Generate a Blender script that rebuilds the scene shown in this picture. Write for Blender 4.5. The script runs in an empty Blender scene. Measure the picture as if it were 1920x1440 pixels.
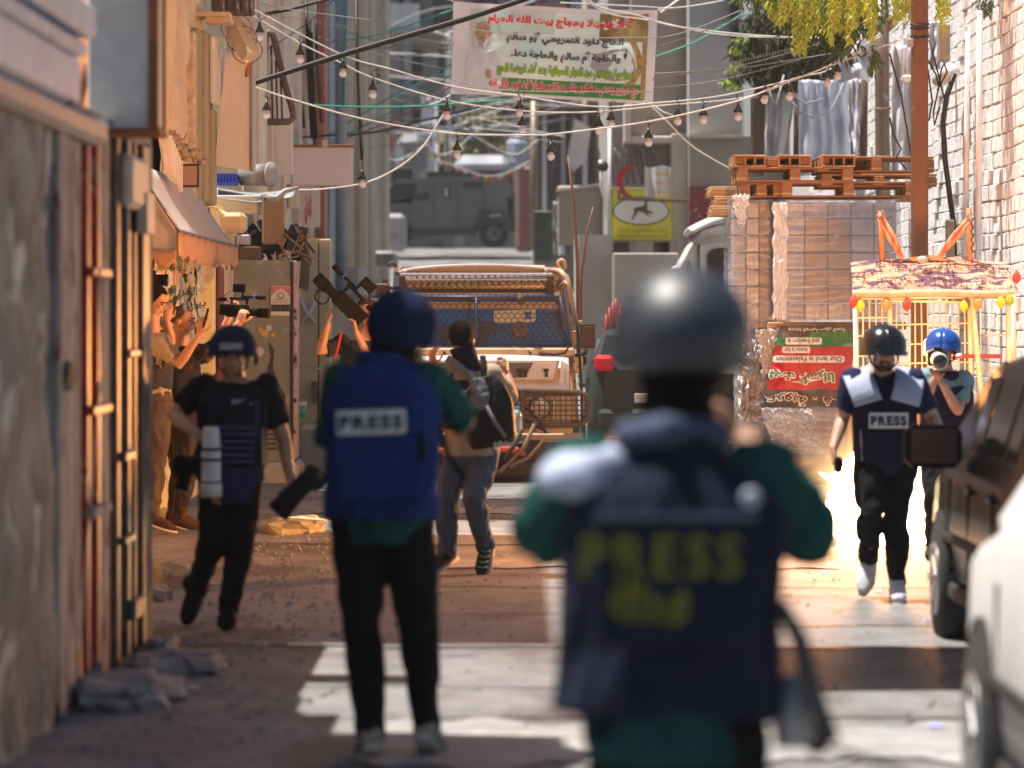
import bpy, bmesh, math, random
from mathutils import Vector, Matrix, noise
random.seed(7)
S = bpy.context.scene
COL = S.collection
R = math.radians
V = Vector
# ---------------------------------------------------------------- camera
F, HZ, CH = 7200.0, 594.0, 1.7          # focal length in photo pixels, horizon row, eye height
cd = bpy.data.cameras.new('camera'); cam = bpy.data.objects.new('camera', cd); COL.objects.link(cam); S.camera = cam
cam.location = (0, 0, CH); cam.rotation_euler = (R(90), 0, 0)
cd.sensor_width = 36; cd.lens = 135; cd.shift_y = -(720 - HZ) / 1920.0
cd.clip_start = 0.5; cd.clip_end = 1500
cd.dof.use_dof = True; cd.dof.focus_distance = 34.5; cd.dof.aperture_fstop = 2.3; cd.dof.aperture_blades = 9
S.render.resolution_x = 1024; S.render.resolution_y = 768
# ---------------------------------------------------------------- sky and sun
SE, SA = 70.0, 14.0                     # sun elevation; azimuth away from -X towards +Y
w = bpy.data.worlds.new('World'); S.world = w; w.use_nodes = True
nt = w.node_tree; bg = nt.nodes['Background']
sk = nt.nodes.new('ShaderNodeTexSky'); sk.sky_type = 'NISHITA'; sk.sun_disc = False
sk.sun_elevation = R(SE); sk.sun_rotation = R(-90 + SA); sk.air_density = 1.0; sk.dust_density = 2.0
nt.links.new(sk.outputs[0], bg.inputs[0]); bg.inputs[1].default_value = 0.050
sd = V((-math.cos(R(SE)) * math.cos(R(SA)), math.cos(R(SE)) * math.sin(R(SA)), math.sin(R(SE))))
sl = bpy.data.lights.new('sun', 'SUN'); sl.energy = 4.8; sl.angle = R(0.53); sl.color = (1, .95, .87)
so = bpy.data.objects.new('sun', sl); COL.objects.link(so); so.rotation_euler = sd.to_track_quat('Z', 'Y').to_euler()
so.location = (0, 0, 60)
S.view_settings.view_transform = 'Standard'; S.view_settings.look = 'None'
S.view_settings.exposure = 0.92; S.view_settings.gamma = 1; S.view_settings.use_curve_mapping = False
try:
    S.cycles.max_bounces = 6; S.cycles.diffuse_bounces = 3; S.cycles.transparent_max_bounces = 12
except Exception: pass

def s_at(Y): return F / Y
def W(px, py, Y): return V(((px - 960) / F * Y, Y, CH + (HZ - py) / F * Y))

# ---------------------------------------------------------------- materials
_M = {}
def mat(name, c, c2=None, scale=6, rough=.8, bump=.0, bscale=None, metal=0, stretch=(1, 1, 1), detail=6, lo=.35, hi=.65,
        c3=None, scale3=2.0, lo3=.55, hi3=.62, spec=.4, trans=0, alpha=1, emit=None, estr=0, coat=0, bdist=.02, sheen=0):
    if name in _M: return _M[name]
    m = bpy.data.materials.new(name); m.use_nodes = True; N = m.node_tree.nodes; L = m.node_tree.links
    b = N['Principled BSDF']; b.inputs['Roughness'].default_value = rough; b.inputs['Metallic'].default_value = metal
    b.inputs['Specular IOR Level'].default_value = spec
    b.inputs['Transmission Weight'].default_value = trans; b.inputs['Alpha'].default_value = alpha
    b.inputs['Coat Weight'].default_value = coat; b.inputs['Sheen Weight'].default_value = sheen
    b.inputs['Base Color'].default_value = (*c, 1)
    if emit: b.inputs['Emission Color'].default_value = (*emit, 1); b.inputs['Emission Strength'].default_value = estr
    tc = N.new('ShaderNodeTexCoord'); mp = N.new('ShaderNodeMapping'); mp.inputs['Scale'].default_value = stretch
    L.new(tc.outputs['Object'], mp.inputs[0])
    def ns(sc, dt=detail, off=0):
        n = N.new('ShaderNodeTexNoise'); n.inputs['Scale'].default_value = sc; n.inputs['Detail'].default_value = dt
        n.inputs['Roughness'].default_value = .6; n.inputs['Distortion'].default_value = off; L.new(mp.outputs[0], n.inputs['Vector']); return n
    def rng(src, a, z):
        r = N.new('ShaderNodeMapRange'); r.inputs[1].default_value = a; r.inputs[2].default_value = z; L.new(src, r.inputs[0]); return r.outputs[0]
    def mix(f, a, bb):
        x = N.new('ShaderNodeMix'); x.data_type = 'RGBA'; L.new(f, x.inputs[0])
        for s_, v in ((6, a), (7, bb)):
            if isinstance(v, tuple): x.inputs[s_].default_value = (*v, 1)
            else: L.new(v, x.inputs[s_])
        return x.outputs[2]
    out = None
    if c2 is not None:
        n = ns(scale); out = mix(rng(n.outputs[0], lo, hi), c, c2)
    if c3 is not None:
        n = ns(scale3, 8, .4); out = mix(rng(n.outputs[0], lo3, hi3), out if out else c, c3)
    if out: L.new(out, b.inputs['Base Color'])
    if bump:
        n = ns(bscale or scale * 4, 8); bp = N.new('ShaderNodeBump'); bp.inputs['Strength'].default_value = bump
        bp.inputs['Distance'].default_value = bdist; L.new(n.outputs[0], bp.inputs['Height']); L.new(bp.outputs[0], b.inputs['Normal'])
    _M[name] = m; return m

# ---------------------------------------------------------------- mesh builder
class MB:
    def __init__(s): s.v = []; s.f = []; s.sm = []
    def add(s, vs, fs, smooth=False):
        o = len(s.v); s.v += [V(x) for x in vs]; s.f += [tuple(i + o for i in f) for f in fs]; s.sm += [smooth] * len(fs); return s
    def box(s, c, size, rot=None, bev=0.0):
        c = V(c); a, b, d = [x / 2 for x in size]
        if bev and bev < min(a, b, d):
            r = bev; vs = []
            for sx in (-1, 1):
                for sy in (-1, 1):
                    for sz in (-1, 1):
                        vs += [(sx * a, sy * (b - r), sz * (d - r)), (sx * (a - r), sy * b, sz * (d - r)), (sx * (a - r), sy * (b - r), sz * d)]
            def I(sx, sy, sz, k): return ((sx * 4 + sy * 2 + sz) * 3 + k)
            fs = []
            for q in (0, 1):
                fs += [[I(q, 0, 0, 0), I(q, 1, 0, 0), I(q, 1, 1, 0), I(q, 0, 1, 0)], [I(0, q, 0, 1), I(1, q, 0, 1), I(1, q, 1, 1), I(0, q, 1, 1)],
                       [I(0, 0, q, 2), I(1, 0, q, 2), I(1, 1, q, 2), I(0, 1, q, 2)]]
            for p in (0, 1):
                for q in (0, 1):
                    fs += [[I(p, q, 0, 0), I(p, q, 0, 1), I(p, q, 1, 1), I(p, q, 1, 0)], [I(p, 0, q, 0), I(p, 0, q, 2), I(p, 1, q, 2), I(p, 1, q, 0)],
                           [I(0, p, q, 1), I(0, p, q, 2), I(1, p, q, 2), I(1, p, q, 1)]]
                    for t in (0, 1): fs.append([I(p, q, t, 0), I(p, q, t, 1), I(p, q, t, 2)])
        else:
            vs = [(x, y, z) for x in (-a, a) for y in (-b, b) for z in (-d, d)]
            fs = [(0, 1, 3, 2), (4, 6, 7, 5), (0, 4, 5, 1), (2, 3, 7, 6), (0, 2, 6, 4), (1, 5, 7, 3)]
        vs = [V(x) for x in vs]
        if rot is not None: vs = [rot @ x for x in vs]
        return s.add([c + x for x in vs], fs)
    def bp(s, x0, y0, x1, y1, Y, dep=.1, bev=0):
        a = W(x0, y1, Y); b = W(x1, y0, Y)
        return s.box(((a.x + b.x) / 2, Y + dep / 2, (a.z + b.z) / 2), (abs(b.x - a.x), dep, abs(b.z - a.z)), bev=bev)
    def tube(s, pts, rad, n=8, lat=None, cap=True, smooth=True):
        pts = [V(p) for p in pts]; rings = []; prev = None
        for i, p in enumerate(pts):
            t = (pts[min(i + 1, len(pts) - 1)] - pts[max(i - 1, 0)])
            t = t.normalized() if t.length > 1e-9 else V((0, 0, 1))
            if lat is not None:
                l = V(lat[i] if isinstance(lat, list) else lat); u = (l - t * l.dot(t)).normalized()
            else:
                if prev is None: prev = V((1, 0, 0)) if abs(t.x) < .8 else V((0, 0, 1))
                u = (prev - t * prev.dot(t)).normalized(); prev = u
            w_ = t.cross(u)
            r = rad[i] if isinstance(rad, (list, tuple)) else rad
            ra, rb = r if isinstance(r, (list, tuple)) else (r, r)
            rings.append([p + u * (math.cos(2 * math.pi * k / n) * ra) + w_ * (math.sin(2 * math.pi * k / n) * rb) for k in range(n)])
        vs = [x for r_ in rings for x in r_]; fs = []
        for i in range(len(rings) - 1):
            for k in range(n):
                fs.append((i * n + k, i * n + (k + 1) % n, (i + 1) * n + (k + 1) % n, (i + 1) * n + k))
        if cap: fs += [tuple(reversed(range(n))), tuple(range((len(rings) - 1) * n, len(rings) * n))]
        return s.add(vs, fs, smooth)
    def cyl(s, a, b, r, r2=None, n=14, smooth=True): return s.tube([a, b], [r, r if r2 is None else r2], n, smooth=smooth)
    def sphere(s, c, rad, rot=None, nu=14, nv=9):
        c = V(c); ra = rad if isinstance(rad, (tuple, list)) else (rad,) * 3; vs = []; fs = []
        for j in range(1, nv):
            th = math.pi * j / nv
            for i in range(nu):
                ph = 2 * math.pi * i / nu
                x = V((ra[0] * math.sin(th) * math.cos(ph), ra[1] * math.sin(th) * math.sin(ph), ra[2] * math.cos(th)))
                vs.append(c + (rot @ x if rot is not None else x))
        t = len(vs); x = V((0, 0, ra[2])); x = rot @ x if rot is not None else x
        vs += [c + x, c - x]
        for j in range(nv - 2):
            for i in range(nu):
                fs.append((j * nu + i, (j + 1) * nu + i, (j + 1) * nu + (i + 1) % nu, j * nu + (i + 1) % nu))
        for i in range(nu):
            fs.append((t, i, (i + 1) % nu)); b = (nv - 2) * nu; fs.append((t + 1, b + (i + 1) % nu, b + i))
        return s.add(vs, fs, True)
    def prism(s, poly, o, ux, uy, dep, smooth=False):
        """poly in (ux,uy) plane from origin o, extruded by vector dep"""
        o, ux, uy, dep = V(o), V(ux), V(uy), V(dep); n = len(poly)
        a = [o + ux * p[0] + uy * p[1] for p in poly]; b = [x + dep for x in a]
        return s.add(a + b, [tuple(range(n)), tuple(reversed(range(n, 2 * n)))] + [(i, i + n, (i + 1) % n + n, (i + 1) % n) for i in range(n)], smooth)
    def pp(s, pts, Y, dep):
        """polygon in photo pixels standing at depth Y, thickness dep"""
        o = W(960, HZ, Y); k = Y / F
        return s.prism([((x - 960) * k, (HZ - y) * k) for x, y in pts], o, (1, 0, 0), (0, 0, 1), (0, dep, 0))
    def grid(s, fn, nu, nv, smooth=True, thick=0):
        vs = [V(fn(i / nu, j / nv)) for j in range(nv + 1) for i in range(nu + 1)]
        fs = [(j * (nu + 1) + i, j * (nu + 1) + i + 1, (j + 1) * (nu + 1) + i + 1, (j + 1) * (nu + 1) + i) for j in range(nv) for i in range(nu)]
        return s.add(vs, fs, smooth)
    def build(s, name, m=None, parent=None, fix=True, kind=None, solid=0, sub=0):
        me = bpy.data.meshes.new(name); off = V((0, 0, 0))
        p = parent
        while p is not None: off = off + p.location; p = p.parent
        me.from_pydata([x - off for x in s.v], [], s.f)
        me.polygons.foreach_set('use_smooth', s.sm)
        if fix:
            bm = bmesh.new(); bm.from_mesh(me); bmesh.ops.recalc_face_normals(bm, faces=bm.faces); bm.to_mesh(me); bm.free()
        if m: me.materials.append(m)
        o = bpy.data.objects.new(name, me); COL.objects.link(o)
        if parent is not None: o.parent = parent
        if solid:
            md = o.modifiers.new('solid', 'SOLIDIFY'); md.thickness = solid; md.offset = 0
        if sub:
            md = o.modifiers.new('sub', 'SUBSURF'); md.levels = sub; md.render_levels = sub
        if kind: o['kind'] = kind
        return o
def tag(o, label=None, cat=None, group=None, kind=None):
    if label: o['label'] = label
    if cat: o['category'] = cat
    if group: o['group'] = group
    if kind: o['kind'] = kind
    return o
def empty(name, loc, label, cat, group=None):
    o = bpy.data.objects.new(name, None); COL.objects.link(o); o.location = loc; o.empty_display_size = .2
    return tag(o, label, cat, group)
def apply_mods(o):
    dg = bpy.context.evaluated_depsgraph_get()
    me = bpy.data.meshes.new_from_object(o.evaluated_get(dg)); old = o.data
    o.modifiers.clear(); o.data = me; bpy.data.meshes.remove(old); return o
def inst(me, name, parent, loc, rot=None, scale=None):
    o = bpy.data.objects.new(name, me); COL.objects.link(o); off = V((0, 0, 0)); p = parent
    while p is not None: off = off + p.location; p = p.parent
    o.location = V(loc) - off
    if rot is not None: o.rotation_euler = rot
    if scale is not None: o.scale = scale
    o.parent = parent; return o
def copy_tree(o, loc=None, parent=None):
    c = o.copy(); COL.objects.link(c)
    if loc is not None: c.location = loc
    if parent: c.parent = parent
    for ch in list(o.children): copy_tree(ch, None, c)
    return c

# ---------------------------------------------------------------- lettering
_AR = {'ء': (0xFE80, 1), 'آ': (0xFE81, 2), 'أ': (0xFE83, 2), 'ؤ': (0xFE85, 2), 'إ': (0xFE87, 2), 'ئ': (0xFE89, 4), 'ا': (0xFE8D, 2), 'ب': (0xFE8F, 4),
       'ة': (0xFE93, 2), 'ت': (0xFE95, 4), 'ث': (0xFE99, 4), 'ج': (0xFE9D, 4), 'ح': (0xFEA1, 4), 'خ': (0xFEA5, 4), 'د': (0xFEA9, 2), 'ذ': (0xFEAB, 2),
       'ر': (0xFEAD, 2), 'ز': (0xFEAF, 2), 'س': (0xFEB1, 4), 'ش': (0xFEB5, 4), 'ص': (0xFEB9, 4), 'ض': (0xFEBD, 4), 'ط': (0xFEC1, 4), 'ظ': (0xFEC5, 4),
       'ع': (0xFEC9, 4), 'غ': (0xFECD, 4), 'ف': (0xFED1, 4), 'ق': (0xFED5, 4), 'ك': (0xFED9, 4), 'ل': (0xFEDD, 4), 'م': (0xFEE1, 4), 'ن': (0xFEE5, 4),
       'ه': (0xFEE9, 4), 'و': (0xFEED, 2), 'ى': (0xFEEF, 2), 'ي': (0xFEF1, 4)}
_LA = {'آ': 0xFEF5, 'أ': 0xFEF7, 'إ': 0xFEF9, 'ا': 0xFEFB}
def arabic(t):
    out = []; prev = False; i = 0
    t = ''.join(c for c in t if c not in '\u064b\u064c\u064d\u064e\u064f\u0650\u0651\u0652')
    while i < len(t):
        ch = t[i]; nx = t[i + 1] if i + 1 < len(t) else ''
        if ch == 'ل' and nx in _LA:
            out.append(chr(_LA[nx] + (1 if prev else 0))); prev = False; i += 2; continue
        if ch in _AR:
            base, n = _AR[ch]; joins = n == 4 and nx in _AR and nx != 'ء'
            k = (3 if joins else 1) if prev and n > 1 else (2 if joins else 0)
            out.append(chr(base + k)); prev = joins
        elif ch in 'ًٌٍَُِّْ': i += 1; continue
        else: out.append(ch); prev = False
        i += 1
    return ''.join(reversed(out))
def text_geo(t, bold=0.0, ar=False):
    c = bpy.data.curves.new('text', 'FONT'); c.body = arabic(t) if ar else t; c.offset = bold; c.resolution_u = 3
    if t == 'PRESS': c.space_character = 1.22
    o = bpy.data.objects.new('text', c); COL.objects.link(o)
    dg = bpy.context.evaluated_depsgraph_get(); me = bpy.data.meshes.new_from_object(o.evaluated_get(dg))
    vs = [v.co.copy() for v in me.vertices]; fs = [tuple(p.vertices) for p in me.polygons]
    bpy.data.objects.remove(o); bpy.data.curves.remove(c); bpy.data.meshes.remove(me); return vs, fs
def lettering(t, name, m, parent, fn, x0, x1, y0, y1, bold=.01, ar=False):
    """fits text t into the box x0..x1,y0..y1 of a surface fn(x,y)->point"""
    vs, fs = text_geo(t, bold, ar)
    if not vs: return None
    ax = min(v.x for v in vs); bx = max(v.x for v in vs); ay = min(v.y for v in vs); by = max(v.y for v in vs)
    mb = MB(); mb.add([fn(x0 + (v.x - ax) / (bx - ax) * (x1 - x0), y0 + (v.y - ay) / (by - ay) * (y1 - y0)) for v in vs], fs)
    return mb.build(name, m, parent, fix=False)
# ================================================================ GROUND
def base_z(Y):
    if Y < 44: return 0.0
    if Y < 54: return (Y - 44) ** 2 * .0027
    return .27 + (min(Y, 122) - 54) * .0535
def gz(x, Y):
    z = base_z(Y)
    n = noise.noise(V((x * .5, Y * .35, 0))) * .016 + noise.noise(V((x * 2.6, Y * 1.7, 3))) * .006
    if x < -.9 and Y < 31: n += (noise.noise(V((x * 3, Y * 1.6, 7))) * .02 + .012) * min(1, (-.9 - x) * 2)
    return z + n * (1 if Y < 60 else 2)
asphalt = mat('asphalt', (.115, .110, .112), (.235, .228, .225), scale=2.6, rough=.8, bump=.9, bscale=34, detail=10, lo=.3, hi=.7,
              c3=(.075, .062, .055), scale3=.8, lo3=.53, hi3=.64, bdist=.02, spec=.45, stretch=(1, .6, 1))
def ground_sheet():
    ys = []; y = 3.0
    while y < 60: ys.append(y); y += .10 if y < 32 else .2
    while y < 420: ys.append(y); y += 4 if y < 160 else 30
    xs = []; x = -40.0
    while x <= 40.01:
        xs.append(x); x += .1 if -4.2 < x < 5.2 else (1 if abs(x) < 8 else 6)
    mb = MB(); nx = len(xs)
    vs = [(x, y, gz(x, y) if abs(x) < 12 else base_z(y)) for y in ys for x in xs]
    fs = [(j * nx + i, j * nx + i + 1, (j + 1) * nx + i + 1, (j + 1) * nx + i) for j in range(len(ys) - 1) for i in range(nx - 1)]
    mb.add(vs, fs, True); return mb.build('ground', asphalt, kind='structure', fix=False)
ground = ground_sheet()
# patches: transverse tar joints and repair strips laid on the road
joint = mat('tar_joint', (.05, .045, .045), (.1, .09, .085), scale=9, rough=.6, bump=.3)
conc = mat('concrete_patch', (.33, .31, .30), (.22, .21, .205), scale=2.2, rough=.9, bump=.4, bscale=30, c3=(.40, .38, .36), scale3=3)
def strip(name, x0, x1, Y, wd, m, h=.006, wob=.05):
    mb = MB(); n = 40
    def f(u, v):
        x = x0 + (x1 - x0) * u; yy = Y + noise.noise(V((x * 1.7, Y, 1))) * wob + (v - .5) * wd * (1 + .7 * noise.noise(V((x * 4, Y, 5))))
        return (x, yy, gz(x, yy) + h)
    mb.grid(f, n, 3); return mb.build(name, m, kind='structure', fix=False)
for x0, x1, Y, wd in ((-1.9, 3.2, 19.75, .10), (-2.6, 3.2, 24.2, .06), (.3, 3, 21.0, .07), (-.4, 2.6, 16.2, .06), (-1.2, 2.6, 17.6, .035), (-2.4, 3.2, 28.6, .08)):
    strip('road_crack', x0, x1, Y, wd, joint)
for x0, x1, Y, wd in ((-1.7, 3.3, 33.6, 1.1), (-1.2, 2.2, 26.4, 1.0), (-.6, 2.4, 15.2, 1.4)):
    strip('concrete_patch', x0, x1, Y, wd, conc, .009, .1)
# worn flagstones and rubble lying along the left edge
stone_m = mat('rubble_stone', (.30, .29, .28), (.16, .155, .15), scale=4, rough=.9, bump=.6, bscale=16, c3=(.42, .40, .37), scale3=6)
def rock(name, c, size, rz=0, seed=0, m=None, parent=None, amp=.16):
    mb = MB(); mb.sphere((0, 0, 0), 1, nu=18, nv=11); rt = Matrix.Rotation(rz, 3, 'Z')
    for i, p in enumerate(mb.v):
        q = p.copy()
        q = V([math.copysign(abs(a) ** .62, a) for a in q]) * .9; q += V((noise.noise(q * 2.6 + V((seed, 5, 0))), noise.noise(q * 2.6 + V((seed, 9, 4))), noise.noise(q * 2.6 + V((seed, 1, 8))))) * .22
        q *= 1 + amp * noise.noise(q * 1.7 + V((seed, 0, 0))) + .05 * noise.noise(q * 6 + V((seed, 2, 0)))
        mb.v[i] = rt @ V((q.x * size[0] / 2, q.y * size[1] / 2, q.z * size[2] / 2)) + V(c)
    mb.sm = [False] * len(mb.f)
    return mb.build(name, m or stone_m, parent)
def rockpx(name, x0, x1, ytop, ybot, label, seed, dep=1.0, m=None, rz=0, cat='stone', group=None):
    Y = 12240.0 / (ybot - HZ); a = W(x0, ybot, Y); b = W(x1, ytop, Y); h = (ybot - ytop) / F * Y
    o = rock(name, ((a.x + b.x) / 2, Y + dep * .45, h * .1), (b.x - a.x, dep, h * 1.15), rz, seed, m)
    return tag(o, label, cat, group)
rockpx('stone_slab', -60, 104, 1205, 1345, 'thick rounded stone block at the foot of the concrete wall, left corner', 1, .9)
rockpx('stone_slab', 104, 330, 1250, 1340, 'low grey flat rock sloping up against the foot of the shuttered door', 2, 1.0)
rockpx('stone_slab', 210, 420, 1215, 1275, 'flat worn paving slab just right of the shuttered door', 3, .8)
rockpx('stone_slab', 270, 330, 1185, 1230, 'small dark slab under the corner of the shuttered building', 14, .5)
tan_stone = mat('tan_stone', (.42, .36, .28), (.30, .25, .19), scale=5, rough=.9, bump=.5, bscale=20)
rockpx('broken_slab', 268, 350, 1032, 1112, 'broken tilted tan paving slab beside the corner of the shuttered building', 4, .9, tan_stone, .3)
rockpx('broken_slab', 262, 318, 1085, 1128, 'small broken stone block in front of the tilted tan slab', 5, .4, tan_stone, .2)
yel_stone = mat('yellow_stone', (.45, .38, .20), (.33, .27, .15), scale=6, rough=.9, bump=.6, bscale=20)
rockpx('kerb_mound', 482, 612, 958, 1003, 'low yellowish rock mound on the kerb behind the walking man', 6, .9, yel_stone)
rockpx('kerb_mound', 276, 330, 940, 985, 'yellow painted rubble mound at the feet of the men by the wall', 8, .7, yel_stone)
rockpx('pebble', 470, 504, 1201, 1216, 'small round tan stone on the road by the black boots', 9, .15, tan_stone)
paper = mat('white_paper', (.75, .76, .80), rough=.8)
def litter(px, py, wd, m, label, s=0, group='litter on the road'):
    Y = 12240.0 / (py - HZ); x = (px - 960) / F * Y; mb = MB()
    mb.grid(lambda u, v: (x + (u - .5) * wd, Y + (v - .5) * wd * 1.2, gz(x, Y) + .012 + .02 * abs(noise.noise(V((u * 3, v * 3, s))))), 5, 5)
    o = mb.build('litter', m, fix=False, solid=.002); return tag(o, label, 'litter', group)
litter(376, 1257, .08, paper, 'crumpled white paper scrap on the paving by the shuttered door')
litter(362, 1300, .05, paper, 'tiny white scrap on the ground below the paper scrap', 2)
litter(1380 + 375, 1368, .06, mat('lilac_paper', (.35, .38, .8)), 'lilac scrap on the sunlit road beside the silver car', 3)
for i, (px, py) in enumerate(((1545, 1077), (1478, 1117), (1650, 1112), (1570, 1150), (1740, 1172))):
    litter(px, py, .05, [mat('lilac_paper', (.35, .38, .8)), mat('ochre_leaf', (.5, .35, .1))][i % 2],
           ['purple blossom on the road left of the running man', 'purple scrap at the edge of the road beside the teal sleeve', 'dry leaf beside the white shoe of the running man',
            'dry leaf on the pale road in the middle', 'pale leaf in front of the black car'][i], i + 5, 'leaves and scraps on the sunny road')

rg = random.Random(12); gv_ = MB()
for i in range(2600):
    if i < 1500: x = -1.85 + abs(rg.gauss(0, .55)); y_ = rg.uniform(14, 31)
    else: x = rg.uniform(-2, 3.4); y_ = rg.uniform(12.5, 36)
    s_ = rg.uniform(.006, .022) * (1.6 if rg.random() < .06 else 1); z_ = gz(x, y_); a_r = rg.uniform(0, 6.3)
    pts = [V((x + s_ * math.cos(a_r + q * 1.57) * rg.uniform(.7, 1.3), y_ + s_ * math.sin(a_r + q * 1.57) * rg.uniform(.7, 1.3), z_ - .004)) for q in range(4)]
    gv_.add(pts + [V((x, y_, z_ + s_ * rg.uniform(.5, 1.0)))], [(0, 1, 4), (1, 2, 4), (2, 3, 4), (3, 0, 4)])
gv_.build('gravel', stone_m, kind='stuff', fix=False)
for x0, Y0_, x1, Y1_ in ((-.6, 12.6, .9, 15.6), (-1.4, 20.6, .3, 22.2), (1.2, 14.2, 2.4, 18.8), (-1.2, 16.2, -.2, 19.4), (.2, 24.5, 2.8, 26.6), (-2.2, 25.2, -.6, 27.6), (.9, 21.6, 2.0, 23.6)):
    mbc = MB(); sd_ = x0 * 7 + Y0_
    def cf(u, v):
        x = x0 + (x1 - x0) * u + .22 * noise.noise(V((u * 4, sd_, 0))) + .06 * noise.noise(V((u * 17, sd_, 3))); yy = Y0_ + (Y1_ - Y0_) * u + .3 * noise.noise(V((u * 5, 2, sd_)))
        wd_ = .028 * (.5 + abs(noise.noise(V((u * 9, sd_, 6))))); x += (v - .5) * wd_; yy += (v - .5) * wd_ * 2; return (x, yy, gz(x, yy) + .005)
    mbc.grid(cf, 60, 1); mbc.build('road_crack', joint, kind='structure', fix=False)

# ================================================================ LEFT NEAR BUILDING (shuttered door, concrete wall)
XL = -1.9
rconc = mat('rough_concrete', (.36, .34, .30), (.12, .115, .10), scale=2.2, rough=.95, bump=1, bscale=9, c3=(.60, .58, .53), scale3=2.2, lo3=.57, hi3=.63)
peel = mat('peeling_plaster', (.46, .42, .37), (.24, .20, .17), scale=5, rough=.9, bump=.8, bscale=14, c3=(.12, .07, .05), scale3=6, lo3=.54, hi3=.6, stretch=(1, 1, .5))
redp = mat('red_painted_metal', (.48, .025, .012), (.22, .02, .012), scale=8, rough=.3, spec=.6, c3=(.45, .20, .12), scale3=7, lo3=.6)
greym = mat('grey_metal', (.20, .18, .17), (.09, .08, .075), scale=6, rough=.35, metal=.6, bump=.15)
brownm = mat('brown_profile', (.20, .10, .06), (.08, .045, .03), scale=7, rough=.35, spec=.6, bump=.15)
def yat(px, x): return x * F / (px - 960)      # depth where a plane x is seen at column px
b1 = empty('shop_building', (XL, 16, 0), 'grey concrete building with a red shuttered doorway filling the left edge', 'building')
mb = MB()
Ya, Yb = 12.6, yat(112, XL)
def wallf(u, v):
    Y = Ya + (Yb - Ya) * u; z = -.2 + 2.78 * v
    return (XL + .05 * noise.noise(V((Y * 2, z * 2, 1))) + .015 * noise.noise(V((Y * 9, z * 9, 4))), Y, z)
mb.grid(wallf, 40, 40)
mb.box((XL - .4, (Ya + Yb) / 2, 1.2), (.6, Yb - Ya - .02, 2.7)); mb.build('wall', rconc, b1, fix=False)
# upper storey, set back and out of the frame, it shades the street
mb = MB(); mb.box((XL - 1.6, 13.2, 4.75), (2.6, 5.6, 4.2)); mb.box((XL - 1.6, 16.3, 1.3), (2.0, 7.6, 3.2)); mb.build('upper_wall', rconc, b1)
def pil(name, px0, px1, x, m, z0=.02, z1=2.6, d=.10):
    a, b = yat(px0, x), yat(px1, x); k = MB(); k.box((x - d / 2, (a + b) / 2, (z0 + z1) / 2), (d, b - a, z1 - z0), bev=min(.012, (b - a) / 4))
    return k.build(name, m, b1)
pil('door_jamb', 112, 128, XL + .03, peel); pil('door_jamb', 128, 152, XL, peel)
pil('shutter_slat', 153, 163, XL - .04, redp, .1); pil('shutter_slat', 165, 170, XL - .0, redp, .1)
pil('shutter_slat', 172, 182, XL - .05, redp, .1); pil('shutter_slat', 184, 190, XL - .0, redp, .1)
pil('door_jamb', 192, 206, XL + .0, peel); pil('door_jamb', 207, 212, XL - .03, brownm)
pil('door_leaf', 213, 220, XL - .02, greym); pil('door_leaf', 221, 226, XL + .01, brownm); pil('door_leaf', 228, 240, XL - .06, mat('gap_shade', (.03, .028, .027), rough=.8))  # near-black strip stands for the shade between the door leaves
pil('door_leaf', 241, 246, XL + .01, greym); pil('door_leaf', 247, 252, XL - .05, brownm); pil('door_leaf', 253, 257, XL + .01, brownm)
pil('door_jamb', 258, 268, XL - .02, greym); pil('corner_post', 269, 281, XL + .02, brownm)
rust = mat('rust_patch', (.35, .12, .04), (.2, .07, .03), scale=9, rough=.8, bump=.4)
for z in (1.28, .82, 1.9):
    k = MB(); k.box((XL + .02, yat(176, XL), z), (.05, .75, .045), bev=.008); k.build('shutter_bar', redp if z != .82 else peel, b1)
for px, z0, z1, x in ((228, 1.0, 1.05, XL + .03), (228, .60, .64, XL + .03), (236, 1.5, 1.54, XL + .03), (246, .2, .3, XL + .03)):
    k = MB(); k.box((x, yat(px, XL), (z0 + z1) / 2), (.04, .5, z1 - z0), bev=.01); k.build('door_hinge', greym, b1)
k = MB(); k.box((XL + .03, yat(238, XL), 2.36), (.08, .85, .26), bev=.03); k.box((XL + .06, yat(252, XL), 2.22), (.05, .4, .2), bev=.03); k.build('lock_box', mat('pale_tape', (.62, .56, .47), (.5, .43, .36), scale=8, rough=.6), b1)
k = MB(); k.tube([W(187, 505, 17.2), W(190, 700, 17.25), W(176, 840, 17.25), W(164, 1000, 17.2), W(150, 1180, 17.1), W(150, 1255, 17.0), W(166, 1330, 16.8)], .006, 6); k.build('cable', mat('beige_cable', (.62, .5, .38), rough=.4), b1)
k = MB(); k.box((XL - .08, 18.2, 2.60), (.2, 3.6, .05)); k.build('door_lintel', rconc, b1)
rockh = rock('chipped_hole', (XL + .03, yat(112, XL), 1.45), (.06, .3, .13), 0, 3, mat('hole_dark', (.05, .05, .05)), b1)
moss = mat('moss', (.05, .06, .03), (.03, .035, .02), scale=20, rough=1, bump=.8)
k = MB(); k.box((XL - .25, 17.9, 1.35), (.12, 4.6, 2.6)); k.build('door_recess', mat('gap_shade', (0, 0, 0)), b1); k = MB(); k.box((XL - .12, (yat(150, XL) + yat(191, XL)) / 2, 1.35), (.08, yat(191, XL) - yat(150, XL), 2.5)); k.build('door_panel', redp, b1); k = MB(); k.box((XL - .45, 15.3, 3.05), (.3, 3.7, 1.1)); k.build('wall_leak_block', rconc, b1)  # near-black backing paints shade between slats; core behind housing added to stop sun leaks
# end of the building towards the yellow wall
k = MB(); k.box((XL - .5, 20.2, 1.3), (1.0, .16, 2.6)); k.build('end_wall', rconc, b1)
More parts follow.
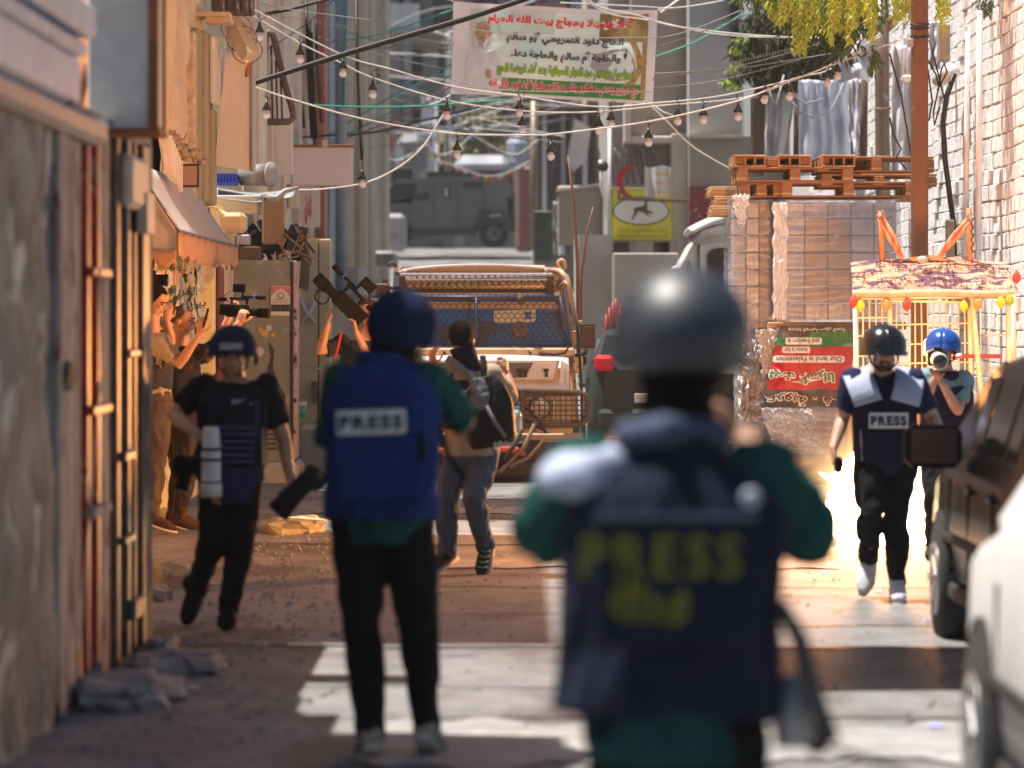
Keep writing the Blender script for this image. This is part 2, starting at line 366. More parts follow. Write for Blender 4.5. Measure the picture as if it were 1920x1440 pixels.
# roller shutter housing, three stepped metal lips
wm = mat('weathered_white_metal', (.46, .58, .74), (.33, .43, .57), scale=3, rough=.45, bump=.15, c3=(.28, .24, .22), scale3=4, lo3=.66, hi3=.72)
h = empty('shutter_housing', (XL, 16.5, 2.6), 'dented bluish white metal roller shutter housing above the concrete wall, top left', 'shutter housing')
def lip(y0, y1, px, xo, m=wm, Y0=13.6, name='metal_lip'):
    Y1 = yat(px, XL + xo); z1 = CH + (HZ - y0) / F * Y1; z0 = CH + (HZ - y1) / F * Y1
    k = MB(); k.box((XL + xo - .12, (Y0 + Y1) / 2, (z0 + z1) / 2), (.24, Y1 - Y0, z1 - z0), bev=.02); return k.build(name, m, h)
lip(12, 74, 181, .10); lip(80, 108, 165, .07); lip(108, 200, 152, .02); lip(202, 232, 140, -.02, mat('gap_shade', (.03, .028, .027)), name='slot')  # last strip is shade painted near-black below the lips
k = MB(); k.box((XL - .1, 15.4, 2.53), (.34, 4.0, .12), bev=.03); k.build('housing_base', mat('blue_grey_metal', (.20, .24, .30), (.1, .11, .13), scale=5, rough=.5), h)
g = empty('sign_box', (XL, 18.7, 2.6), 'grey metal sign box with a side coloured pinkish as if flash lit jutting over the shuttered door', 'sign box')
Y0, Y1, xf = 18.1, yat(298, -1.70), -1.70
k = MB(); k.box((xf - .15, (Y0 + Y1) / 2, 3.2), (.30, Y1 - Y0, 1.24), bev=.01); k.build('box_body', mat('sign_grey', (.70, .71, .73), (.52, .53, .56), scale=4, rough=.5, bump=.1, c3=(.6, .58, .56), scale3=3), g)
k = MB(); k.box((xf + .005, (Y0 + Y1) / 2, 3.2), (.03, Y1 - Y0 - .05, 1.2), bev=.008); k.build('side_panel', mat('flash_tinted_side', (.62, .50, .46), (.54, .43, .40), scale=3, rough=.5, c3=(.3, .2, .15), scale3=9, lo3=.68, hi3=.7), g)  # pinkish colour paints the flash light falling on this side
k = MB()
for z in (2.575,): k.box((xf - .14, (Y0 + Y1) / 2, z), (.36, Y1 - Y0 + .05, .03))
for yy in (Y0, Y1): k.box((xf + .01, yy, 3.2), (.045, .03, 1.27))
k.build('frame', rust, g)
k = MB(); k.tube([W(158, 120, 17.9), W(156, 160, 17.9), W(150, 200, 17.9), W(152, 240, 17.9)], [.012, .02, .014, .02], 7); tag(k.build('rusty_wire', rust), 'rusty strip hanging between the shutter housing and the grey sign box', 'wire')

# ================================================================ LEFT MIDDLE: yellow wall with torn posters
XM = -3.0
yel = mat('yellow_plaster', (.82, .72, .40), (.72, .60, .30), scale=1.5, rough=.9, bump=.5, bscale=9, c3=(.42, .35, .24), scale3=2.2, lo3=.62, hi3=.7)
plas = mat('cream_plaster', (.66, .52, .34), (.50, .37, .23), scale=1.2, rough=.95, bump=.8, bscale=5, c3=(.36, .29, .22), scale3=1.7, lo3=.62, hi3=.68, bdist=.05)
b2 = empty('plaster_house', (XM, 35, 0), 'cream and yellow plastered house lit orange behind the two men filming', 'building')
mb = MB(); Yw = 41.9
def wf(u, v):
    Y = 22 + (Yw - 22) * u; z = -.1 + 2.95 * v
    return (XM + .03 * noise.noise(V((Y * 1.2, z * 1.5, 1))) + .012 * noise.noise(V((Y * 5, z * 6, 4))), Y, z)
mb.grid(wf, 90, 30); mb.build('lower_wall', yel, b2, fix=False)
k = MB(); k.box((XM - 1.2, 32, 1.4), (2.2, 19.8, 2.9)); k.build('wall_core', plas, b2)
mb = MB()
def wf2(u, v):
    Y = 32.7 + (37.5 - 32.7) * u; z = 2.85 + 2.0 * v
    return (XM + .0 + .05 * noise.noise(V((Y * 1.5, z * 1.6, 1))) + .035 * noise.noise(V((Y * 4, z * 5, 4))) + .02 * noise.noise(V((Y * 11, z * 11, 4))), Y, z)
mb.grid(wf2, 70, 40); mb.build('upper_wall', plas, b2, fix=False)
k = MB(); k.box((XM - 1.3, 25.7, 6.1), (2.4, 9.8, 6.6)); k.box((XM - 1.3, 34.8, 6.1), (2.4, 3.8, 6.6)); k.build('upper_core', plas, b2)  # unseen upper blocks, heights and gap shaped to shade the street
def lpost(name, px0, px1, y0, y1, x, m, d=.12, parent=None):
    """upright strip on the plane x, between photo columns, top and bottom read at its own depth"""
    a, b = yat(px0, x), yat(px1, x); Y = (a + b) / 2; z1 = CH + (HZ - y0) / F * Y; z0 = CH + (HZ - y1) / F * Y
    k = MB(); k.box((x - d / 2, Y, (z0 + z1) / 2), (d, b - a, z1 - z0), bev=min(.02, (b - a) / 5)); return k.build(name, m, parent or b2)
olive = mat('olive_wood', (.34, .28, .16), (.24, .19, .10), scale=5, rough=.6, bump=.4, stretch=(1, 1, .25))
lpost('corner_trim', 366, 372, 60, 395, XM + .06, mat('crumbling_edge', (.62, .50, .36), (.38, .29, .2), scale=12, rough=1, bump=1, bscale=20)); lpost('window_frame', 373, 379, 55, 375, XM + .08, olive)
lpost('window_frame', 380, 386, 60, 378, XM + .04, olive); lpost('window_frame', 387, 392, 60, 378, XM + .1, olive); lpost('window_frame', 393, 400, 65, 380, XM + .05, olive)
lpost('window_frame', 401, 407, 205, 385, XM + .09, olive)
lpost('wall_plaque', 402, 428, 78, 202, XM + .14, mat('chalky_plaque', (.66, .60, .50), (.58, .50, .40), scale=6, rough=.8), .06)
lpost('wall_pillar', 402, 441, 395, 700, XM + .12, yel, .14); lpost('wall_pillar', 422, 438, 400, 860, XM + .16, plas, .1)
lpost('door_edge', 414, 421, 500, 720, XM + .17, mat('dark_red_edge', (.16, .05, .03), rough=.6), .05)
k = MB(); k.bp(388, 398, 458, 436, 38.0, .5, .04); k.build('beam_end', plas, b2)
k = MB(); k.bp(300, 22, 430, 30, 36.5, .4); k.bp(385, 30, 432, 42, 36.6, .4); k.build('cornice', plas, b2)
# brackets, louvre grille, small framed square
k = MB()
for i in range(7): k.box((XM + .16, yat(319 + i * 3.3, XM + .16), CH + (HZ - 300 - i * 6) / F * 33.6), (.03, .08, .27))
k.build('louvre_grille', mat('pale_louvre', (.62, .54, .44), rough=.6), b2)
k = MB(); k.bp(337, 307, 373, 351, 34.2, .05); k.build('square_lamp', mat('dark_frame', (.05, .035, .03), rough=.4), b2)
k = MB(); k.bp(341, 311, 369, 347, 34.18, .02); k.build('lamp_glass', mat('brown_glass', (.35, .22, .16), rough=.25), b2)
crumb = mat('broken_masonry', (.42, .33, .25), (.24, .18, .13), scale=14, rough=1, bump=1, bscale=20)
for i in range(34):
    t = i / 33; rock('broken_block', W(300 + 75 * t + random.uniform(-8, 8), 250 + 52 * t + random.uniform(-9, 9), 33.5 + t), (random.uniform(.05, .13),) * 2 + (random.uniform(.03, .09),), random.random() * 3, i, crumb, b2, .4)
k = MB(); k.tube([W(300, 278, 33.3), W(345, 262, 33.4), W(352, 250, 33.4)], .012, 6); k.build('bent_bar', crumb, b2)
# torn posters glued on the yellow wall
pm = [mat('poster_cream', (.75, .70, .52), (.62, .55, .40), scale=9, rough=.7, c3=(.12, .10, .09), scale3=14, lo3=.57, hi3=.6), mat('poster_white', (.78, .74, .62), (.60, .52, .40), scale=14, rough=.7, c3=(.10, .08, .08), scale3=18, lo3=.56, hi3=.6),
      mat('poster_red', (.55, .12, .08), (.65, .5, .36), scale=12, rough=.7), mat('poster_ochre', (.62, .44, .18), (.7, .6, .4), scale=10, rough=.7, c3=(.15, .1, .08), scale3=20, lo3=.58, hi3=.6)]
pk = 0
for r_ in range(9):
    for c_ in range(7):
        px = 288 + c_ * 17 + random.uniform(-5, 5); py = 498 + r_ * 26 + random.uniform(-8, 8); Yc = yat(px, XM + .03); wd = random.uniform(.4, 1.1); ht = random.uniform(.06, .16)
        z = CH + (HZ - py) / F * Yc; n = random.randint(6, 9); poly = []
        for q in range(n):
            a = 2 * math.pi * q / n; rr = random.uniform(.7, 1.25); poly.append((math.cos(a) * wd / 2 * rr, math.sin(a) * ht / 2 * rr * 1.3))
        k = MB(); k.prism(poly, (XM + .05 + .006 * (pk % 5), Yc, z), (0, 1, 0), (0, 0, 1), (.003, 0, 0)); k.build('torn_poster', pm[random.choice((0, 0, 1, 1, 1, 3, 3, 2))], b2); pk += 1
for i, (px, py) in enumerate(((330, 500), (352, 547), (370, 568), (345, 612))):
    Yc = yat(px, XM + .12); z = CH + (HZ - py) / F * Yc
    lettering(['شهداء فلسطين', 'الحرية', 'بيان', 'القدس'][i], 'poster_lettering', mat('ink', (.03, .025, .03)), b2, lambda x, y, z=z: (XM + .095, x, z + y), Yc - 1.3, Yc + 1.3, -.05, .05, .01, True)
# canvas awning
aw = mat('awning_canvas', (.40, .37, .36), (.34, .31, .31), scale=3, rough=.8, bump=.2)
a_ = empty('awning', (XM, 33.5, 2.5), 'grey canvas awning with a scalloped brown hem above the men at the yellow wall', 'awning')
k = MB()
def awf(u, v):
    p0 = W(284, 322, 32.3); p1 = W(364, 380, 36.5); p2 = W(388, 470, 35.4); 
    top = V((XM, 30 + 6.5 * u, 2.93)); bot = V((-2.62, 30 + 6.5 * u, 2.36))
    return top.lerp(bot, v) + V((0, 0, -.05 * math.sin(v * 3.14)))
k.grid(awf, 20, 8); k.build('canvas', aw, a_, fix=False, solid=.006)
k = MB()
k.prism([(-.38, .57), (0, 0), (0, -.16), (-.38, -.16)], (-2.62, 30.02, 2.36), (1, 0, 0), (0, 0, 1), (0, .01, 0)); k.build('end_flap', aw, a_)
hem = mat('awning_hem', (.38, .22, .13), (.3, .17, .1), scale=5, rough=.8)
k = MB(); k.grid(lambda u, v: (-2.61 + .02 * math.sin(u * 60), 30 + 6.5 * u, 2.36 - v * (.17 + .06 * abs(math.sin(u * 26)))), 90, 4); k.build('hem', hem, a_, fix=False, solid=.004)
k = MB(); k.grid(lambda u, v: (-3.0 + .38 * u, 30.0 - .01, 2.22 - v * (.05 + .10 * abs(math.sin(u * 6.3)))), 24, 3); k.build('scalloped_edge', hem, a_, fix=False, solid=.004)
k = MB(); k.tube([(XM, 30.0, 2.95), (-2.6, 30.0, 2.37), (-2.6, 36.5, 2.37)], .012, 6); k.build('frame_rod', greym, a_)
# pale side flap at the far end of the awning
k = MB(); k.grid(lambda u, v: W(362 + 32 * u, 376 + 15 * u + v * (72 + 34 * u) , 36.2) + V((0, .06 * math.sin(u * 9), 0)), 14, 10); k.build('side_flap', mat('pale_canvas', (.62, .52, .44), (.5, .41, .34), scale=4, rough=.8), a_, fix=False, solid=.004)
# ================================================================ RIGHT: white painted block wall
XR = 4.6
whitep = mat('white_wall_paint', (.84, .82, .81), (.68, .65, .65), scale=1.6, rough=.85, bump=.8, bscale=18, c3=(.48, .41, .36), scale3=3.0, lo3=.64, hi3=.70)
wallw = empty('block_wall', (XR, 34, 0), 'tall white painted block wall along the right side of the street', 'wall')
k = MB(); k.box((XR + .3, 51, 3.2), (.5, 38, 6.8)); k.build('mortar', mat('white_mortar', (.62, .60, .60), (.48, .45, .43), scale=6, rough=.95, bump=.6, bscale=30), wallw)
bmesh_v = []
for vnt in range(5):
    mb = MB(); mb.box((0, 0, 0), (.09, .394, .149), bev=.010)
    for i, p in enumerate(mb.v): mb.v[i] = p + V((noise.noise(p * 9 + V((vnt, 0, 0))) * .012, noise.noise(p * 8 + V((0, vnt, 9))) * .008, noise.noise(p * 8 + V((3, vnt, 0))) * .012))
    me = bpy.data.meshes.new('brick'); me.from_pydata(mb.v, [], mb.f); me.materials.append(whitep)
    bm = bmesh.new(); bm.from_mesh(me); bmesh.ops.recalc_face_normals(bm, faces=bm.faces); bm.to_mesh(me); bm.free(); bmesh_v.append((me, mb))
rest = MB(); cnt = 0
for ci in range(66):
    for r_ in range(41):
        Y = 33.4 + ci * .4 + (.2 if r_ % 2 else 0); z = .1 + r_ * .155 + .008 * math.sin(ci * .7)
        me, mb = random.choice(bmesh_v); x = XR + .075 - .012 * random.random() - (.03 * (noise.noise(V((Y * .9, z * .9, 0))) > .33))
        if ci < 13 and r_ > 7 and cnt < 300:
            inst(me, 'brick', wallw, (x, Y + random.uniform(-.03, .03), z), (random.uniform(-.015, .015), random.uniform(-.03, .03), random.uniform(-.015, .015))); cnt += 1
        else:
            o = len(rest.v); rest.v += [p + V((x, Y, z)) for p in mb.v]; rest.f += [tuple(i + o for i in f) for f in mb.f]; rest.sm += [False] * len(mb.f)
rest.build('brick', whitep, wallw, kind='stuff', fix=False)
# drain pipes, grey conduit, black cable and boxes fixed to the wall
def pipe(name, pts, Y, r, m, label, cat='pipe', n=10, group=None):
    k = MB(); k.tube([W(p[0], p[1], Y + (p[2] if len(p) > 2 else 0)) for p in pts], r, n)
    return tag(k.build(name, m), label, cat, group)
pvc = mat('white_pvc', (.78, .76, .78), (.66, .64, .66), scale=4, rough=.4)
Yp = 37.2
pipe('drain_pipe', [(1837, 20), (1836, 250), (1834, 520)], 37.0, .03, pvc, 'right one of the two white drain pipes on the white block wall')
pipe('drain_pipe', [(1815, 60), (1812, 300), (1810, 520)], 38.2, .028, pvc, 'left one of the two white drain pipes on the white block wall')
blk = mat('black_rubber', (.018, .018, .02), rough=.5)
pipe('black_hose', [(1790, 138), (1775, 180), (1768, 230), (1772, 300), (1780, 360), (1788, 420), (1790, 480)], 38.5, .028, blk, 'thick black hose hanging down the white block wall', 'hose')
pipe('gutter_stub', [(1762, 148, .2), (1785, 135, -.3)], 39.3, .09, pvc, 'short open white pipe stub under the junction box on the white wall')
galv = mat('galvanised_steel', (.42, .43, .45), (.30, .31, .33), scale=5, rough=.45, metal=.5, c3=(.24, .17, .12), scale3=5, lo3=.64)
Yg = 44.5
pipe('grey_pole', [(1653, -30), (1654, 150), (1655, 300), (1656, 420)], Yg, .085, galv, 'tall galvanised grey pole behind the wooden pallets', 'pole', 16)
k = MB(); k.tube([W(1654, 62, Yg), W(1672, 45, Yg), W(1690, 25, Yg), W(1720, -20, Yg)], .05, 10); tag(k.build('pole_arm', galv), 'slanting grey tube branching off the grey pole', 'pole')
k = MB()
for y in (203, 292, 205): k.tube([W(1640, y, Yg - .1), W(1655, y + 2, Yg - .12), W(1670, y - 1, Yg - .1)], .012, 6)
tag(k.build('wire_binding', mat('rust_wire', (.2, .13, .08), rough=.6), kind='stuff'), 'wire bindings wrapped round the grey pole', 'wire')
brownp = mat('brown_pole_paint', (.17, .075, .038), (.12, .05, .026), scale=4, rough=.5, bump=.2, stretch=(1, 1, .3), c3=(.5, .42, .36), scale3=14, lo3=.68, hi3=.7)
Yb_ = 36.5
bp_ = empty('brown_post', W(1724, 640, Yb_), 'tall brown painted square post in front of the white wall and the pallets', 'post')
k = MB(); a = W(1724, -60, Yb_); b = W(1724, 935, Yb_); k.box(((a.x), Yb_, (a.z + b.z) / 2), (.155, .155, a.z - b.z), bev=.02); k.build('shaft', brownp, bp_)
k = MB(); k.bp(1701, 72, 1713, 88, Yb_ - .12, .06, .01); k.build('insulator', mat('porcelain', (.3, .3, .33), rough=.3), bp_)
k = MB()
for y in (45, 52, 68): k.tube([W(1706, y, Yb_ - .09), W(1724, y + 3, Yb_ - .1), W(1742, y, Yb_ - .09)], .01, 6)
k.build('cable_tie', blk, bp_)
k = MB(); k.bp(1760, 45, 1782, 115, 38.8, .14, .01); tag(k.build('junction_box', mat('beige_box', (.36, .31, .27), (.28, .23, .2), scale=5, rough=.6)), 'brownish junction box on the white wall right of the brown post', 'box')
for i, pts in enumerate(([(1742, 75), (1752, 110), (1762, 150), (1772, 190)], [(1706, 75), (1730, 95), (1755, 140), (1760, 160)], [(1775, 112), (1765, 130), (1760, 165)], [(1768, 112), (1776, 135), (1757, 170)],
                         [(1740, 130), (1748, 190), (1742, 225), (1720, 240)], [(1760, 165), (1750, 210), (1752, 235), (1762, 200)], [(1668, 220), (1676, 255), (1690, 280), (1680, 295), (1700, 318)], [(1668, 100), (1690, 180), (1700, 240), (1712, 310)])):
    pipe('loose_wire', pts, 38.2, .009, blk, 'loose black wires hanging round the junction box and the brown post', 'wire', 6, 'loose wires by the brown post')
k = MB(); k.bp(1692, 140, 1712, 152, 38.4, .2, .02); tag(k.build('wall_lamp', pvc), 'small white lamp housing on the wall left of the brown post', 'lamp')
k = MB(); k.bp(1774, 412, 1790, 490, 37.5, .1, .01); tag(k.build('meter_box', mat('olive_box', (.30, .29, .22), (.22, .21, .16), scale=8, rough=.6)), 'narrow olive grey box at the bottom of the black hose', 'box')
# hanging tarpaulins and plastic sheets against the wall
def drape(name, x0, x1, y0, y1, Y, m, label, amp=.07, fr=18, taper=.0, cat='tarpaulin', nx=26, ny=26, sway=.0, sd=0):
    k = MB()
    def f(u, v):
        xa = x0 + (x1 - x0) * u; xm = (x0 + x1) / 2; xx = xm + (xa - xm) * (1 - taper * v) + sway * v
        p = W(xx, y0 + (y1 - y0) * v + 6 * noise.noise(V((u * 3, sd, 0))), Y)
        return p + V((.02 * noise.noise(V((u * 5, v * 5, sd))), amp * math.sin(u * fr + 2 * noise.noise(V((u * 2, v * 2.5, sd)))) * (.5 + .6 * v) + amp * noise.noise(V((u * 6, v * 4, sd + 3))), 0))
    k.grid(f, nx, ny); return tag(k.build(name, m, fix=False, solid=.004), label, cat)
tarp = mat('white_tarp', (.70, .70, .76), (.58, .58, .66), scale=4, rough=.45, bump=.4, bscale=6)
tarpb = mat('blueish_tarp', (.55, .58, .66), (.42, .46, .55), scale=3, rough=.45, bump=.3)
drape('tarpaulin', 1580, 1650, 40, 150, 46.5, tarp, 'white plastic tarpaulin bunched at the top of the grey pole', .18, 9, .1, sway=-12, sd=1)
drape('tarpaulin', 1498, 1592, 150, 330, 50.0, tarpb, 'pale bluish plastic sheet hanging over the wall behind the pallets', .06, 26, .0, sd=2)
drape('tarpaulin', 1590, 1618, 150, 290, 47.2, tarp, 'narrow white sheet strip hanging left of the grey pole', .08, 9, .3, sd=3)
drape('tarpaulin', 1442, 1492, 165, 320, 51.0, mat('silver_tarp', (.62, .64, .66), (.5, .52, .54), scale=3, rough=.35, bump=.3), 'silvery sheet slanting down beside the tree trunk', .08, 8, .2, sway=-14, sd=4)
drape('tarpaulin', 1428, 1446, 150, 320, 52.0, mat('pink_white_tarp', (.66, .58, .62), (.6, .6, .62), scale=3, rough=.4), 'pinkish white sheet strip left of the silvery sheet', .05, 8, .2, sd=5)
drape('tarpaulin', 1672, 1712, 85, 330, 43.8, mat('torn_sheet', (.74, .72, .74), (.55, .53, .56), scale=6, rough=.6, bump=.8, bscale=10), 'crumpled white sheet on the wall between the grey pole and the brown post', .08, 10, .0, sd=6)
drape('tarpaulin', 1742, 1766, 40, 130, 40.0, tarp, 'white cloth strip hanging right behind the brown post top', .06, 9, .2, sd=7)
k = MB(); k.bp(1408, 180, 1428, 330, 50.5, .16, .03); tag(k.build('tree_trunk', mat('bark', (.13, .08, .06), (.07, .045, .035), scale=7, rough=1, bump=1, bscale=14, stretch=(1, 1, .3))), 'bare brown trunk under the dark conifer', 'tree trunk')
k = MB(); k.bp(1488, 175, 1504, 320, 50.6, .14, .03); k.build('x', None); bpy.data.objects.remove(bpy.data.objects['x'])
pipe('wood_post', [(1496, 175), (1494, 330)], 50.3, .05, _M['bark'], 'thin brown post between the silvery and the bluish sheet', 'post')
pipe('wood_post', [(1621, 150), (1619, 300)], 47.0, .045, _M['bark'], 'thin dark post left of the grey pole', 'post')
pipe('wood_post', [(1451, 160), (1449, 210)], 52.5, .08, mat('grey_green_pipe', (.2, .25, .27), rough=.5), 'short grey green pipe behind the bulbs under the conifer', 'pipe')
for i, pts in enumerate(([(1478, 150), (1488, 180), (1510, 195), (1545, 185)], [(1482, 190), (1505, 215), (1530, 222), (1560, 205), (1590, 140)], [(1440, 165), (1455, 200), (1470, 140)])):
    pipe('slack_cable', pts, 48.5, .014, mat('grey_cable', (.3, .3, .33), rough=.5), ['short slack grey cable under the conifer, topmost loop', 'longest slack grey cable looping in front of the bluish plastic sheet', 'slack grey cable by the tree trunk under the conifer'][i], 'cable', 6, 'slack cables under the conifer')
# ================================================================ tree foliage (top right)
def leaf_mesh(l, wd, m, n=2):
    mb = MB()
    mb.add([(0, 0, 0), (wd / 2, .004, -l * .45), (0, 0, -l), (-wd / 2, .004, -l * .45), (0, -.008, -l * .45)], [(0, 1, 4), (1, 2, 4), (2, 3, 4), (3, 0, 4)])
    me = bpy.data.meshes.new('leaf'); me.from_pydata(mb.v, [], mb.f); me.materials.append(m); return me, mb
lm = mat('yellow_green_leaf', (.42, .42, .03), (.20, .27, .03), scale=1.5, rough=.5, spec=.4)
lm2 = mat('dark_green_leaf', (.045, .09, .022), (.09, .15, .03), scale=3, rough=.6)
t1 = empty('hanging_tree', W(1560, -120, 38), 'yellow green leafy branches hanging into the top right of the street', 'tree')
k = MB()
brs = []
for i in range(11):
    x = 1420 + i * 22; br = [W(x + 60, -150, 38.5), W(x + 20, -60, 38.3), W(x, -5 + random.uniform(-12, 10), 38 + random.uniform(-.5, .5))]; k.tube(br, [.03, .02, .01], 5)
k.build('branch', _M['bark'], t1, kind='stuff')
leafm, leafb = leaf_mesh(.085, .026, lm); leafd, leafdb = leaf_mesh(.09, .03, lm2)
rest_y, rest_g = MB(), MB(); nl = 0
def hang(px, ytip, Y, spread=7):
    """one drooping sprig: leaflets paired along a hanging stem"""
    global nl
    n = int((ytip + 40) / 6.0); sx = random.uniform(-.3, .3)
    for j in range(n):
        y = -38 + j * 6.0
        for sd_ in (-1, 1):
            p = W(px + sx * j + sd_ * random.uniform(1, spread), y, Y + random.uniform(-.12, .12))
            rot = Matrix.Rotation(sd_ * random.uniform(.15, .9), 3, 'Y') @ Matrix.Rotation(random.uniform(-.9, .9), 3, 'Z') @ Matrix.Rotation(random.uniform(-.5, .5), 3, 'X')
            sc = random.uniform(.7, 1.25)
            if y > 25 and nl < 300:
                o = inst(leafm, 'leaf', t1, p, rot.to_euler(), (sc,) * 3); nl += 1
            else:
                o = len(rest_y.v); rest_y.v += [p + rot @ (q * sc) for q in leafb.v]; rest_y.f += [tuple(i + o for i in f) for f in leafb.f]; rest_y.sm += [False] * 4
for px, yt in ((1442, 24), (1452, 40), (1463, 50), (1475, 40), (1481, 22), (1490, 62), (1498, 98), (1503, 100), (1512, 70), (1520, 55), (1528, 40), (1538, 48), (1547, 62), (1556, 78), (1563, 60), (1572, 40), (1580, 55), (1588, 76),
               (1597, 60), (1605, 45), (1622, 30), (1630, 80), (1634, 66), (1640, 40), (1680, 50), (1686, 30), (1697, 38), (1706, 20), (1720, 12), (1735, 15), (1760, 40), (1768, 58), (1775, 30), (1432, 12)):
    for q in range(3): hang(px + random.uniform(-5, 5), yt + random.uniform(-14, 6), 38 + random.uniform(-.5, .6))
rest_y.build('leaf', lm, t1, kind='stuff', fix=False)
def leafcloud(mb, base, c, r, n, sc=(.8, 1.6)):
    for _ in range(n):
        d = V([random.gauss(0, .45) for _ in range(3)]); 
        if d.length > 1.15: d *= 1.1 / d.length
        p = V((c[0] + d.x * r[0], c[1] + d.y * r[1], c[2] + d.z * r[2])); s_ = random.uniform(*sc)
        rot = Matrix.Rotation(random.uniform(0, 6.3), 3, 'Z') @ Matrix.Rotation(random.uniform(-1.2, 1.2), 3, 'X')
        o = len(mb.v); mb.v += [p + rot @ (q * s_) for q in base.v]; mb.f += [tuple(i + o for i in f) for f in base.f]; mb.sm += [False] * len(base.f)
for px, py, rx, rz, n in ((1470, -15, 70, 28, 900), (1560, -10, 75, 55, 1500), (1580, 60, 28, 40, 350), (1530, 20, 60, 45, 700), (1610, 10, 40, 40, 400), (1640, 110, 10, 20, 60)):
    leafcloud(rest_g, leafdb, W(px, py, 39.6), (rx * 39 / F * 1.3, .5, rz * 39 / F * 1.3), n)
for _ in range(3): leafcloud(rest_g, leafdb, (random.uniform(3.5, 4.1), random.uniform(33.5, 36.2), random.uniform(6.0, 7.6)), (.4, .6, .4), 260, (1.2, 2.4))
rest_g.build('dark_leaf', lm2, t1, kind='stuff', fix=False)
t2 = empty('conifer', W(1418, 330, 51), 'dark conifer crown behind the festoon bulbs right of the banner', 'tree')
nd = mat('conifer_needles', (.035, .05, .025), (.07, .085, .03), scale=2, rough=.8); nb = MB()
_, cl = leaf_mesh(.12, .035, nd)
for px, py, rx, rz, n in ((1420, 80, 34, 42, 1500), (1470, 60, 52, 55, 2200), (1440, 120, 42, 28, 1500), (1500, 110, 50, 45, 1600), (1540, 90, 40, 40, 1000), (1470, 150, 40, 14, 500), (1380, 95, 12, 12, 90), (1372, 145, 14, 8, 90), (1560, 150, 20, 25, 260), (1545, 172, 8, 12, 80)):
    leafcloud(nb, cl, W(px, py, 51), (rx * 51 / F * 1.35, .6, rz * 51 / F * 1.35), n, (.6, 1.3))
nb.build('crown', nd, t2, kind='stuff', fix=False)
k = MB(); k.tube([W(1418, 330, 51), W(1422, 200, 51), W(1440, 80, 51.2), W(1470, 0, 51.4)], [.1, .09, .07, .04], 8); k.build('trunk', _M['bark'], t2)
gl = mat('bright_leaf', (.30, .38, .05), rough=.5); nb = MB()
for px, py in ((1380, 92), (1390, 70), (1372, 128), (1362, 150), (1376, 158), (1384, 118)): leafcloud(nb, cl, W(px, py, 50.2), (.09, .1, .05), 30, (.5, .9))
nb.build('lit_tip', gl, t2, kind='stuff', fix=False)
k = rockh = None
gb = MB(); leafcloud(gb, leafdb, W(1850, 8, 37), (.12, .2, .1), 120, (.6, 1)); tag(gb.build('ivy_tuft', mat('ivy', (.05, .16, .08), (.10, .05, .03), scale=9)), 'small dark green tuft on top of the white wall, top right', 'plant')
gb = bpy.data.objects['ivy_tuft']; gb['kind'] = 'stuff'; del gb['label']; del gb['category']; tag(gb, 'small dark green tuft on top of the white wall, top right', 'plant')

# ================================================================ pallets
wood = mat('pallet_wood', (.40, .20, .10), (.30, .135, .06), scale=3, rough=.8, bump=.3, stretch=(.4, 1, 3), bscale=12, c3=(.55, .36, .2), scale3=1.4)
woodl = mat('pale_pallet_wood', (.60, .42, .24), (.48, .31, .17), scale=3, rough=.8, bump=.3, stretch=(.4, 1, 3), bscale=12)
def boxmesh(name, size, m, bev=.006):
    mb = MB(); mb.box((0, 0, 0), size, bev=bev); me = bpy.data.meshes.new(name); me.from_pydata(mb.v, [], mb.f); me.materials.append(m)
    bm = bmesh.new(); bm.from_mesh(me); bmesh.ops.recalc_face_normals(bm, faces=bm.faces); bm.to_mesh(me); bm.free(); return me
_pc = {}
def pallet(loc, L, D, label, m=wood, rz=0, H=.14, group='wooden pallets piled on the wrapped goods', tilt=0):
    key = (round(L, 2), round(D, 2), m.name, round(H, 2))
    if key not in _pc: _pc[key] = (boxmesh('board', (L, .11, .02), m), boxmesh('stringer', (.10, D, .02), m), boxmesh('block', (.11, .11, H - .06), m))
    bd, st, bk = _pc[key]; o = empty('wooden_pallet', loc, label, 'pallet', group); o.rotation_euler = (0, tilt, rz); l = V(loc)
    for i in range(3): inst(bd, 'board', o, l + V((0, (i - 1) * (D / 2 - .06), .01)))
    for i in range(5): inst(bd, 'board', o, l + V((random.uniform(-.01, .01), (i - 2) * (D / 4 - .03), H - .01)))
    for i in range(3): inst(st, 'stringer', o, l + V(((i - 1) * (L / 2 - .06), 0, H - .03)))
    for i in range(3):
        for j in range(3): inst(bk, 'block', o, l + V(((i - 1) * (L / 2 - .055), (j - 1) * (D / 2 - .055), (H - .02) / 2)))
    return o
Yl = 38.6
def pal(x0, x1, ybot, Y, D, label, **k_):
    a = W(x0, ybot, Y); b = W(x1, ybot, Y); return pallet(((a.x + b.x) / 2, Y + D / 2, a.z), b.x - a.x, D, label, **k_)
pal(1465, 1718, 370, Yl, 1.0, 'lowest long pallet of the pile, on the big wrapped load', H=.16)
pal(1386, 1470, 370, Yl + .1, 1.0, 'lowest short pallet at the left end of the pile', H=.15)
pal(1540, 1757, 350, Yl + .05, 1.0, 'long pallet sticking out past the brown post, third from the top', H=.13)
pal(1382, 1600, 341, Yl, 1.0, 'long pallet left in the middle of the pile', H=.15)
pal(1535, 1752, 345 - 22, Yl + .1, 1.0, 'uppermost long pallet, its right end behind the brown post', H=.16)
pal(1376, 1520, 312, Yl + .05, 1.0, 'pallet just below the upright crates at the left', H=.10)
crate_top = []
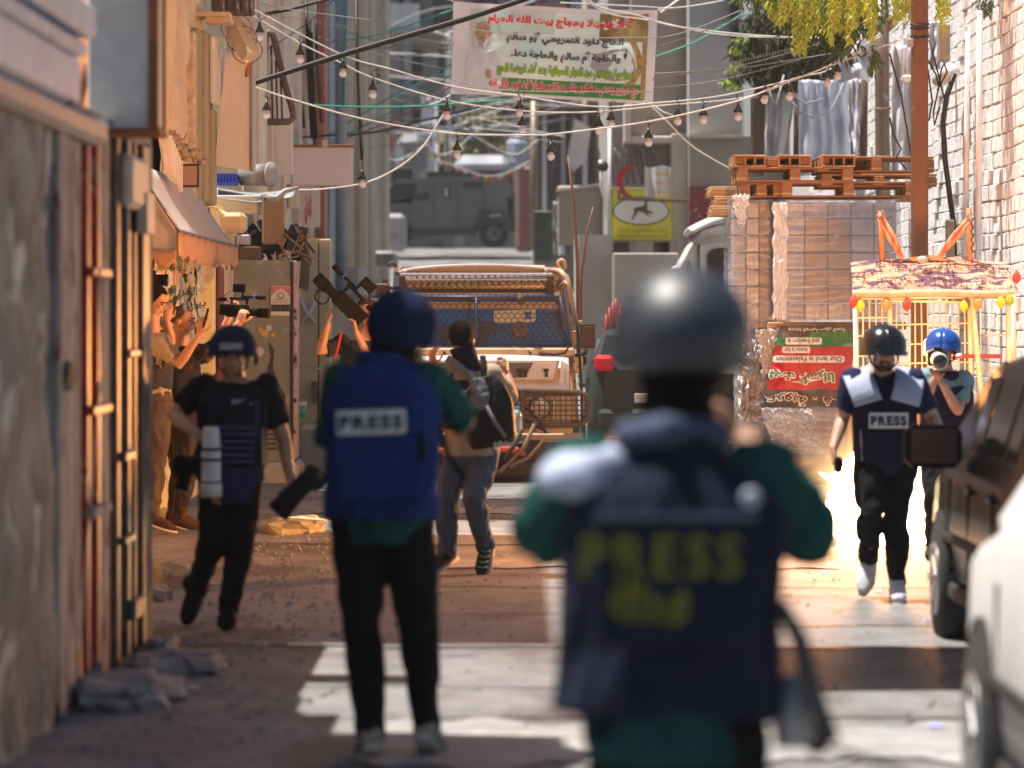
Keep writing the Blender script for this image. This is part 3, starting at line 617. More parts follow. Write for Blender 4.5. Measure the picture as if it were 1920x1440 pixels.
for i, (x0, x1, lb) in enumerate(((1376, 1436, 'left one of the three box shaped pallet ends on top of the pile'), (1459, 1521, 'middle one of the three box shaped pallet ends on top'), (1541, 1604, 'right one of the three box shaped pallet ends on top'))):
    a = W(x0, 313, Yl); b = W(x1, 290, Yl); o = empty('pallet_end', (a.x, Yl, a.z), lb, 'pallet', 'pallet ends on top of the pile'); wd = b.x - a.x; ht = b.z - a.z
    bd = boxmesh('board', (wd, .9, .018), wood); bk = boxmesh('block', (.022, .85, ht - .04), wood)
    inst(bd, 'board', o, (a.x + wd / 2, Yl + .45, a.z + .01)); inst(bd, 'board', o, (a.x + wd / 2, Yl + .45, b.z - .01))
    for t in (.03, .36, .66, .97): inst(bk, 'block', o, (a.x + wd * t, Yl + .44, (a.z + b.z) / 2))
    bb = boxmesh('back_board', (wd * .97, .02, ht - .05), wood); inst(bb, 'back_board', o, (a.x + wd / 2, Yl + .5, (a.z + b.z) / 2))
for i, (x0, x1, yb) in enumerate(((1333, 1388, 404), (1338, 1386, 386), (1330, 1388, 368))):
    pal(x0, x1, yb, 39.2 + i * .02, .8, ['bottom', 'middle', 'top'][i] + ' pale pallet of the small stack left of the pile', m=woodl, H=.10, group='pale pallets left of the pile')
k = MB(); k.bp(1690, 368, 1722, 376, Yl, .6); k.bp(1600, 300, 1634, 322, 39.5, .08, .01); tag(k.build('loose_board', wood, kind='stuff'), 'loose boards beside the grey pole on the pile', 'board')
# ================================================================ shrink-wrapped loads
def wrapmat(name, a, b, al=.35):
    m = mat(name, a, b, scale=2.0, rough=.16, bump=.45, bscale=5, stretch=(2.5, 1, 3), spec=1.0, lo=.3, hi=.6); m.node_tree.nodes['Principled BSDF'].inputs['Alpha'].default_value = al; return m
film = wrapmat('stretch_film', (.80, .86, .98), (.52, .56, .68), .33)
filmc = wrapmat('clear_film', (.80, .80, .84), (.6, .6, .66), .42)
carton = mat('carton_stack', (.46, .28, .15), (.30, .17, .09), scale=3, rough=.8, stretch=(1, 1, 3), bump=.2); cartonb = mat('carton_blue', (.16, .18, .36), (.50, .50, .62), scale=5, rough=.6)
greyc = mat('carton_grey', (.46, .46, .52), (.30, .30, .36), scale=4, rough=.7)
_silv_imgfree = mat('silver_foil', (.60, .60, .63), (.34, .32, .33), scale=7, rough=.3, metal=.3, bump=1, bscale=9, c3=(.12, .10, .10), scale3=6, lo3=.62, hi3=.66)
def wrapped(name, x0, x1, y0, y1, Y, D, label, rows, cols, mats, fm, amp=.02):
    a = W(x0, y1, Y); b = W(x1, y0, Y); o = empty(name, (a.x + (b.x - a.x) / 2, Y + D / 2, a.z), label, 'wrapped goods'); wd = (b.x - a.x); ht = (b.z - a.z)
    cw, chh = (wd - .06) / cols, (ht - .04) / rows
    for j in range(rows):
        for i in range(cols):
            bm_ = boxmesh('carton', (cw - .012, D - .06, chh - .012), mats(i, j), .008); inst(bm_, 'carton', o, (a.x + .03 + cw * (i + .5), Y + D / 2 + random.uniform(-.008, .008), a.z + .02 + chh * (j + .5)))
    k = MB(); 
    def f(u, v):
        per = [(-wd / 2, -D / 2), (wd / 2, -D / 2), (wd / 2, D / 2), (-wd / 2, D / 2), (-wd / 2, -D / 2)]
        t = u * 4; q = min(int(t), 3); r_ = t - q; p = V(per[q]).lerp(V(per[q + 1]), r_)
        n = V(p).normalized() * (amp * (noise.noise(V((u * 14, v * 3, x0))) + .4 * math.sin(v * 60 + 6 * noise.noise(V((u * 6, v * 2, 5))))) + .01)
        return (a.x + wd / 2 + p.x + n.x, Y + D / 2 + p.y + n.y, a.z + v * ht)
    k.grid(f, 120, 70); k.build('stretch_wrap', fm, o, fix=False)
    k = MB(); k.grid(lambda u, v: (a.x + wd * u, Y + D * v, b.z + .012 + .02 * noise.noise(V((u * 6, v * 6, x0)))), 16, 16); k.build('top_sheet', fm, o, fix=False)
    return o
def ms(i, j):
    if i == 0: return greyc
    if j >= 6: return cartonb
    if j == 0: return _silv_imgfree
    return carton if i in (1, 2) else greyc
wrapped('wrapped_load', 1460, 1688, 374, 604, 38.6, 1.1, 'large upper load of boxes in cloudy stretch film under the pallets', 7, 5, ms, film)
wrapped('wrapped_load', 1368, 1455, 374, 636, 38.9, 1.0, 'tall narrow film-wrapped load between the white cab and the large load', 8, 3, lambda i, j: carton if i == 2 else (greyc if i == 0 else _silv_imgfree), film)
wrapped('wrapped_load', 1442, 1600, 622, 905, 38.9, 1.0, 'lower wrapped load behind the upside down red and green banner', 5, 3, lambda i, j: carton if j < 2 else greyc, filmc)
k = MB(); k.bp(1440, 604, 1700, 618, 38.7, 1.1, .01); tag(k.build('support_pallet', wood), 'flat pallet edge between the upper wrapped load and the banner', 'pallet')
k = MB(); k.bp(1378, 634, 1456, 646, 38.9, 1.0, .01); tag(k.build('support_pallet', wood), 'flat pallet edge beneath the tall narrow wrapped load', 'pallet')
wrapped('wrapped_load', 1385, 1440, 648, 905, 39.3, .8, 'lower wrapped load with crumpled silver foil left of the banner', 4, 2, lambda i, j: greyc, filmc)
# crumpled foil and film sheets
def crumple(name, x0, x1, y0, y1, Y, m, label, amp=.06, sl=0, cat='plastic sheet', sd=0, bot=1.0):
    k = MB(); xm = (x0 + x1) / 2
    def f(u, v):
        p = W(xm + (x0 + (x1 - x0) * u - xm) * (1 - (1 - bot) * v) + sl * v, y0 + (y1 - y0) * v + 5 * noise.noise(V((u * 4, 0, sd))), Y)
        q = V((u * 5, v * 7, sd)); return p + V((.03 * noise.noise(q * 1.5), -amp * abs(noise.noise(q)) - amp * .5 * abs(noise.noise(q * 3)), .02 * noise.noise(q * 2)))
    k.grid(f, 40, 50, smooth=False); return tag(k.build(name, m, fix=False, solid=.003), label, cat)
crumple('foil_sheet', 1388, 1440, 636, 790, 38.6, _silv_imgfree, 'crumpled silver foil sheet left of the upside down banner', .12, -4, sd=1)
crumple('film_sheet', 1424, 1520, 765, 850, 38.3, filmc, 'loose clear film spilling below the banner', .12, 30, sd=2)
crumple('film_sheet', 1372, 1406, 365, 420, 38.5, mat('milky_film', (.80, .82, .88), rough=.3), 'white film flap at the top of the narrow wrapped load', .05, 0, sd=3, bot=.3)
crumple('film_sheet', 1450, 1475, 380, 600, 38.4, mat('milky_film', (.80, .82, .88), rough=.3), 'milky film edge strip down the left side of the large load', .06, 0, sd=4)
crumple('cloth_sheet', 1418, 1462, 618, 700, 38.3, mat('pale_cloth', (.62, .60, .60), (.5, .47, .46), scale=4, rough=.7), 'pale sheet folded over the upper left corner of the banner', .08, 10, sd=5)
# upside down banner wrapped over the lower load
bn_r = mat('banner_red', (.52, .02, .035), (.42, .02, .03), scale=4, rough=.5); bn_g = mat('banner_green', (.03, .22, .06), (.02, .14, .04), scale=4, rough=.5); bn_k = mat('banner_black', (.02, .02, .02), (.12, .09, .07), scale=5, rough=.5); bn_w = mat('banner_white', (.74, .72, .74), rough=.55)
Yn = 38.05
ubn = empty('printed_banner', W(1540, 765, Yn), 'red green and black printed banner hung upside down over the lower load', 'banner')
def usurf(px, py, off=0):
    p = W(px, py, Yn); return p + V((0, .05 * noise.noise(V((px * .018, py * .02, 2))) + .02 * noise.noise(V((px * .05, py * .06, 5))) + (max(0, 1470 - px) * .005) - off, 0))
def ustrip(name, y0, y1, m, x0a=1448, x0b=1436, yl0=0):
    k = MB(); k.grid(lambda u, v: usurf((x0a + (x0b - x0a) * v) + (1604 - x0a) * u, y0 + (y1 - y0) * v + 5 * noise.noise(V((u * 4, y0, 1)))), 50, 10); return k.build(name, m, ubn, fix=False)
ustrip('black_band', 610, 632, bn_k, 1466, 1458); ustrip('green_band', 632, 648, bn_g, 1458, 1455); ustrip('red_band', 648, 730, bn_r, 1455, 1440); ustrip('black_band', 730, 764, bn_k, 1440, 1432)
k = MB(); k.grid(lambda u, v: usurf(1520 + 84 * u, 622 + 30 * v * (1 - .2 * u), .012), 16, 5); k.build('green_patch', bn_g, ubn, fix=False)
def ulabel(x0, x1, y0, y1):
    k = MB(); n = 14; r = (y1 - y0) / 2; pts = []
    for i in range(n + 1): a = math.pi / 2 - math.pi * i / n; pts.append((x1 - r * .4 + r * .6 * math.cos(a), (y0 + y1) / 2 - r * math.sin(a)))
    for i in range(n + 1): a = -math.pi / 2 - math.pi * i / n; pts.append((x0 + r * .4 + r * .6 * math.cos(a), (y0 + y1) / 2 - r * math.sin(a)))
    k.grid(lambda u, v: usurf(x0 + (x1 - x0) * u, y0 + (y1 - y0) * (v if 0.03 < u < .97 else .5 + (v - .5) * .7), .022), 30, 2); k.build('text_strip', bn_w, ubn, fix=False)
def utext(t, x0, x1, y0, y1, m, ar=False, bold=.01, off=.030, name='lettering'):
    # upside down: text runs from x1 to x0, its top towards larger y
    return lettering(t, name, m, ubn, lambda x, y: usurf(x1 - x, y0 + y, off), 0, x1 - x0, 0, y1 - y0, bold, ar)
txd = mat('print_dark', (.05, .04, .05))
ulabel(1472, 1541, 633, 646); utext('and freedom is', 1477, 1536, 634.5, 644.5, txd)
ulabel(1466, 1519, 650, 662); utext('honor is for', 1471, 1513, 651.5, 660.5, txd)
ulabel(1450, 1583, 667, 680); utext('Our land is Palestinian', 1456, 1578, 668.5, 678.5, txd)
utext('بيت لأسرانا', 1442, 1566, 691, 722, bn_w, True, .11, .020, 'lettering_outline'); utext('بيت لأسرانا', 1444, 1564, 693, 720, bn_g, True, .03, .032)
utext('عروبة ، فجر', 1436, 1600, 734, 762, bn_w, True, .075, .020, 'lettering_outline'); utext('عروبة ، فجر', 1438, 1598, 736, 760, mat('print_brown', (.16, .08, .05)), True, .03, .032)
utext('وحدتنا الوطنية طريق الحرية', 1478, 1585, 614, 622, bn_w, True, .02, .02)
# unseen cloth added over the near street to shade the road by the cars
k = MB(); k.grid(lambda u, v: (-.65 + 2.9 * u, 17.75 + 2.3 * v + .1 * math.sin(u * 5), 4.35 - .25 * math.sin(u * 3.14) + .03 * math.sin(v * 9)), 20, 14)
tag(k.build('added_shade_cloth', mat('shade_cloth', (.35, .30, .25), rough=.9), fix=False, solid=.004), 'plain brownish cloth added unseen above the frame to shade the near street', 'canopy')
# ================================================================ LEFT STREET ROW beyond the yellow house
beige = mat('beige_stone', (.52, .44, .35), (.42, .35, .27), scale=1.5, rough=.9, bump=.4, bscale=12, c3=(.30, .25, .2), scale3=1.2, lo3=.6, hi3=.68)
beige2 = mat('pale_beige_wall', (.60, .54, .44), (.50, .44, .35), scale=2, rough=.9, bump=.3, bscale=12)
greyw = mat('grey_render', (.42, .42, .42), (.30, .30, .31), scale=1.2, rough=.95, bump=.4, bscale=9, c3=(.16, .15, .15), scale3=1, lo3=.6)
darkw = mat('dark_opening', (.025, .025, .03), rough=.5)
tealp = mat('teal_paint', (.16, .34, .33), (.10, .22, .22), scale=5, rough=.5)
bluep = mat('blue_grey_pipe', (.22, .30, .38), (.16, .20, .25), scale=4, rough=.45)
redpi = mat('faded_red_pipe', (.50, .17, .12), (.40, .12, .09), scale=4, rough=.5)
XB = -3.0
hs = empty('street_house', (XB, 60, 0), 'tall beige house with many pipes and shutters along the left of the street', 'building')
k = MB(); k.box((XB - 3, 65, 5), (6, 30, 13)); k.box((XB - 1.5, 46.2, 2.2), (3, 7.4, 5.2)); k.build('wall', beige, hs)
rs = random.Random(3)
def lp(name, px0, px1, y0, y1, m, x=XB, d=.14, parent=hs): return lpost(name, px0, px1, y0, y1, x, m, d, parent)
px = 478.0; i = 0
while px < 735:
    wd = rs.choice((4, 6, 9, 12)); nm, m, xx = rs.choice((('pilaster', beige2, .22), ('downpipe', redpi, .18), ('shutter', greyw, .1), ('window_opening', darkw, .02), ('pilaster', beige, .26), ('pilaster', beige2, .3), ('downpipe', bluep, .2)))
    lp(nm, px, px + wd, rs.uniform(-120, -20), 560 if nm != 'window_opening' else rs.uniform(150, 300), m, XB + xx)
    if nm == 'window_opening': lp('shutter', px, px + wd, rs.uniform(300, 360), rs.uniform(450, 560), rs.choice((tealp, darkw, greyw)), XB + xx)
    px += wd + rs.choice((0, 2, 5, 8)); i += 1
pipe('downpipe', [(639, -20), (639, 180), (640, 380), (640, 560)], 50.0, .075, bluep, 'fat blue grey downpipe on the left row of houses', 'pipe', 14)
pipe('downpipe', [(606, -10), (606, 120), (607, 230)], 50.6, .035, redpi, 'thin salmon red pipe left of the fat blue grey downpipe')
pipe('downpipe', [(650, -20), (646, 100), (644, 200)], 49.8, .02, mat('green_pipe', (.05, .25, .2), rough=.4), 'thin green pipe on the fat blue grey downpipe')
for i, (xa, y0, y1) in enumerate(((574, 0, 260), (580, 40, 280), (592, 0, 230), (584, 60, 260), (668, 0, 300), (560, 60, 240))):
    pipe('wall_cable', [(xa, y0), (xa + 3, (y0 + y1) / 2), (xa + 10, y1)], 49.5, .02, blk, 'black cables running down the beige house front', 'cable', 5, 'black cables down the beige house')
# grey and white boards standing out from the house, brown tube frame
bk = empty('projecting_sign', W(512, 340, 44), 'plain pale sign board jutting from the house behind the brown tube frame', 'sign')
k = MB(); k.bp(475, 60, 493, 330, 43.2, .2, .01); k.build('side_board', mat('grey_board', (.50, .50, .49), (.42, .42, .41), scale=3, rough=.7), bk)
k = MB(); k.bp(493, 165, 549, 328, 44.5, .06, .01); k.build('board', mat('pale_board', (.66, .65, .62), (.58, .56, .53), scale=3, rough=.6), bk)
k = MB(); k.bp(492, 230, 512, 345, 44.2, .2, .01); k.build('support', beige2, bk)
k = MB(); pts = [(496, 228), (495, 120), (498, 70), (504, 60), (512, 66), (516, 80), (532, 150), (548, 205), (550, 220), (542, 228), (520, 229), (496, 228)]
k.tube([W(x, y, 43) for x, y in pts], .038, 8, cap=False)
fr = empty('tube_frame', W(520, 228, 43), 'rounded triangular brown tube frame hanging above the pale sign board', 'metal frame'); k.build('frame_tube', mat('brown_tube', (.13, .075, .055), (.09, .05, .04), scale=5, rough=.5), fr)
for x in (508, 517, 526): 
    k = MB(); k.tube([W(x, 75 + (x - 505) * 3.2, 43), W(x + 3, 225, 43)], .012, 5); k.build('rod', blk, fr)
# white sign facing the camera, attached to the near left house
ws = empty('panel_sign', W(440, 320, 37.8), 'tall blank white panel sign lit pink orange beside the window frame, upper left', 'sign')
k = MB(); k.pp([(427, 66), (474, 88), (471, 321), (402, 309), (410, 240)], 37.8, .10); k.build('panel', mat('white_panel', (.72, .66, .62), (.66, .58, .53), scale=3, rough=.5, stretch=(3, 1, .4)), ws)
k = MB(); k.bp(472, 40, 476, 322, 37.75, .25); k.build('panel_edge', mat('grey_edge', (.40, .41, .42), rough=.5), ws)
# boxed duct wrapped with wire
dt = empty('boxed_duct', W(452, 100, 37.2), 'plastered boxed duct tied with wire jutting out over the white panel sign', 'duct')
k = MB(); k.tube([W(436, 38, 37.6), W(452, 74, 37.5), W(470, 108, 37.4)], [(.10, .10), (.11, .10), (.09, .09)], 4, smooth=False); k.build('duct_body', plas, dt)
for t in (.2, .5, .8):
    c = W(436 + 34 * t, 38 + 70 * t, 37.5); k = MB(); k.tube([c + V((.15 * math.cos(a), .02, .13 * math.sin(a))) for a in [j * .63 for j in range(11)]], .006, 5); k.build('tie_wire', rust, dt)
k = MB(); k.cyl(W(465, 113, 37), W(463, 144, 37), .022); k.build('pipe_end', mat('orange_rust', (.38, .12, .03), rough=.6), dt)
k = MB(); k.bp(395, -20, 470, 22, 37.4, .6, .02); tag(k.build('balcony_slab', mat('dark_wood', (.12, .08, .06), (.08, .05, .04), scale=4, rough=.8)), 'dark balcony slab at the very top of the plastered house', 'balcony')
for i, x in enumerate((418, 445, 462, 471)): 
    pipe('balcony_bar', [(x, -20), (x, 30)], 37.2, .02, greym, 'thin grey bars under the dark balcony slab', 'bar', 6, 'bars under the balcony slab')
# ledge with bucket, crates, rubbish
lg = empty('ledge_roof', W(460, 400, 40.5), 'bent grey sheet ledge with a bucket and blue crate on it', 'ledge')
k = MB()
k.grid(lambda u, v: W(400 + 150 * u, 349 + 20 * (v) + 10 * math.sin(u * 3.1), 40) + V((0, .0 + .5 * (1 - v), .02 * noise.noise(V((u * 5, v, 1))))), 30, 5); k.build('top_sheet', mat('grey_sheet', (.30, .31, .32), (.22, .23, .24), scale=4, rough=.5), lg, fix=False, solid=.012)
k = MB(); k.bp(402, 366, 490, 402, 40.05, .1, .01); k.build('fascia', mat('cream_fascia', (.60, .57, .48), (.52, .49, .40), scale=4, rough=.7), lg)
k = MB(); k.bp(491, 366, 532, 458, 39.9, .14, .02); k.build('wood_block', mat('pale_wood', (.48, .43, .34), (.38, .33, .25), scale=4, rough=.8, stretch=(3, 1, .4), c3=(.25, .16, .1), scale3=9, lo3=.66), lg)
k = MB(); k.tube([W(500, 372, 39.8), W(520, 372, 39.8), W(535, 358, 39.8), W(560, 352, 39.8)], [.05, .04, .03, .02], 7); k.build('bent_flashing', mat('grey_sheet', (.5, .5, .5)), lg)
bkt = empty('plastic_bucket', W(480, 347, 40.2), 'dirty grey bucket lying on its side on the sheet ledge', 'bucket')
k = MB(); k.cyl(W(452, 330, 40.3), W(508, 327, 40.2), .10, .125, 20); k.build('bucket_body', mat('dirty_bucket', (.26, .26, .27), (.15, .14, .14), scale=6, rough=.6), bkt)
k = MB(); k.cyl(W(506, 327, 40.19), W(510, 327, 40.18), .132, .132, 20); k.build('rim', mat('bucket_rim', (.30, .29, .28)), bkt)
cb = empty('blue_crate', W(422, 346, 40.2), 'blue plastic crate next to the bucket on the sheet ledge', 'crate')
blp = mat('blue_plastic', (.02, .07, .50), rough=.4)
for x in range(404, 442, 6): k = MB(); k.bp(x, 325, x + 4, 345, 40.1, .3); k.build('slat', blp, cb)
k = MB(); k.bp(402, 341, 443, 347, 40.08, .34); k.build('base', blp, cb)
# jumble of black metal and plastic above the cabinet
jk = MB()
for q in range(46):
    c = W(rs.uniform(445, 580), rs.uniform(432, 482), 39.9 + rs.uniform(0, .5)); rt = Matrix.Rotation(rs.uniform(0, 3), 3, 'Y') @ Matrix.Rotation(rs.uniform(-.8, .8), 3, 'X')
    jk.box(c, (rs.uniform(.08, .34), .015, rs.uniform(.02, .12)), rt)
tag(jk.build('scrap_heap', mat('black_scrap', (.02, .02, .023), (.05, .05, .055), scale=6, rough=.45), kind='stuff'), 'tangle of black plastic and metal scrap on top of the grey cabinet', 'scrap')
jk = MB()
for q in range(14):
    c = W(rs.uniform(525, 582), rs.uniform(440, 500), 39.8); rt = Matrix.Rotation(rs.uniform(0, 3), 3, 'Y'); jk.box(c, (rs.uniform(.1, .3), .01, rs.uniform(.008, .02)), rt)
tag(jk.build('metal_sticks', galv, kind='stuff'), 'bright bent metal strips among the black scrap', 'scrap')
for i, (a, b, c, d_) in enumerate((((566, 470), (582, 480), (578, 545), (560, 540)), ((560, 430), (578, 428), (572, 470), (556, 460)))):
    k = MB(); k.pp([a, b, c, d_], 39.85, .01); tag(k.build('black_flap', mat('black_scrap', (0, 0, 0))), ['black plastic flap hanging down beside the pink cabinet edge', 'black flap sticking up right of the scrap heap'][i], 'plastic sheet')
k = MB(); k.bp(448, 462, 486, 486, 39.6, .3, .01); tag(k.build('stacked_boards', mat('brown_board', (.12, .08, .06), (.09, .06, .045), scale=9, rough=.8, stretch=(1, 1, 8))), 'short stack of brown boards on the cabinet top', 'boards')
k = MB(); k.bp(442, 440, 468, 460, 39.9, .2, .01); tag(k.build('lilac_box', mat('lilac_box', (.40, .45, .60), rough=.5)), 'pale lilac box in the scrap above the cabinet', 'box')
# grey metal cabinet with poster
Yc = 39.6
cab = empty('metal_cabinet', W(492, 872, Yc), 'tall grey metal cabinet with a pink edge and a small poster behind the walking man', 'cabinet')
cabm = mat('cabinet_grey', (.22, .235, .215), (.17, .18, .165), scale=2.5, rough=.5, bump=.15, c3=(.28, .29, .26), scale3=4)
k = MB(); k.pp([(437, 486), (549, 489), (547, 872), (437, 868)], Yc, .55); k.build('cabinet_body', cabm, cab)
k = MB(); k.bp(549, 489, 556, 860, Yc + .01, .5, .005); k.build('edge_strip', mat('pink_edge', (.50, .33, .36), (.42, .3, .3), scale=6, rough=.5, c3=(.02, .02, .02), scale3=8), cab)
k = MB(); k.bp(545, 490, 550, 858, Yc - .03, .08, .004); k.build('door_edge', blk, cab)
for i in range(7): k = MB(); k.bp(482, 785 + i * 9, 520, 789 + i * 9, Yc - .02, .03); k.build('vent_slot', darkw, cab)
k = MB(); k.pp([(503, 640), (514, 655), (512, 690), (522, 720), (536, 742), (534, 765), (522, 785), (512, 770), (510, 740), (500, 722), (502, 690), (508, 670)], Yc - .01, .012); k.build('paint_blot', mat('black_paint', (.03, .03, .035), rough=.5), cab)
for i, (x, y, r_) in enumerate(((497, 625, 7), (504, 615, 6), (489, 620, 5), (486, 660, 9), (512, 628, 4))):
    k = MB(); k.pp([(x + r_ * math.cos(a) * (1 + .3 * math.sin(a * 3 + i)), y + r_ * math.sin(a)) for a in [j * .785 for j in range(8)]], Yc - .012, .013); k.build('sticker_remnant', [mat('orange_paper', (.60, .35, .10)), mat('old_paper', (.5, .48, .42))][i % 2], cab)
po = MB(); po.pp([(508, 536), (545, 537), (543, 592), (507, 591)], Yc - .02, .006); po = po.build('poster', mat('poster_paper', (.60, .58, .57), rough=.6), cab)
k = MB(); k.pp([(509, 537), (544.5, 538), (544, 556), (540, 550), (534, 545), (527, 541), (520, 545), (513, 550), (509, 555)], Yc - .03, .008); k.build('poster_arch', mat('poster_pink', (.55, .16, .22), rough=.6), po)
k = MB(); k.bp(508.5, 571, 525, 584, Yc - .03, .008); k.build('poster_block', txd, po); k = MB(); k.bp(526, 571, 543, 584, Yc - .03, .008); k.build('poster_block', txd, po)
for y, t in ((561, 'ذكرى الشهيد'), (566, 'الذين صدقوا ما عاهدوا')):
    lettering(t, 'poster_lettering', txd, po, lambda x, yy: W(0, 0, Yc) * 0 + V(((x - 960) / F * Yc, Yc - .028, CH + (HZ - yy) / F * Yc)), 512, 540, y + 2, y - 2, .01, True)
k = MB(); k.tube([W(527 + 6 * math.cos(a), 554 + 5 * math.sin(a), Yc - .03) for a in [j * .52 for j in range(13)]], .004, 4); k.build('poster_drawing', txd, po)
k = MB(); k.bp(470, 868, 560, 925, 39.2, 1.2, .05); tag(k.build('concrete_block', mat('kerb_concrete', (.42, .41, .39), (.30, .29, .28), scale=3, rough=.95, bump=.5, bscale=18)), 'pale concrete kerb block at the foot of the grey cabinet', 'kerb')
# tan wall panels beyond the cabinet
tanw = mat('tan_panel', (.50, .45, .33), (.42, .37, .27), scale=2, rough=.8, bump=.15, c3=(.46, .47, .50), scale3=2.5, lo3=.62, hi3=.66)
hz = empty('panelled_kiosk', W(590, 830, 44), 'tan panelled kiosk wall with faint blue grey scrawl beside the cabinet', 'kiosk')
for i, (x0, x1, y0, y1) in enumerate(((548, 596, 446, 545), (598, 620, 448, 545), (548, 596, 547, 690), (598, 620, 547, 690), (548, 596, 692, 800), (598, 620, 692, 800))):
    k = MB(); k.bp(x0, y0, x1, y1, 44, .3, .012); k.build('wall_panel', tanw, hz)
k = MB(); k.tube([W(563, 560, 43.95), W(575, 585, 43.95), W(590, 606, 43.95)], [.02, .03, .02], 5); k.tube([W(592, 562, 43.95), W(578, 590, 43.95), W(562, 608, 43.95)], [.02, .03, .02], 5); k.build('scrawl', mat('scrawl_blue', (.42, .46, .55)), hz)
k = MB(); k.bp(584, 715, 596, 756, 43.9, .05); k.build('dark_hatch', greym, hz)
k = MB(); k.bp(560, 800, 630, 900, 43, 1.5, .03); tag(k.build('low_step', mat('kerb_concrete', (0, 0, 0))), 'low grey concrete step in front of the tan kiosk', 'step')
gc = empty('green_tub', W(562, 783, 42.6), 'green plastic tub with a clear rim standing beside the cabinet', 'tub')
k = MB(); k.tube([W(562, 783, 42.6), W(562, 762, 42.6)], [.06, .075], 14); k.build('tub_body', mat('green_plastic', (.02, .38, .26), rough=.4), gc)
k = MB(); k.tube([W(562, 762, 42.6), W(562, 753, 42.6)], [.077, .082], 14); k.build('tub_rim', mat('clear_rim', (.5, .52, .5), rough=.3), gc)
# white blank sign and red lettered sign
sg = empty('blank_sign', W(604, 348, 47), 'blank white sign board stained pink with a rusty top edge', 'sign')
k = MB(); k.bp(547, 275, 661, 348, 47, .08, .01); k.build('sign_board', mat('stained_white', (.70, .64, .63), (.66, .56, .56), scale=1.6, rough=.5, c3=(.66, .40, .46), scale3=1.2, lo3=.62, hi3=.75), sg)
k = MB(); k.bp(545, 271, 663, 276, 46.98, .12, .005); k.build('top_rail', rust, sg); k = MB(); k.bp(604, 262, 615, 275, 46.95, .06); k.build('clip', beige2, sg)
sg = empty('lettered_sign', W(575, 430, 47.5), 'small white sign with red letters below the blank white sign', 'sign')
k = MB(); k.pp([(562, 348), (600, 350), (600, 426), (566, 428), (560, 400)], 47.5, .05); k.build('sign_board', mat('white_board', (.66, .65, .64), (.55, .54, .52), scale=5, rough=.6), sg)
ln = lambda x, y: V(((x - 960) / F * 47.5, 47.48, CH + (HZ - y) / F * 47.5))
lettering('ف ن', 'lettering', mat('sign_red', (.55, .03, .04)), sg, ln, 572, 584, 420, 352, .05, True)
for i, (x0, y0, x1, y1) in enumerate(((540, 352, 560, 392), (528, 345, 548, 360))):
    k = MB(); k.bp(x0, y0, x1, y1, 46, .2, .02); tag(k.build('meter_box', [beige2, redpi][i]), ['beige box with dark stains left of the small red lettered sign', 'small red box above the beige box'][i], 'box')
# blue tarpaulin and clutter at far left of the lane
drape('tarpaulin', 700, 728, 372, 458, 92, mat('blue_tarp', (.09, .15, .34), (.06, .10, .24), scale=1, rough=.6), 'dull blue tarpaulin hanging at the left corner by the dark truck', .3, 7, -.3, sway=8, sd=11)
k = MB(); k.bp(706, 400, 760, 470, 90, 1.5, .1); tag(k.build('corner_rubble', greyw), 'grey corner wall stub below the blue tarpaulin', 'wall')
for i, (x0, x1, y0, y1, Y) in enumerate(((676, 704, 520, 560, 62), (640, 680, 500, 560, 56), (690, 740, 470, 500, 80))):
    k = MB(); k.bp(x0, y0, x1, y1, Y, 2.5, .06); tag(k.build('concrete_step', mat('kerb_concrete', (0, 0, 0))), ['small concrete step along the left side behind the dark blue helmet', 'grey plinth at the foot of the teal shutter', 'far grey kerb step where the lane turns'][i], 'step')

# ================================================================ FAR BACK: hillside houses closing the street
fb = empty('far_house', (-1, 132, 4), 'grey brown apartment house closing the far end of the street', 'building')
farw = mat('far_wall', (.60, .56, .52), (.44, .41, .39), scale=.5, rough=.95, bump=.3, bscale=3, c3=(.30, .29, .28), scale3=.6, lo3=.55)
k = MB(); k.box((-3, 137, 14), (22, 8, 24)); k.build('wall', farw, fb)
rf = random.Random(9)
for j in range(5):
    for i in range(9):
        x = -8 + i * 1.45 + rf.uniform(-.2, .2); z = 6.4 + j * 2.0
        k = MB(); k.box((x, 132.95, z), (rf.uniform(.7, 1.0), .2, rf.uniform(1.0, 1.4)), bev=.02); wn = k.build('window', darkw, fb)
        k = MB(); k.box((x, 132.8, z - .75), (1.15, .3, .12)); k.build('sill', beige2, wn)
for i, x in enumerate((-6.3, -3.6, -1.8, .2, 2.2, 3.9)):
    k = MB(); k.box((x, 132.2, 11), (.3, .4, 16)); k.build('column', [beige2, greyw, beige2][i % 3], fb)
for j in range(4):
    k = MB(); k.box((-2.5, 131.8, 7.3 + j * 2.1), (12, 1.4, .18)); k.build('balcony_slab', greyw, fb)
    for q in range(10):
        if rf.random() < .5:
            x = -8 + q * 1.25; kk = MB(); kk.grid(lambda u, v: (x + u * 1.1, 131.1 + .1 * math.sin(u * 18), 8.2 + j * 2.1 - v * rf.choice((.8, .8))), 10, 2)
            kk.build('hanging_cloth', rf.choice((mat('cloth_white', (.6, .6, .62)), mat('cloth_blue', (.2, .3, .45)), mat('cloth_red', (.45, .15, .13)), mat('cloth_grey', (.3, .3, .3)))), fb, fix=False)
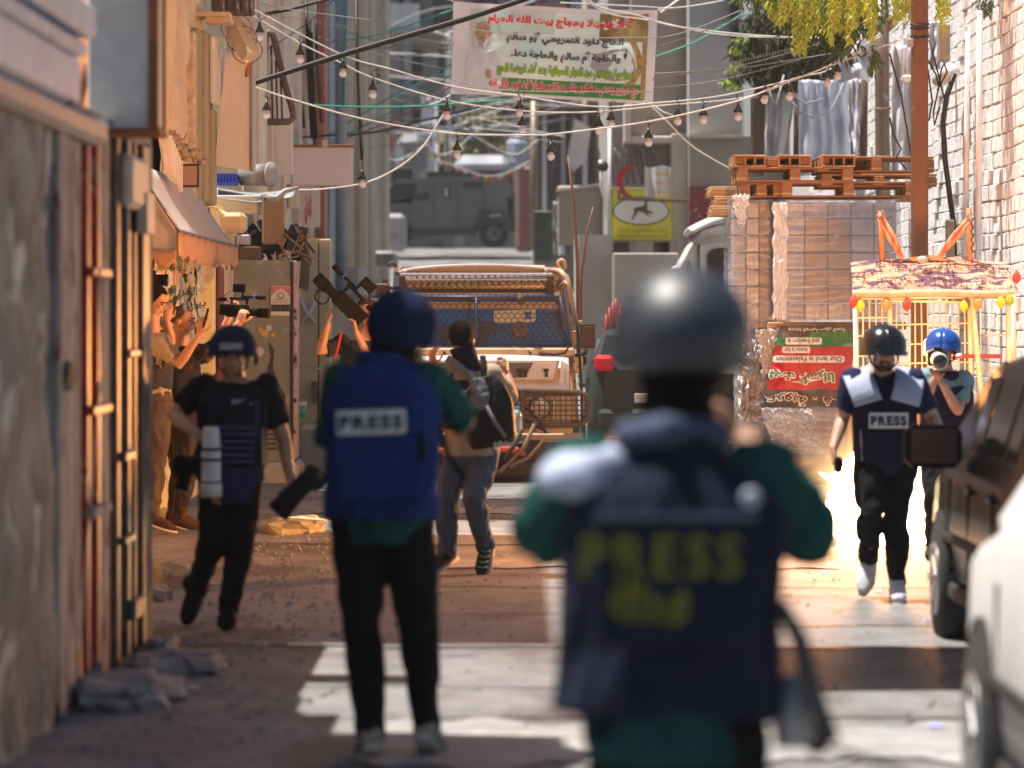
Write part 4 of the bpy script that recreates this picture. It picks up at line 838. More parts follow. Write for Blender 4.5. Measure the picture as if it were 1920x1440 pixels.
for i, (x0, x1, y0, y1, Y, m, lb, nm) in enumerate(((790, 822, 180, 350, 126, mat('white_drape', (.64, .64, .66), (.5, .5, .52), scale=1, rough=.7), 'narrow white sheet column left of the hill clutter', 'sheet'),
        (835, 846, 60, 330, 125, _M['white_drape'], 'tall thin white post under the banner left edge', 'sheet'), (1017, 1036, 130, 330, 104, _M['white_drape'], 'white vertical sheet right behind the far bunting', 'sheet'))):
    drape(nm, x0, x1, y0, y1, Y, m, lb, .2, 5, 0, sd=20 + i, cat='sheet')
for i, (x0, x1, y0, y1, Y, c, lb) in enumerate(((850, 960, 290, 330, 124, (.42, .42, .46), 'pale car roof shape seen over the dark truck'), (740, 800, 250, 330, 122, (.2, .2, .21), 'dark grey doorway block left above the truck'),
        (948, 990, 250, 322, 124, (.33, .36, .44), 'bluish parked shape behind the rear of the dark truck'))):
    mb = MB(); mb.bp(x0, y0, x1, y1, Y, 1.5, .3); tag(mb.build(['van_roof', 'porch', 'van_roof'][i], mat('far_c%d' % i, c, tuple(q * .7 for q in c), scale=1.5, rough=.5)), lb, ['van', 'porch', 'van'][i])
gf = empty('garden_tree', W(920, 330, 128), 'loose green and reddish bush below the banner at the far end', 'tree')
nb = MB(); _, fl = leaf_mesh(.3, .14, lm2)
for px_, py_, rx, rz, n in ((905, 230, 40, 32, 420), (940, 260, 32, 25, 260), (880, 275, 26, 20, 160), (830, 270, 20, 30, 120), (700, 260, 14, 26, 90)): leafcloud(nb, fl, W(px_, py_, 127), (rx * 127 / F, 1, rz * 127 / F), n)
nb.build('crown', mat('far_leaf', (.10, .17, .04), (.24, .12, .05), scale=.9, rough=.7), gf, kind='stuff', fix=False)
k = MB(); k.tube([W(910, 345, 127), W(905, 250, 127)], .12, 6); k.build('trunk', _M['bark'], gf)
# ================================================================ RIGHT BACK: shops with signs
rh = empty('corner_house', W(1260, 560, 66), 'tan and grey rendered corner house carrying the yellow deer sign', 'building')
tang = mat('tan_render', (.46, .38, .30), (.38, .31, .25), scale=.8, rough=.9, bump=.2, bscale=6, c3=(.52, .44, .36), scale3=1.4)
greyr = mat('grey_panel', (.38, .35, .31), (.32, .30, .27), scale=.9, rough=.9, bump=.2, bscale=6)
k = MB(); k.bp(1140, -120, 1292, 700, 66.3, 6); k.build('wall', mat('blotchy_grey_wall', (.40, .39, .37), (.30, .29, .28), scale=2.5, rough=.95, bump=.4, bscale=9), rh)
k = MB(); k.bp(1182, -120, 1292, 266, 65.8, .5, .02); k.build('upper_bay', tang, rh)
k = MB(); k.bp(1170, 195, 1183, 268, 65.6, .6, .02); k.bp(1183, 255, 1262, 268, 65.6, .6, .02); k.build('bay_trim', mat('pinkish_trim', (.62, .52, .46), rough=.8), rh)
k = MB(); k.bp(1258, 250, 1291, 560, 65.6, .6, .02); k.build('pier', beige2, rh)
k = MB(); k.bp(1292, -120, 1390, 252, 64.8, 6); k.build('upper_wall', mat('pale_grey_wall', (.50, .48, .46), (.42, .41, .39), scale=.7, rough=.9, bump=.2), rh)
k = MB(); k.bp(1292, 256, 1480, 560, 65.2, 6); k.build('lower_wall', greyr, rh); k = MB(); k.bp(1291, 251, 1395, 257, 64.6, .4); k.build('ledge', beige2, rh)
k = MB(); k.bp(1370, -120, 1386, 70, 64.5, .4); k.build('dark_window', darkw, rh)
mr = mat('maroon_panel', (.22, .035, .04), (.18, .03, .035), scale=2, rough=.6, c3=(.55, .48, .48), scale3=9, lo3=.62, hi3=.64)
k = MB(); k.bp(1292, 350, 1345, 450, 64.9, .2); k.build('maroon_panel', mr, rh)
for x in (1150, 1196, 1225, 1240): k = MB(); k.bp(x, 452, x + 30, 478, 65.4, .1); k.build('notice', [darkw, mat('old_notice', (.35, .32, .28))][x % 4 == 0], rh)
k = MB()
for i in range(12): k.tube([W(1146 + i * 7, 268 + (i % 3) * 9, 65.9), W(1150 + i * 7 + (i % 4) * 6, 345, 65.9)], .012, 4)
k.build('wall_wires', greym, rh, kind='stuff')
# dark wooden structure between the lane and the shops
ds = empty('timber_house', W(1040, 480, 92), 'brown timber and plaster house at the right side where the lane narrows', 'building')
brw = mat('weathered_brown', (.32, .27, .23), (.22, .18, .15), scale=1.2, rough=.9, bump=.3, c3=(.36, .33, .31), scale3=1)
k = MB(); k.bp(1000, 195, 1150, 700, 92, 8); k.build('wall', brw, ds); k = MB(); k.bp(960, 196, 1135, 212, 91, 2, .05); k.build('eave', mat('dark_timber', (.10, .075, .06), rough=.9), ds)
k = MB(); k.bp(1135, -120, 1150, 260, 80, 6); k.build('side_wall', tang, ds); k = MB(); k.bp(1100, -120, 1150, 190, 90, 6); k.build('side_wall', tang, ds)
for i, x in enumerate((1000, 1016, 1030, 1052, 1070, 1092, 1112)):
    k = MB(); k.bp(x, 212, x + [7, 10, 5, 8][i % 4], 480, 91.6, .4, .04); k.build('timber_post', [brw, _M['white_drape'], _M['dark_timber'], greyw][i % 4], ds)
pl = [(1078, 222), (1062, 300), (1075, 322), (1100, 300), (1108, 240)]
k = MB(); k.pp(pl, 84, .05); tag(k.build('plastic_sheet', _M['white_drape']), 'torn whitish sheet hanging on the brown timber house', 'plastic sheet')
k = MB(); k.tube([W(1002, 470, 88), W(1002, 190, 88)], .1, 8); tag(k.build('lamp_post', galv), 'grey post at the right edge of the far lane', 'post')
k = MB(); k.bp(966, 310, 1000, 470, 100, 3, .1); tag(k.build('red_shopfront', mat('red_shutter', (.25, .05, .05), (.16, .13, .13), scale=1.5, rough=.6, stretch=(3, 1, .3))), 'narrow red and grey shopfront behind the rear of the dark truck', 'shopfront')
gd = MB(); gd.bp(1000, 395, 1036, 490, 86, .3, .03); tag(gd.build('green_shutter', mat('dark_green_metal', (.045, .08, .05), (.03, .05, .035), scale=3, rough=.5)), 'dark green metal shutter at the foot of the brown timber house', 'shutter')
k = MB(); k.bp(1045, 348, 1140, 460, 70, .25, .03); k.build
tb = empty('board_screen', W(1090, 470, 70), 'plain tan board screen with a pale top edge left of the deer sign', 'screen'); k.build('board', mat('tan_board', (.47, .40, .34), (.42, .36, .31), scale=1.5, rough=.8), tb)
k = MB(); k.pp([(1043, 355), (1133, 342), (1133, 347), (1043, 360)], 69.9, .3); k.build('top_edge', mat('pale_edge', (.7, .68, .66)), tb)
k = MB(); k.bp(1084, 440, 1148, 720, 60, 4); tag(k.build('peeling_wall', mat('peeling_grey', (.52, .50, .46), (.40, .39, .36), scale=1.6, rough=.95, bump=.4, c3=(.12, .25, .22), scale3=4, lo3=.68, hi3=.7)), 'pale peeling concrete wall right of the armoured jeep', 'wall')
k = MB(); k.bp(1150, 474, 1272, 720, 59, .6, .02); k = tag(k.build('boundary_wall', mat('grey_screed', (.44, .40, .36), (.38, .35, .32), scale=1.5, rough=.9)), 'smooth grey tan boundary wall below the deer sign', 'wall')
drape('cloth', 1036, 1062, 380, 478, 78, _M['white_drape'], 'ragged white cloth hanging left of the tan board screen', .12, 9, .2, sd=31, cat='cloth')
pipe('wall_pipe', [(1126, 300), (1128, 350), (1134, 372), (1138, 410)], 64, .03, pvc, 'curved white pipe left of the red crescent')
k = MB(); k.sphere(W(1131, 312, 64), .09); tag(k.build('wall_speaker', blk), 'small dark round fitting on the curved white pipe', 'fitting')
pipe('wall_conduit', [(1143, 240), (1144, 470)], 65, .03, pvc, 'thin white conduit at the left edge of the deer sign wall')
# yellow deer sign
ys = 62.0
dz = empty('deer_sign', W(1203, 452, ys), 'yellow square shop sign with a leaping deer in an oval', 'sign')
def sp(x, y, o=0): return V(((x - 960) / F * ys, ys - o, CH + (HZ - y) / F * ys))
k = MB(); k.bp(1145, 352, 1262, 453, ys, .12, .01); k.build('sign_frame', mat('sign_frame', (.22, .25, .06), rough=.4), dz)
k = MB(); k.bp(1149, 356, 1259, 449, ys - .01, .03); k.build('sign_face', mat('sign_yellow', (.62, .56, .03), (.55, .49, .03), scale=2, rough=.35), dz)
def oval(rx, ry, o, m, n=30): 
    k = MB(); k.prism([((rx * math.cos(a)) / F * ys, (ry * math.sin(a)) / F * ys) for a in [2 * math.pi * j / n for j in range(n)]], sp(1202, 396, o), (1, 0, 0), (0, 0, 1), (0, .01, 0)); return k.build('emblem_oval', m, dz)
oval(54, 27, .02, mat('oval_dark', (.14, .12, .02))); oval(51, 24, .03, mat('oval_white', (.62, .60, .58)))
deer = [(1184, 411), (1188, 404), (1190, 397), (1188, 392), (1192, 389), (1203, 388), (1208, 385), (1209, 379), (1207, 374), (1211, 376), (1215, 376), (1213, 380), (1214, 388), (1213, 393), (1219, 396), (1225, 400), (1223, 401), (1212, 399), (1216, 403), (1220, 405), (1215, 405), (1206, 398), (1197, 396), (1194, 401), (1190, 406), (1187, 412)]
def fan(k, pts, fn):
    from mathutils.geometry import tessellate_polygon
    vs = [fn(*p) for p in pts]; k.add(vs, [tuple(t) for t in tessellate_polygon([vs])])
k = MB(); fan(k, deer, lambda x, y: sp(x, y, .045)); k.build('deer_emblem', mat('deer_brown', (.10, .06, .035)), dz, fix=False)
lettering('شركة صناعة الزيوت النباتية', 'lettering', mat('olive_print', (.25, .22, .02)), dz, lambda x, y: sp(x, y, .03), 1158, 1250, 437, 427, .01, True)
lettering('THE VEGETABLE OIL INDUSTRIES CO. LTD', 'lettering', _M['olive_print'], dz, lambda x, y: sp(x, y, .03), 1156, 1252, 446, 440, .01)
# red crescent
rc = empty('red_crescent', W(1185, 380, 60), 'red crescent sign on an iron bracket in front of the yellow deer sign', 'sign')
def cres():
    o = []; 
    for j in range(25): a = math.radians(62 + j * (290 - 62) / 24); o.append((math.cos(a) * 31, math.sin(a) * 31))
    for j in range(25): a = math.radians(298 - j * (298 - 55) / 24); o.append((math.cos(a) * 26.5 + 9.5, math.sin(a) * 28.5))
    return o
k = MB(); pts = cres(); fan(k, pts, lambda x, y: W(1185 + x, 341 - y, 60)); b_ = MB(); fan(b_, pts, lambda x, y: W(1185 + x, 341 - y, 60) + V((0, .08, 0)))
n_ = len(pts); k.v += b_.v; k.f += [tuple(i + n_ for i in f) for f in b_.f] + [(i, (i + 1) % n_, (i + 1) % n_ + n_, i + n_) for i in range(n_)]; k.sm = [False] * len(k.f)
k.build('crescent', mat('crescent_red', (.42, .015, .03), rough=.35), rc)
k = MB(); k.tube([W(1158, 372, 60), W(1290, 377, 60)], .03, 6); k.tube([W(1160, 350, 60), W(1160, 374, 60)], .02, 6); k.build('bracket', mat('dark_iron', (.10, .06, .05), rough=.5), rc)
# hanging cloth banner with yellow writing
hb = empty('cloth_banner', W(1235, 370, 61), 'small grey white banner with three lines of yellow writing beside the crescent', 'banner')
k = MB(); k.grid(lambda u, v: W(1209 + 49 * u, 312 + 56 * v + 2 * math.sin(u * 7), 61.2) + V((0, .05 * math.sin(u * 9), 0)), 14, 10); k.build('cloth', mat('banner_cloth', (.60, .56, .53), (.50, .47, .45), scale=4, rough=.8), hb, fix=False)
for i, t in enumerate(('التجارية', 'الصيدلية', 'الحديثة')):
    lettering(t, 'lettering', mat('yellow_ink', (.66, .42, .02)), hb, lambda x, y: W(x, y, 61.0), 1228, 1255, 330 + i * 17, 320 + i * 17, .04, True)
# red iron rack
rr = empty('iron_rack', W(1150, 640, 52), 'red iron rack posts just left of the big grey helmet', 'rack'); ri = mat('red_iron', (.40, .03, .03), (.3, .03, .03), scale=5, rough=.4)
for x, y0 in ((1137, 590), (1143, 576), (1150, 566), (1155, 560), (1163, 575)): k = MB(); k.tube([W(x, y0, 52), W(x, 660, 52)], .02, 6); k.build('upright', ri, rr)
for y in (576, 592): k = MB(); k.tube([W(1153, y, 52), W(1185, y, 52)], .018, 6); k.build('rail', ri, rr)
# ================================================================ BANNER over the street
YB = 45.0
bb = empty('street_banner', W(1040, 190, YB), 'large printed pilgrimage banner with a portrait strung above the middle of the street', 'banner')
c0, c1, c2, c3_ = (850, 2), (1233, 20), (1224, 197), (846, 176)      # corners: top left, top right, bottom right, bottom left
def bs(u, v, off=0):
    x = (c0[0] * (1 - u) + c1[0] * u) * (1 - v) + (c3_[0] * (1 - u) + c2[0] * u) * v; y = (c0[1] * (1 - u) + c1[1] * u) * (1 - v) + (c3_[1] * (1 - u) + c2[1] * u) * v
    y += 3 * math.sin(u * 3.14) * (1 - v) - 2 * math.sin(u * 3.14) * v
    return W(x, y, YB) + V((0, .05 * math.sin(u * 11 + v * 2) + .03 * noise.noise(V((u * 6, v * 3, 0))) - off, 0))
def bsq(name, u0, u1, v0, v1, m, off=.004, nu=40, nv=14, parent=bb):
    k = MB(); k.grid(lambda u, v: bs(u0 + (u1 - u0) * u, v0 + (v1 - v0) * v, off), nu, nv); return k.build(name, m, parent, fix=False)
def printmat():
    m = mat('banner_print', (.80, .87, .78), (.62, .84, .82), scale=1.3, rough=.45, lo=.4, hi=.6, c3=(.70, .68, .50), scale3=1.6); return m
bsq('banner_cloth', 0, 1, 0, 1, mat('banner_white', (.80, .84, .90)), 0)
bsq('landscape_print', .085, .96, .06, .955, printmat(), .004)
bsq('sky_print', .085, .5, .06, .3, mat('print_teal', (.42, .66, .60), (.64, .72, .64), scale=2, rough=.45), .007)
bsq('green_ground', .25, .95, .80, .965, mat('print_green', (.035, .22, .03), (.05, .28, .04), scale=5, rough=.5), .008)
# photographic collage of the holy city: brown hill, grey court
bsq('hill_print', .72, .955, .05, .34, mat('print_brown_hill', (.16, .09, .03), (.38, .27, .08), scale=6, rough=.5), .007)
def bpoly(name, pts, m, off, parent=bb):
    k = MB(); fan(k, pts, lambda u, v: bs(u, v, off)); return k.build(name, m, parent, fix=False)
bpoly('court_print', [(.68, .62), (.70, .50), (.78, .44), (.86, .42), (.90, .55), (.91, .66), (.88, .75), (.80, .78), (.74, .74)], mat('print_grey_court', (.40, .40, .40), (.30, .30, .31), scale=18, rough=.5), .010)
bpoly('arcade_print', [(.86, .30), (.90, .34), (.935, .50), (.94, .66), (.90, .80), (.84, .84), (.89, .74), (.915, .62), (.90, .48)], mat('print_gold', (.45, .32, .10), (.25, .13, .05), scale=14, rough=.5), .011)
bpoly('tower_print', [(.842, .50), (.852, .45), (.862, .49), (.852, .54)], txd, .013)
bpoly('minaret_print', [(.09, .48), (.092, .2), (.098, .1), (.101, .04), (.105, .1), (.11, .2), (.113, .48)], mat('print_pale', (.60, .55, .45)), .010)
bsq('edge_print', .935, .958, .04, .95, mat('print_gold', (0, 0, 0)), .009)
# portrait: bearded man in white wrap
po_ = bpoly('portrait_robe', [(.085, .96), (.07, .75), (.075, .6), (.10, .5), (.135, .44), (.165, .46), (.19, .44), (.215, .5), (.235, .6), (.243, .78), (.245, .96)], mat('robe_white', (.74, .74, .76), (.62, .63, .66), scale=7, rough=.6, stretch=(2, 1, .5)), .012)
skp = mat('print_skin', (.52, .31, .20), (.42, .24, .15), scale=9)
def ell(cx, cy, rx, ry, n=18): return [(cx + rx * math.cos(2 * math.pi * j / n), cy + ry * math.sin(2 * math.pi * j / n)) for j in range(n)]
bpoly('portrait_face', ell(.15, .32, .036, .125), skp, .014, po_); bpoly('portrait_ear', ell(.112, .33, .007, .03, 8), skp, .0135, po_); bpoly('portrait_ear', ell(.188, .33, .007, .03, 8), skp, .0135, po_)
bpoly('portrait_beard', [(.122, .37), (.135, .39), (.165, .39), (.179, .37), (.176, .43), (.165, .48), (.152, .5), (.138, .48), (.126, .43)], mat('print_grey_beard', (.42, .40, .38)), .016, po_)
bpoly('portrait_mouth', ell(.151, .405, .010, .009, 8), mat('print_lip', (.3, .12, .1)), .018, po_)
bpoly('portrait_moustache', [(.134, .385), (.151, .365), (.168, .385), (.151, .382)], mat('print_dark_hair', (.10, .08, .07)), .018, po_)
for q in (.137, .166): bpoly('portrait_eye', ell(q, .30, .006, .008, 8), mat('print_dark_hair', (0, 0, 0)), .018, po_); bpoly('portrait_brow', [(q - .011, .275), (q, .262), (q + .011, .275), (q, .27)], mat('print_dark_hair', (0, 0, 0)), .018, po_)
bpoly('portrait_nose', [(.149, .30), (.154, .30), (.158, .35), (.146, .35)], mat('print_nose', (.44, .25, .16)), .018, po_)
bpoly('portrait_hair', [(.114, .30), (.116, .22), (.125, .2), (.12, .3)], mat('print_grey_beard', (0, 0, 0)), .017, po_); bpoly('portrait_hair', [(.186, .30), (.184, .22), (.176, .2), (.18, .3)], mat('print_grey_beard', (0, 0, 0)), .017, po_)
bpoly('portrait_hand', [(.165, .74), (.18, .71), (.195, .73), (.195, .8), (.18, .82), (.168, .79)], skp, .016, po_)
bl = lambda x, y: bs(x, y, .022)
rd = mat('print_red', (.72, .02, .03), rough=.5); gr = mat('print_lime', (.30, .60, .01), rough=.5); wo = mat('print_white', (.8, .8, .8))
def bt(t, x0, x1, y0, y1, m, bold, outline=None):
    if outline: lettering(t, 'lettering_outline', outline, bb, lambda x, y: bs(x, y, .017), x0 - .003, x1 + .003, y1 + .008, y0 - .008, bold + .05, True)
    lettering(t, 'lettering', m, bb, bl, x0, x1, y1, y0, bold, True)
bt('أهلاً وسهلاً بحجاج بيت الله الحرام', .17, .90, .085, .235, rd, .05, wo)
bt('الحاج داود النمروطي أبو سالم', .265, .84, .285, .425, txd, .045)
bt('والحاجة أم سالم والحاجة دعاء', .285, .83, .465, .605, txd, .045)
bt('بمناسبة عودتهم من الديار الحجازية بعد أداء فريضة الحج', .225, .895, .625, .775, gr, .045, mat('print_dark_green', (.05, .12, .02)))
bt('حج مبرور وسعي مشكور وذنب مغفور وتجارة لن تبور بإذن الله', .185, .925, .81, .945, rd, .045, wo)
for (u, v) in ((0, 0), (1, 0), (1, 1), (0, 1)):
    p = bs(u, v); q = p + V(((u - .5) * .5, 0, (.5 - v) * .25)); k = MB(); k.tube([p, (p + q) / 2 + V((0, 0, -.02)), q], .008, 5); k.build('tie_cord', mat('white_cord', (.75, .75, .75)), bb)
# ================================================================ WIRES
wht = mat('white_cable', (.70, .70, .69), (.50, .49, .46), scale=6, rough=.5)
def cat_(pts, n=10):
    """smooth curve through photo points"""
    P = [V((p[0], p[1], p[2] if len(p) > 2 else 0)) for p in pts]; P = [P[0] * 2 - P[1]] + P + [P[-1] * 2 - P[-2]]; out = []
    for i in range(1, len(P) - 2):
        for j in range(n):
            t = j / n; a, b, c, d = P[i - 1], P[i], P[i + 1], P[i + 2]
            out.append(.5 * ((2 * b) + (c - a) * t + (2 * a - 5 * b + 4 * c - d) * t * t + (3 * b - a - 3 * c + d) * t ** 3))
    out.append(P[-2]); return out
def wire(pts, Y, r, m, label, group=None, name='overhead_cable', Y2=None):
    Y2 = Y if Y2 is None else Y2; c = cat_(pts); x0, x1 = c[0].x, c[-1].x
    k = MB(); k.tube([W(p.x, p.y, Y + (Y2 - Y) * ((p.x - x0) / (x1 - x0 + 1e-6))) for p in c], r, 6); return tag(k.build(name, m), label, 'cable', group)
wire([(440, 166), (475, 155), (640, 102), (850, 40), (975, 0), (1060, -30)], 39, .021, blk, 'thick black double cable slanting up from the left across the top')
wire([(440, 172), (476, 159), (640, 107), (850, 46), (978, 4), (1060, -24)], 39, .010, blk, 'thin black cable running just under the thick black one')
A = [(440, -4), (475, 17), (640, 102), (735, 130), (850, 162), (975, 180), (1120, 200), (1240, 192), (1350, 180), (1480, 150), (1560, 120), (1655, 66)]
B = [(440, 14), (475, 30), (565, 82), (640, 118), (700, 146), (838, 188), (980, 208), (1110, 210), (1240, 198), (1400, 182), (1500, 145), (1560, 128), (1655, 60)]
C = [(440, 150), (475, 162), (560, 190), (690, 225), (850, 250), (1000, 253), (1040, 251), (1216, 228), (1380, 190), (1480, 152), (1640, 92), (1700, 70)]
wire(A, 40, .0075, wht, 'upper white festoon cable crossing in front of the banner bottom'); wire(B, 40.3, .0075, wht, 'middle white festoon cable with most of the bulbs'); wire(C, 39.6, .0085, wht, 'lowest white festoon cable crossing the whole street')
wire([(545, 356), (600, 355), (680, 344), (740, 318), (790, 278), (822, 230), (835, 207)], 40, .009, wht, 'white cable looping up from the ledge to a bulb left of the banner')
wire([(1222, 200), (1245, 222), (1290, 268), (1330, 295), (1378, 322)], 41, .009, wht, 'white cable running from the banner corner down to the pallets')
wire([(1100, -2), (1130, 15), (1200, 30), (1260, 48), (1400, 65), (1560, 72), (1640, 66)], 43, .009, wht, 'pair of white cables from the banner top to the grey pole, upper', 'white cables to the grey pole')
wire([(1088, -8), (1140, 25), (1230, 40), (1330, 62), (1450, 70), (1640, 66)], 43.3, .008, wht, 'pair of white cables from the banner top to the grey pole, lower', 'white cables to the grey pole')
wire([(1050, 5), (1200, 12), (1260, 15), (1340, 4), (1380, -8)], 44, .008, wht, 'white cable along the top edge of the banner'); wire([(1238, 24), (1255, 12), (1280, -8)], 45, .012, wht, 'short white rope tying the top right banner corner')
grn = mat('green_cord', (.02, .35, .25), rough=.5)
for i, (p, Y) in enumerate(([(515, 77), (620, 78), (720, 62), (850, 18)], 50), ([(620, 250), (720, 190), (845, 122), (900, 100)], 52), ([(610, 268), (700, 228), (845, 142)], 52.5), ([(476, 160), (560, 192), (660, 200), (790, 199), (950, 186)], 47), ([(1225, 108), (1300, 80), (1360, 46), (1395, 24)], 46), ([(550, 260), (620, 250), (700, 200), (760, 168)], 53))[:6] if False else enumerate((([(515, 77), (620, 78), (720, 62), (850, 18)], 50), ([(620, 250), (720, 190), (845, 122), (900, 100)], 52), ([(610, 268), (700, 228), (845, 142)], 52.5), ([(476, 160), (560, 192), (660, 200), (790, 199), (950, 186)], 47), ([(1225, 108), (1300, 80), (1360, 46), (1395, 24)], 46), ([(550, 260), (620, 250), (700, 200), (760, 168)], 53))):
    wire(p, Y, .010, grn, ['green cord rising to the banner top from the left', 'upper of the two green cords rising to the banner side', 'lower of the two green cords rising to the banner side', 'green cord sagging under the black cable', 'green cord right of the banner reaching the conifer', 'short green cord above the blank white sign'][i])
blu = mat('dark_blue_cable', (.05, .07, .13), rough=.5)
wire([(508, 262), (600, 255), (700, 248), (800, 225), (900, 200)], 51, .016, blu, 'dark blue grey cable crossing behind the lowest festoon cable'); wire([(480, 30), (540, 18), (590, 5), (640, -8)], 42, .02, blk, 'twisted dark cable at the top left above the tube frame')
wire([(482, 104), (560, 55), (620, 5), (640, -12)], 44, .008, blk, 'thin black wire slanting up from the tube frame')
wire([(545, 290), (640, 262), (760, 215), (850, 160)], 54, .010, mat('magenta_cord', (.35, .08, .15)), 'pinkish cord slanting up towards the banner')
rw = random.Random(5)
dotm = mat('string_wire', (.28, .28, .28), rough=.5)
for i in range(16):
    ya = rw.uniform(-10, 300); yb = rw.uniform(10, 280); sag = rw.uniform(6, 30)
    wire([(480, ya), (620, ya * .75 + yb * .25 + sag * .8), (760, (ya + yb) / 2 + sag), (900, ya * .3 + yb * .7 + sag * .8), (1060, yb)], rw.uniform(55, 75), .009, rw.choice((wht, dotm, wht)), 'thin faint wires crossing the street behind the banner', 'thin wires behind the banner')
for i in range(14):
    xa = rw.uniform(780, 1000); ya = rw.uniform(-10, 290); 
    wire([(xa - 130, ya + rw.uniform(-70, 70)), (xa, ya + 12), (xa + 150, ya + rw.uniform(-60, 70))], rw.uniform(85, 118), .022, rw.choice((wht, dotm, wht, blu)), 'blurred wires tangled over the far end of the street', 'tangled wires at the far end')
for i, (a, b, c) in enumerate((((1234, 72), (1300, 55), (1400, 15)), ((1236, 86), (1310, 62), (1420, 20)), ((1225, 146), (1400, 120), (1600, 62)), ((1225, 138), (1380, 128), (1560, 100)), ((1225, 165), (1350, 150), (1500, 112)), ((476, 5), (560, 20), (700, 38), (850, 52)) [:3], ((850, 52), (1040, 70), (1240, 70)), ((848, 150), (960, 170), (1225, 172)))):
    wire([a, b, c], 41.5, .005, dotm, 'hair thin strings of tiny lights left and right of the banner', 'thin light strings by the banner')
k = MB()
for i in range(60):
    t = i / 59; k.box(W(1225 + 330 * t, 146 - 75 * t ** 1.1 + 3, 41.5), (.012, .012, .03))
for i in range(50):
    t = i / 49; k.box(W(480 + 370 * t, 20 + 60 * t + 3, 41.5), (.012, .012, .03))
tag(k.build('tiny_lights', dotm, kind='stuff'), 'tiny unlit lights strung beside the banner', 'lights')
# ================================================================ FESTOON LAMPS
capm = mat('lamp_black', (.02, .02, .022), rough=.35); glass = mat('milky_bulb', (.72, .70, .78), rough=.15, spec=.7)
def cone(k, a, b, r0, r1, n=16):
    k.tube([a, b], [r0, r1], n, cap=True)
def lamp(px, py, Y, drop, label):
    base = W(px, py, Y); o = empty('festoon_lamp', base, label, 'lamp', 'festoon lamps on the white cables')
    c = MB(); c.tube([base + V((0, 0, 0)), base + V((0, 0, -.035)), base + V((0, 0, -.105))], [.012, .018, .056], 16); c.build('lamp_shade', capm, o)
    g_ = MB(); g_.cyl(base + V((0, 0, -.095)), base + V((0, 0, -.135)), .020, .026, 12); g_.build('bulb_neck', mat('bulb_neck', (.55, .55, .6), rough=.3), o)
    g_ = MB(); g_.sphere(base + V((0, 0, -.155)), (.039, .039, .040), nu=16, nv=12); g_.build('bulb', glass, o)
    t = MB(); h_ = drop / F * Y
    t.tube([base + V((0, 0, -.01)), base + V((.01, 0, h_ * .4)), base + V((-.02, 0, h_ * .8)), base + V((0, 0, h_))], .006, 6); t.build('lamp_cord', capm, o)
    t = MB(); cc = base + V((.02, 0, h_)); t.tube([cc + V((.035 * math.cos(a), .01, .04 * math.sin(a))) for a in [j * .6 for j in range(11)]], .004, 5, cap=False); t.build('cord_loop', capm, o)
LL = [(487, 42, 12, 'leftmost lamp, hanging high beside the brown tube frame'), (563, 84, 10, 'second lamp from the left on the middle cable'), (643, 110, 18, 'lamp hanging in front of the fat downpipe'), (699, 150, 12, 'lamp between the downpipe and the banner'),
      (500, 188, 10, 'lamp inside the brown tube frame'), (838, 190, 8, 'lamp touching the bottom left banner corner'), (679, 318, 88, 'lamp on a long cord hanging above the dark truck'), (857, 263, 14, 'lamp hanging right over the cab of the far truck'),
      (1033, 266, 14, 'lamp near the foot of the timber house'), (974, 185, 12, 'upper one of the two stacked lamps under the banner centre'), (979, 216, 10, 'lower one of the two stacked lamps under the banner centre'),
      (1123, 218, 10, 'left lamp of the pair under the banner at its right half'), (1146, 206, 10, 'right lamp of the pair under the banner at its right half'), (1216, 240, 14, 'lamp hanging lowest below the right banner corner'), (1271, 200, 14, 'bare lamp right of the banner corner'),
      (1319, 198, 12, 'lamp above the crescent to the right'), (1384, 192, 12, 'lamp at the left edge of the tree trunk'), (1433, 160, 10, 'lamp in front of the top of the bare trunk'), (1480, 154, 10, 'lamp in front of the silvery sheet'), (1552, 128, 8, 'lamp in front of the conifer near its right side'),
      (1570, 116, 6, 'rightmost lamp beside the bunched white tarpaulin')]
for px, py, dr, lb in LL: lamp(px, py, 40, dr, lb)
# ================================================================ BUNTING
fm = [mat('flag_red', (.65, .06, .06)), mat('flag_yellow', (.66, .58, .05)), mat('flag_pink', (.66, .30, .34)), mat('flag_blue', (.20, .42, .62)), mat('flag_white', (.66, .66, .68)), mat('flag_orange', (.62, .28, .10))]
for s_i, (a, b, c, Y, n, sz) in enumerate((((700, 210), (760, 272), (850, 300), 78, 16, 10), ((770, 236), (830, 290), (900, 240), 84, 12, 10), ((820, 300), (920, 330), (1000, 300), 100, 16, 12), ((880, 250), (960, 290), (1010, 262), 80, 12, 10), ((690, 262), (740, 300), (800, 270), 90, 10, 11))):
    o = empty('bunting', W(a[0], a[1], Y), ['bunting string at the left behind the long cord lamp', 'bunting string sagging over the truck cab', 'lowest bunting string right above the dark truck', 'bunting string near the green bush and lamps', 'faint bunting string at the far left of the lane'][s_i], 'bunting', 'bunting over the far lane')
    pts = cat_([a, b, c], 12); k = MB(); k.tube([W(p.x, p.y, Y) for p in pts], .012, 4); k.build('string', wht, o)
    for j in range(n):
        p = pts[int((j + .5) / n * (len(pts) - 1))]; r_ = rw.uniform(-.5, .5); k = MB(); w_ = sz * rw.uniform(.22, .42); h_ = sz * rw.uniform(.6, 1.1)
        k.pp([(p.x - w_, p.y), (p.x + w_, p.y + 1), (p.x + r_ * 9 + w_ * .3, p.y + h_), (p.x + r_ * 9 - w_ * .4, p.y + h_ * .9)], Y, .01); k.build('flag', fm[rw.randrange(6)], o)
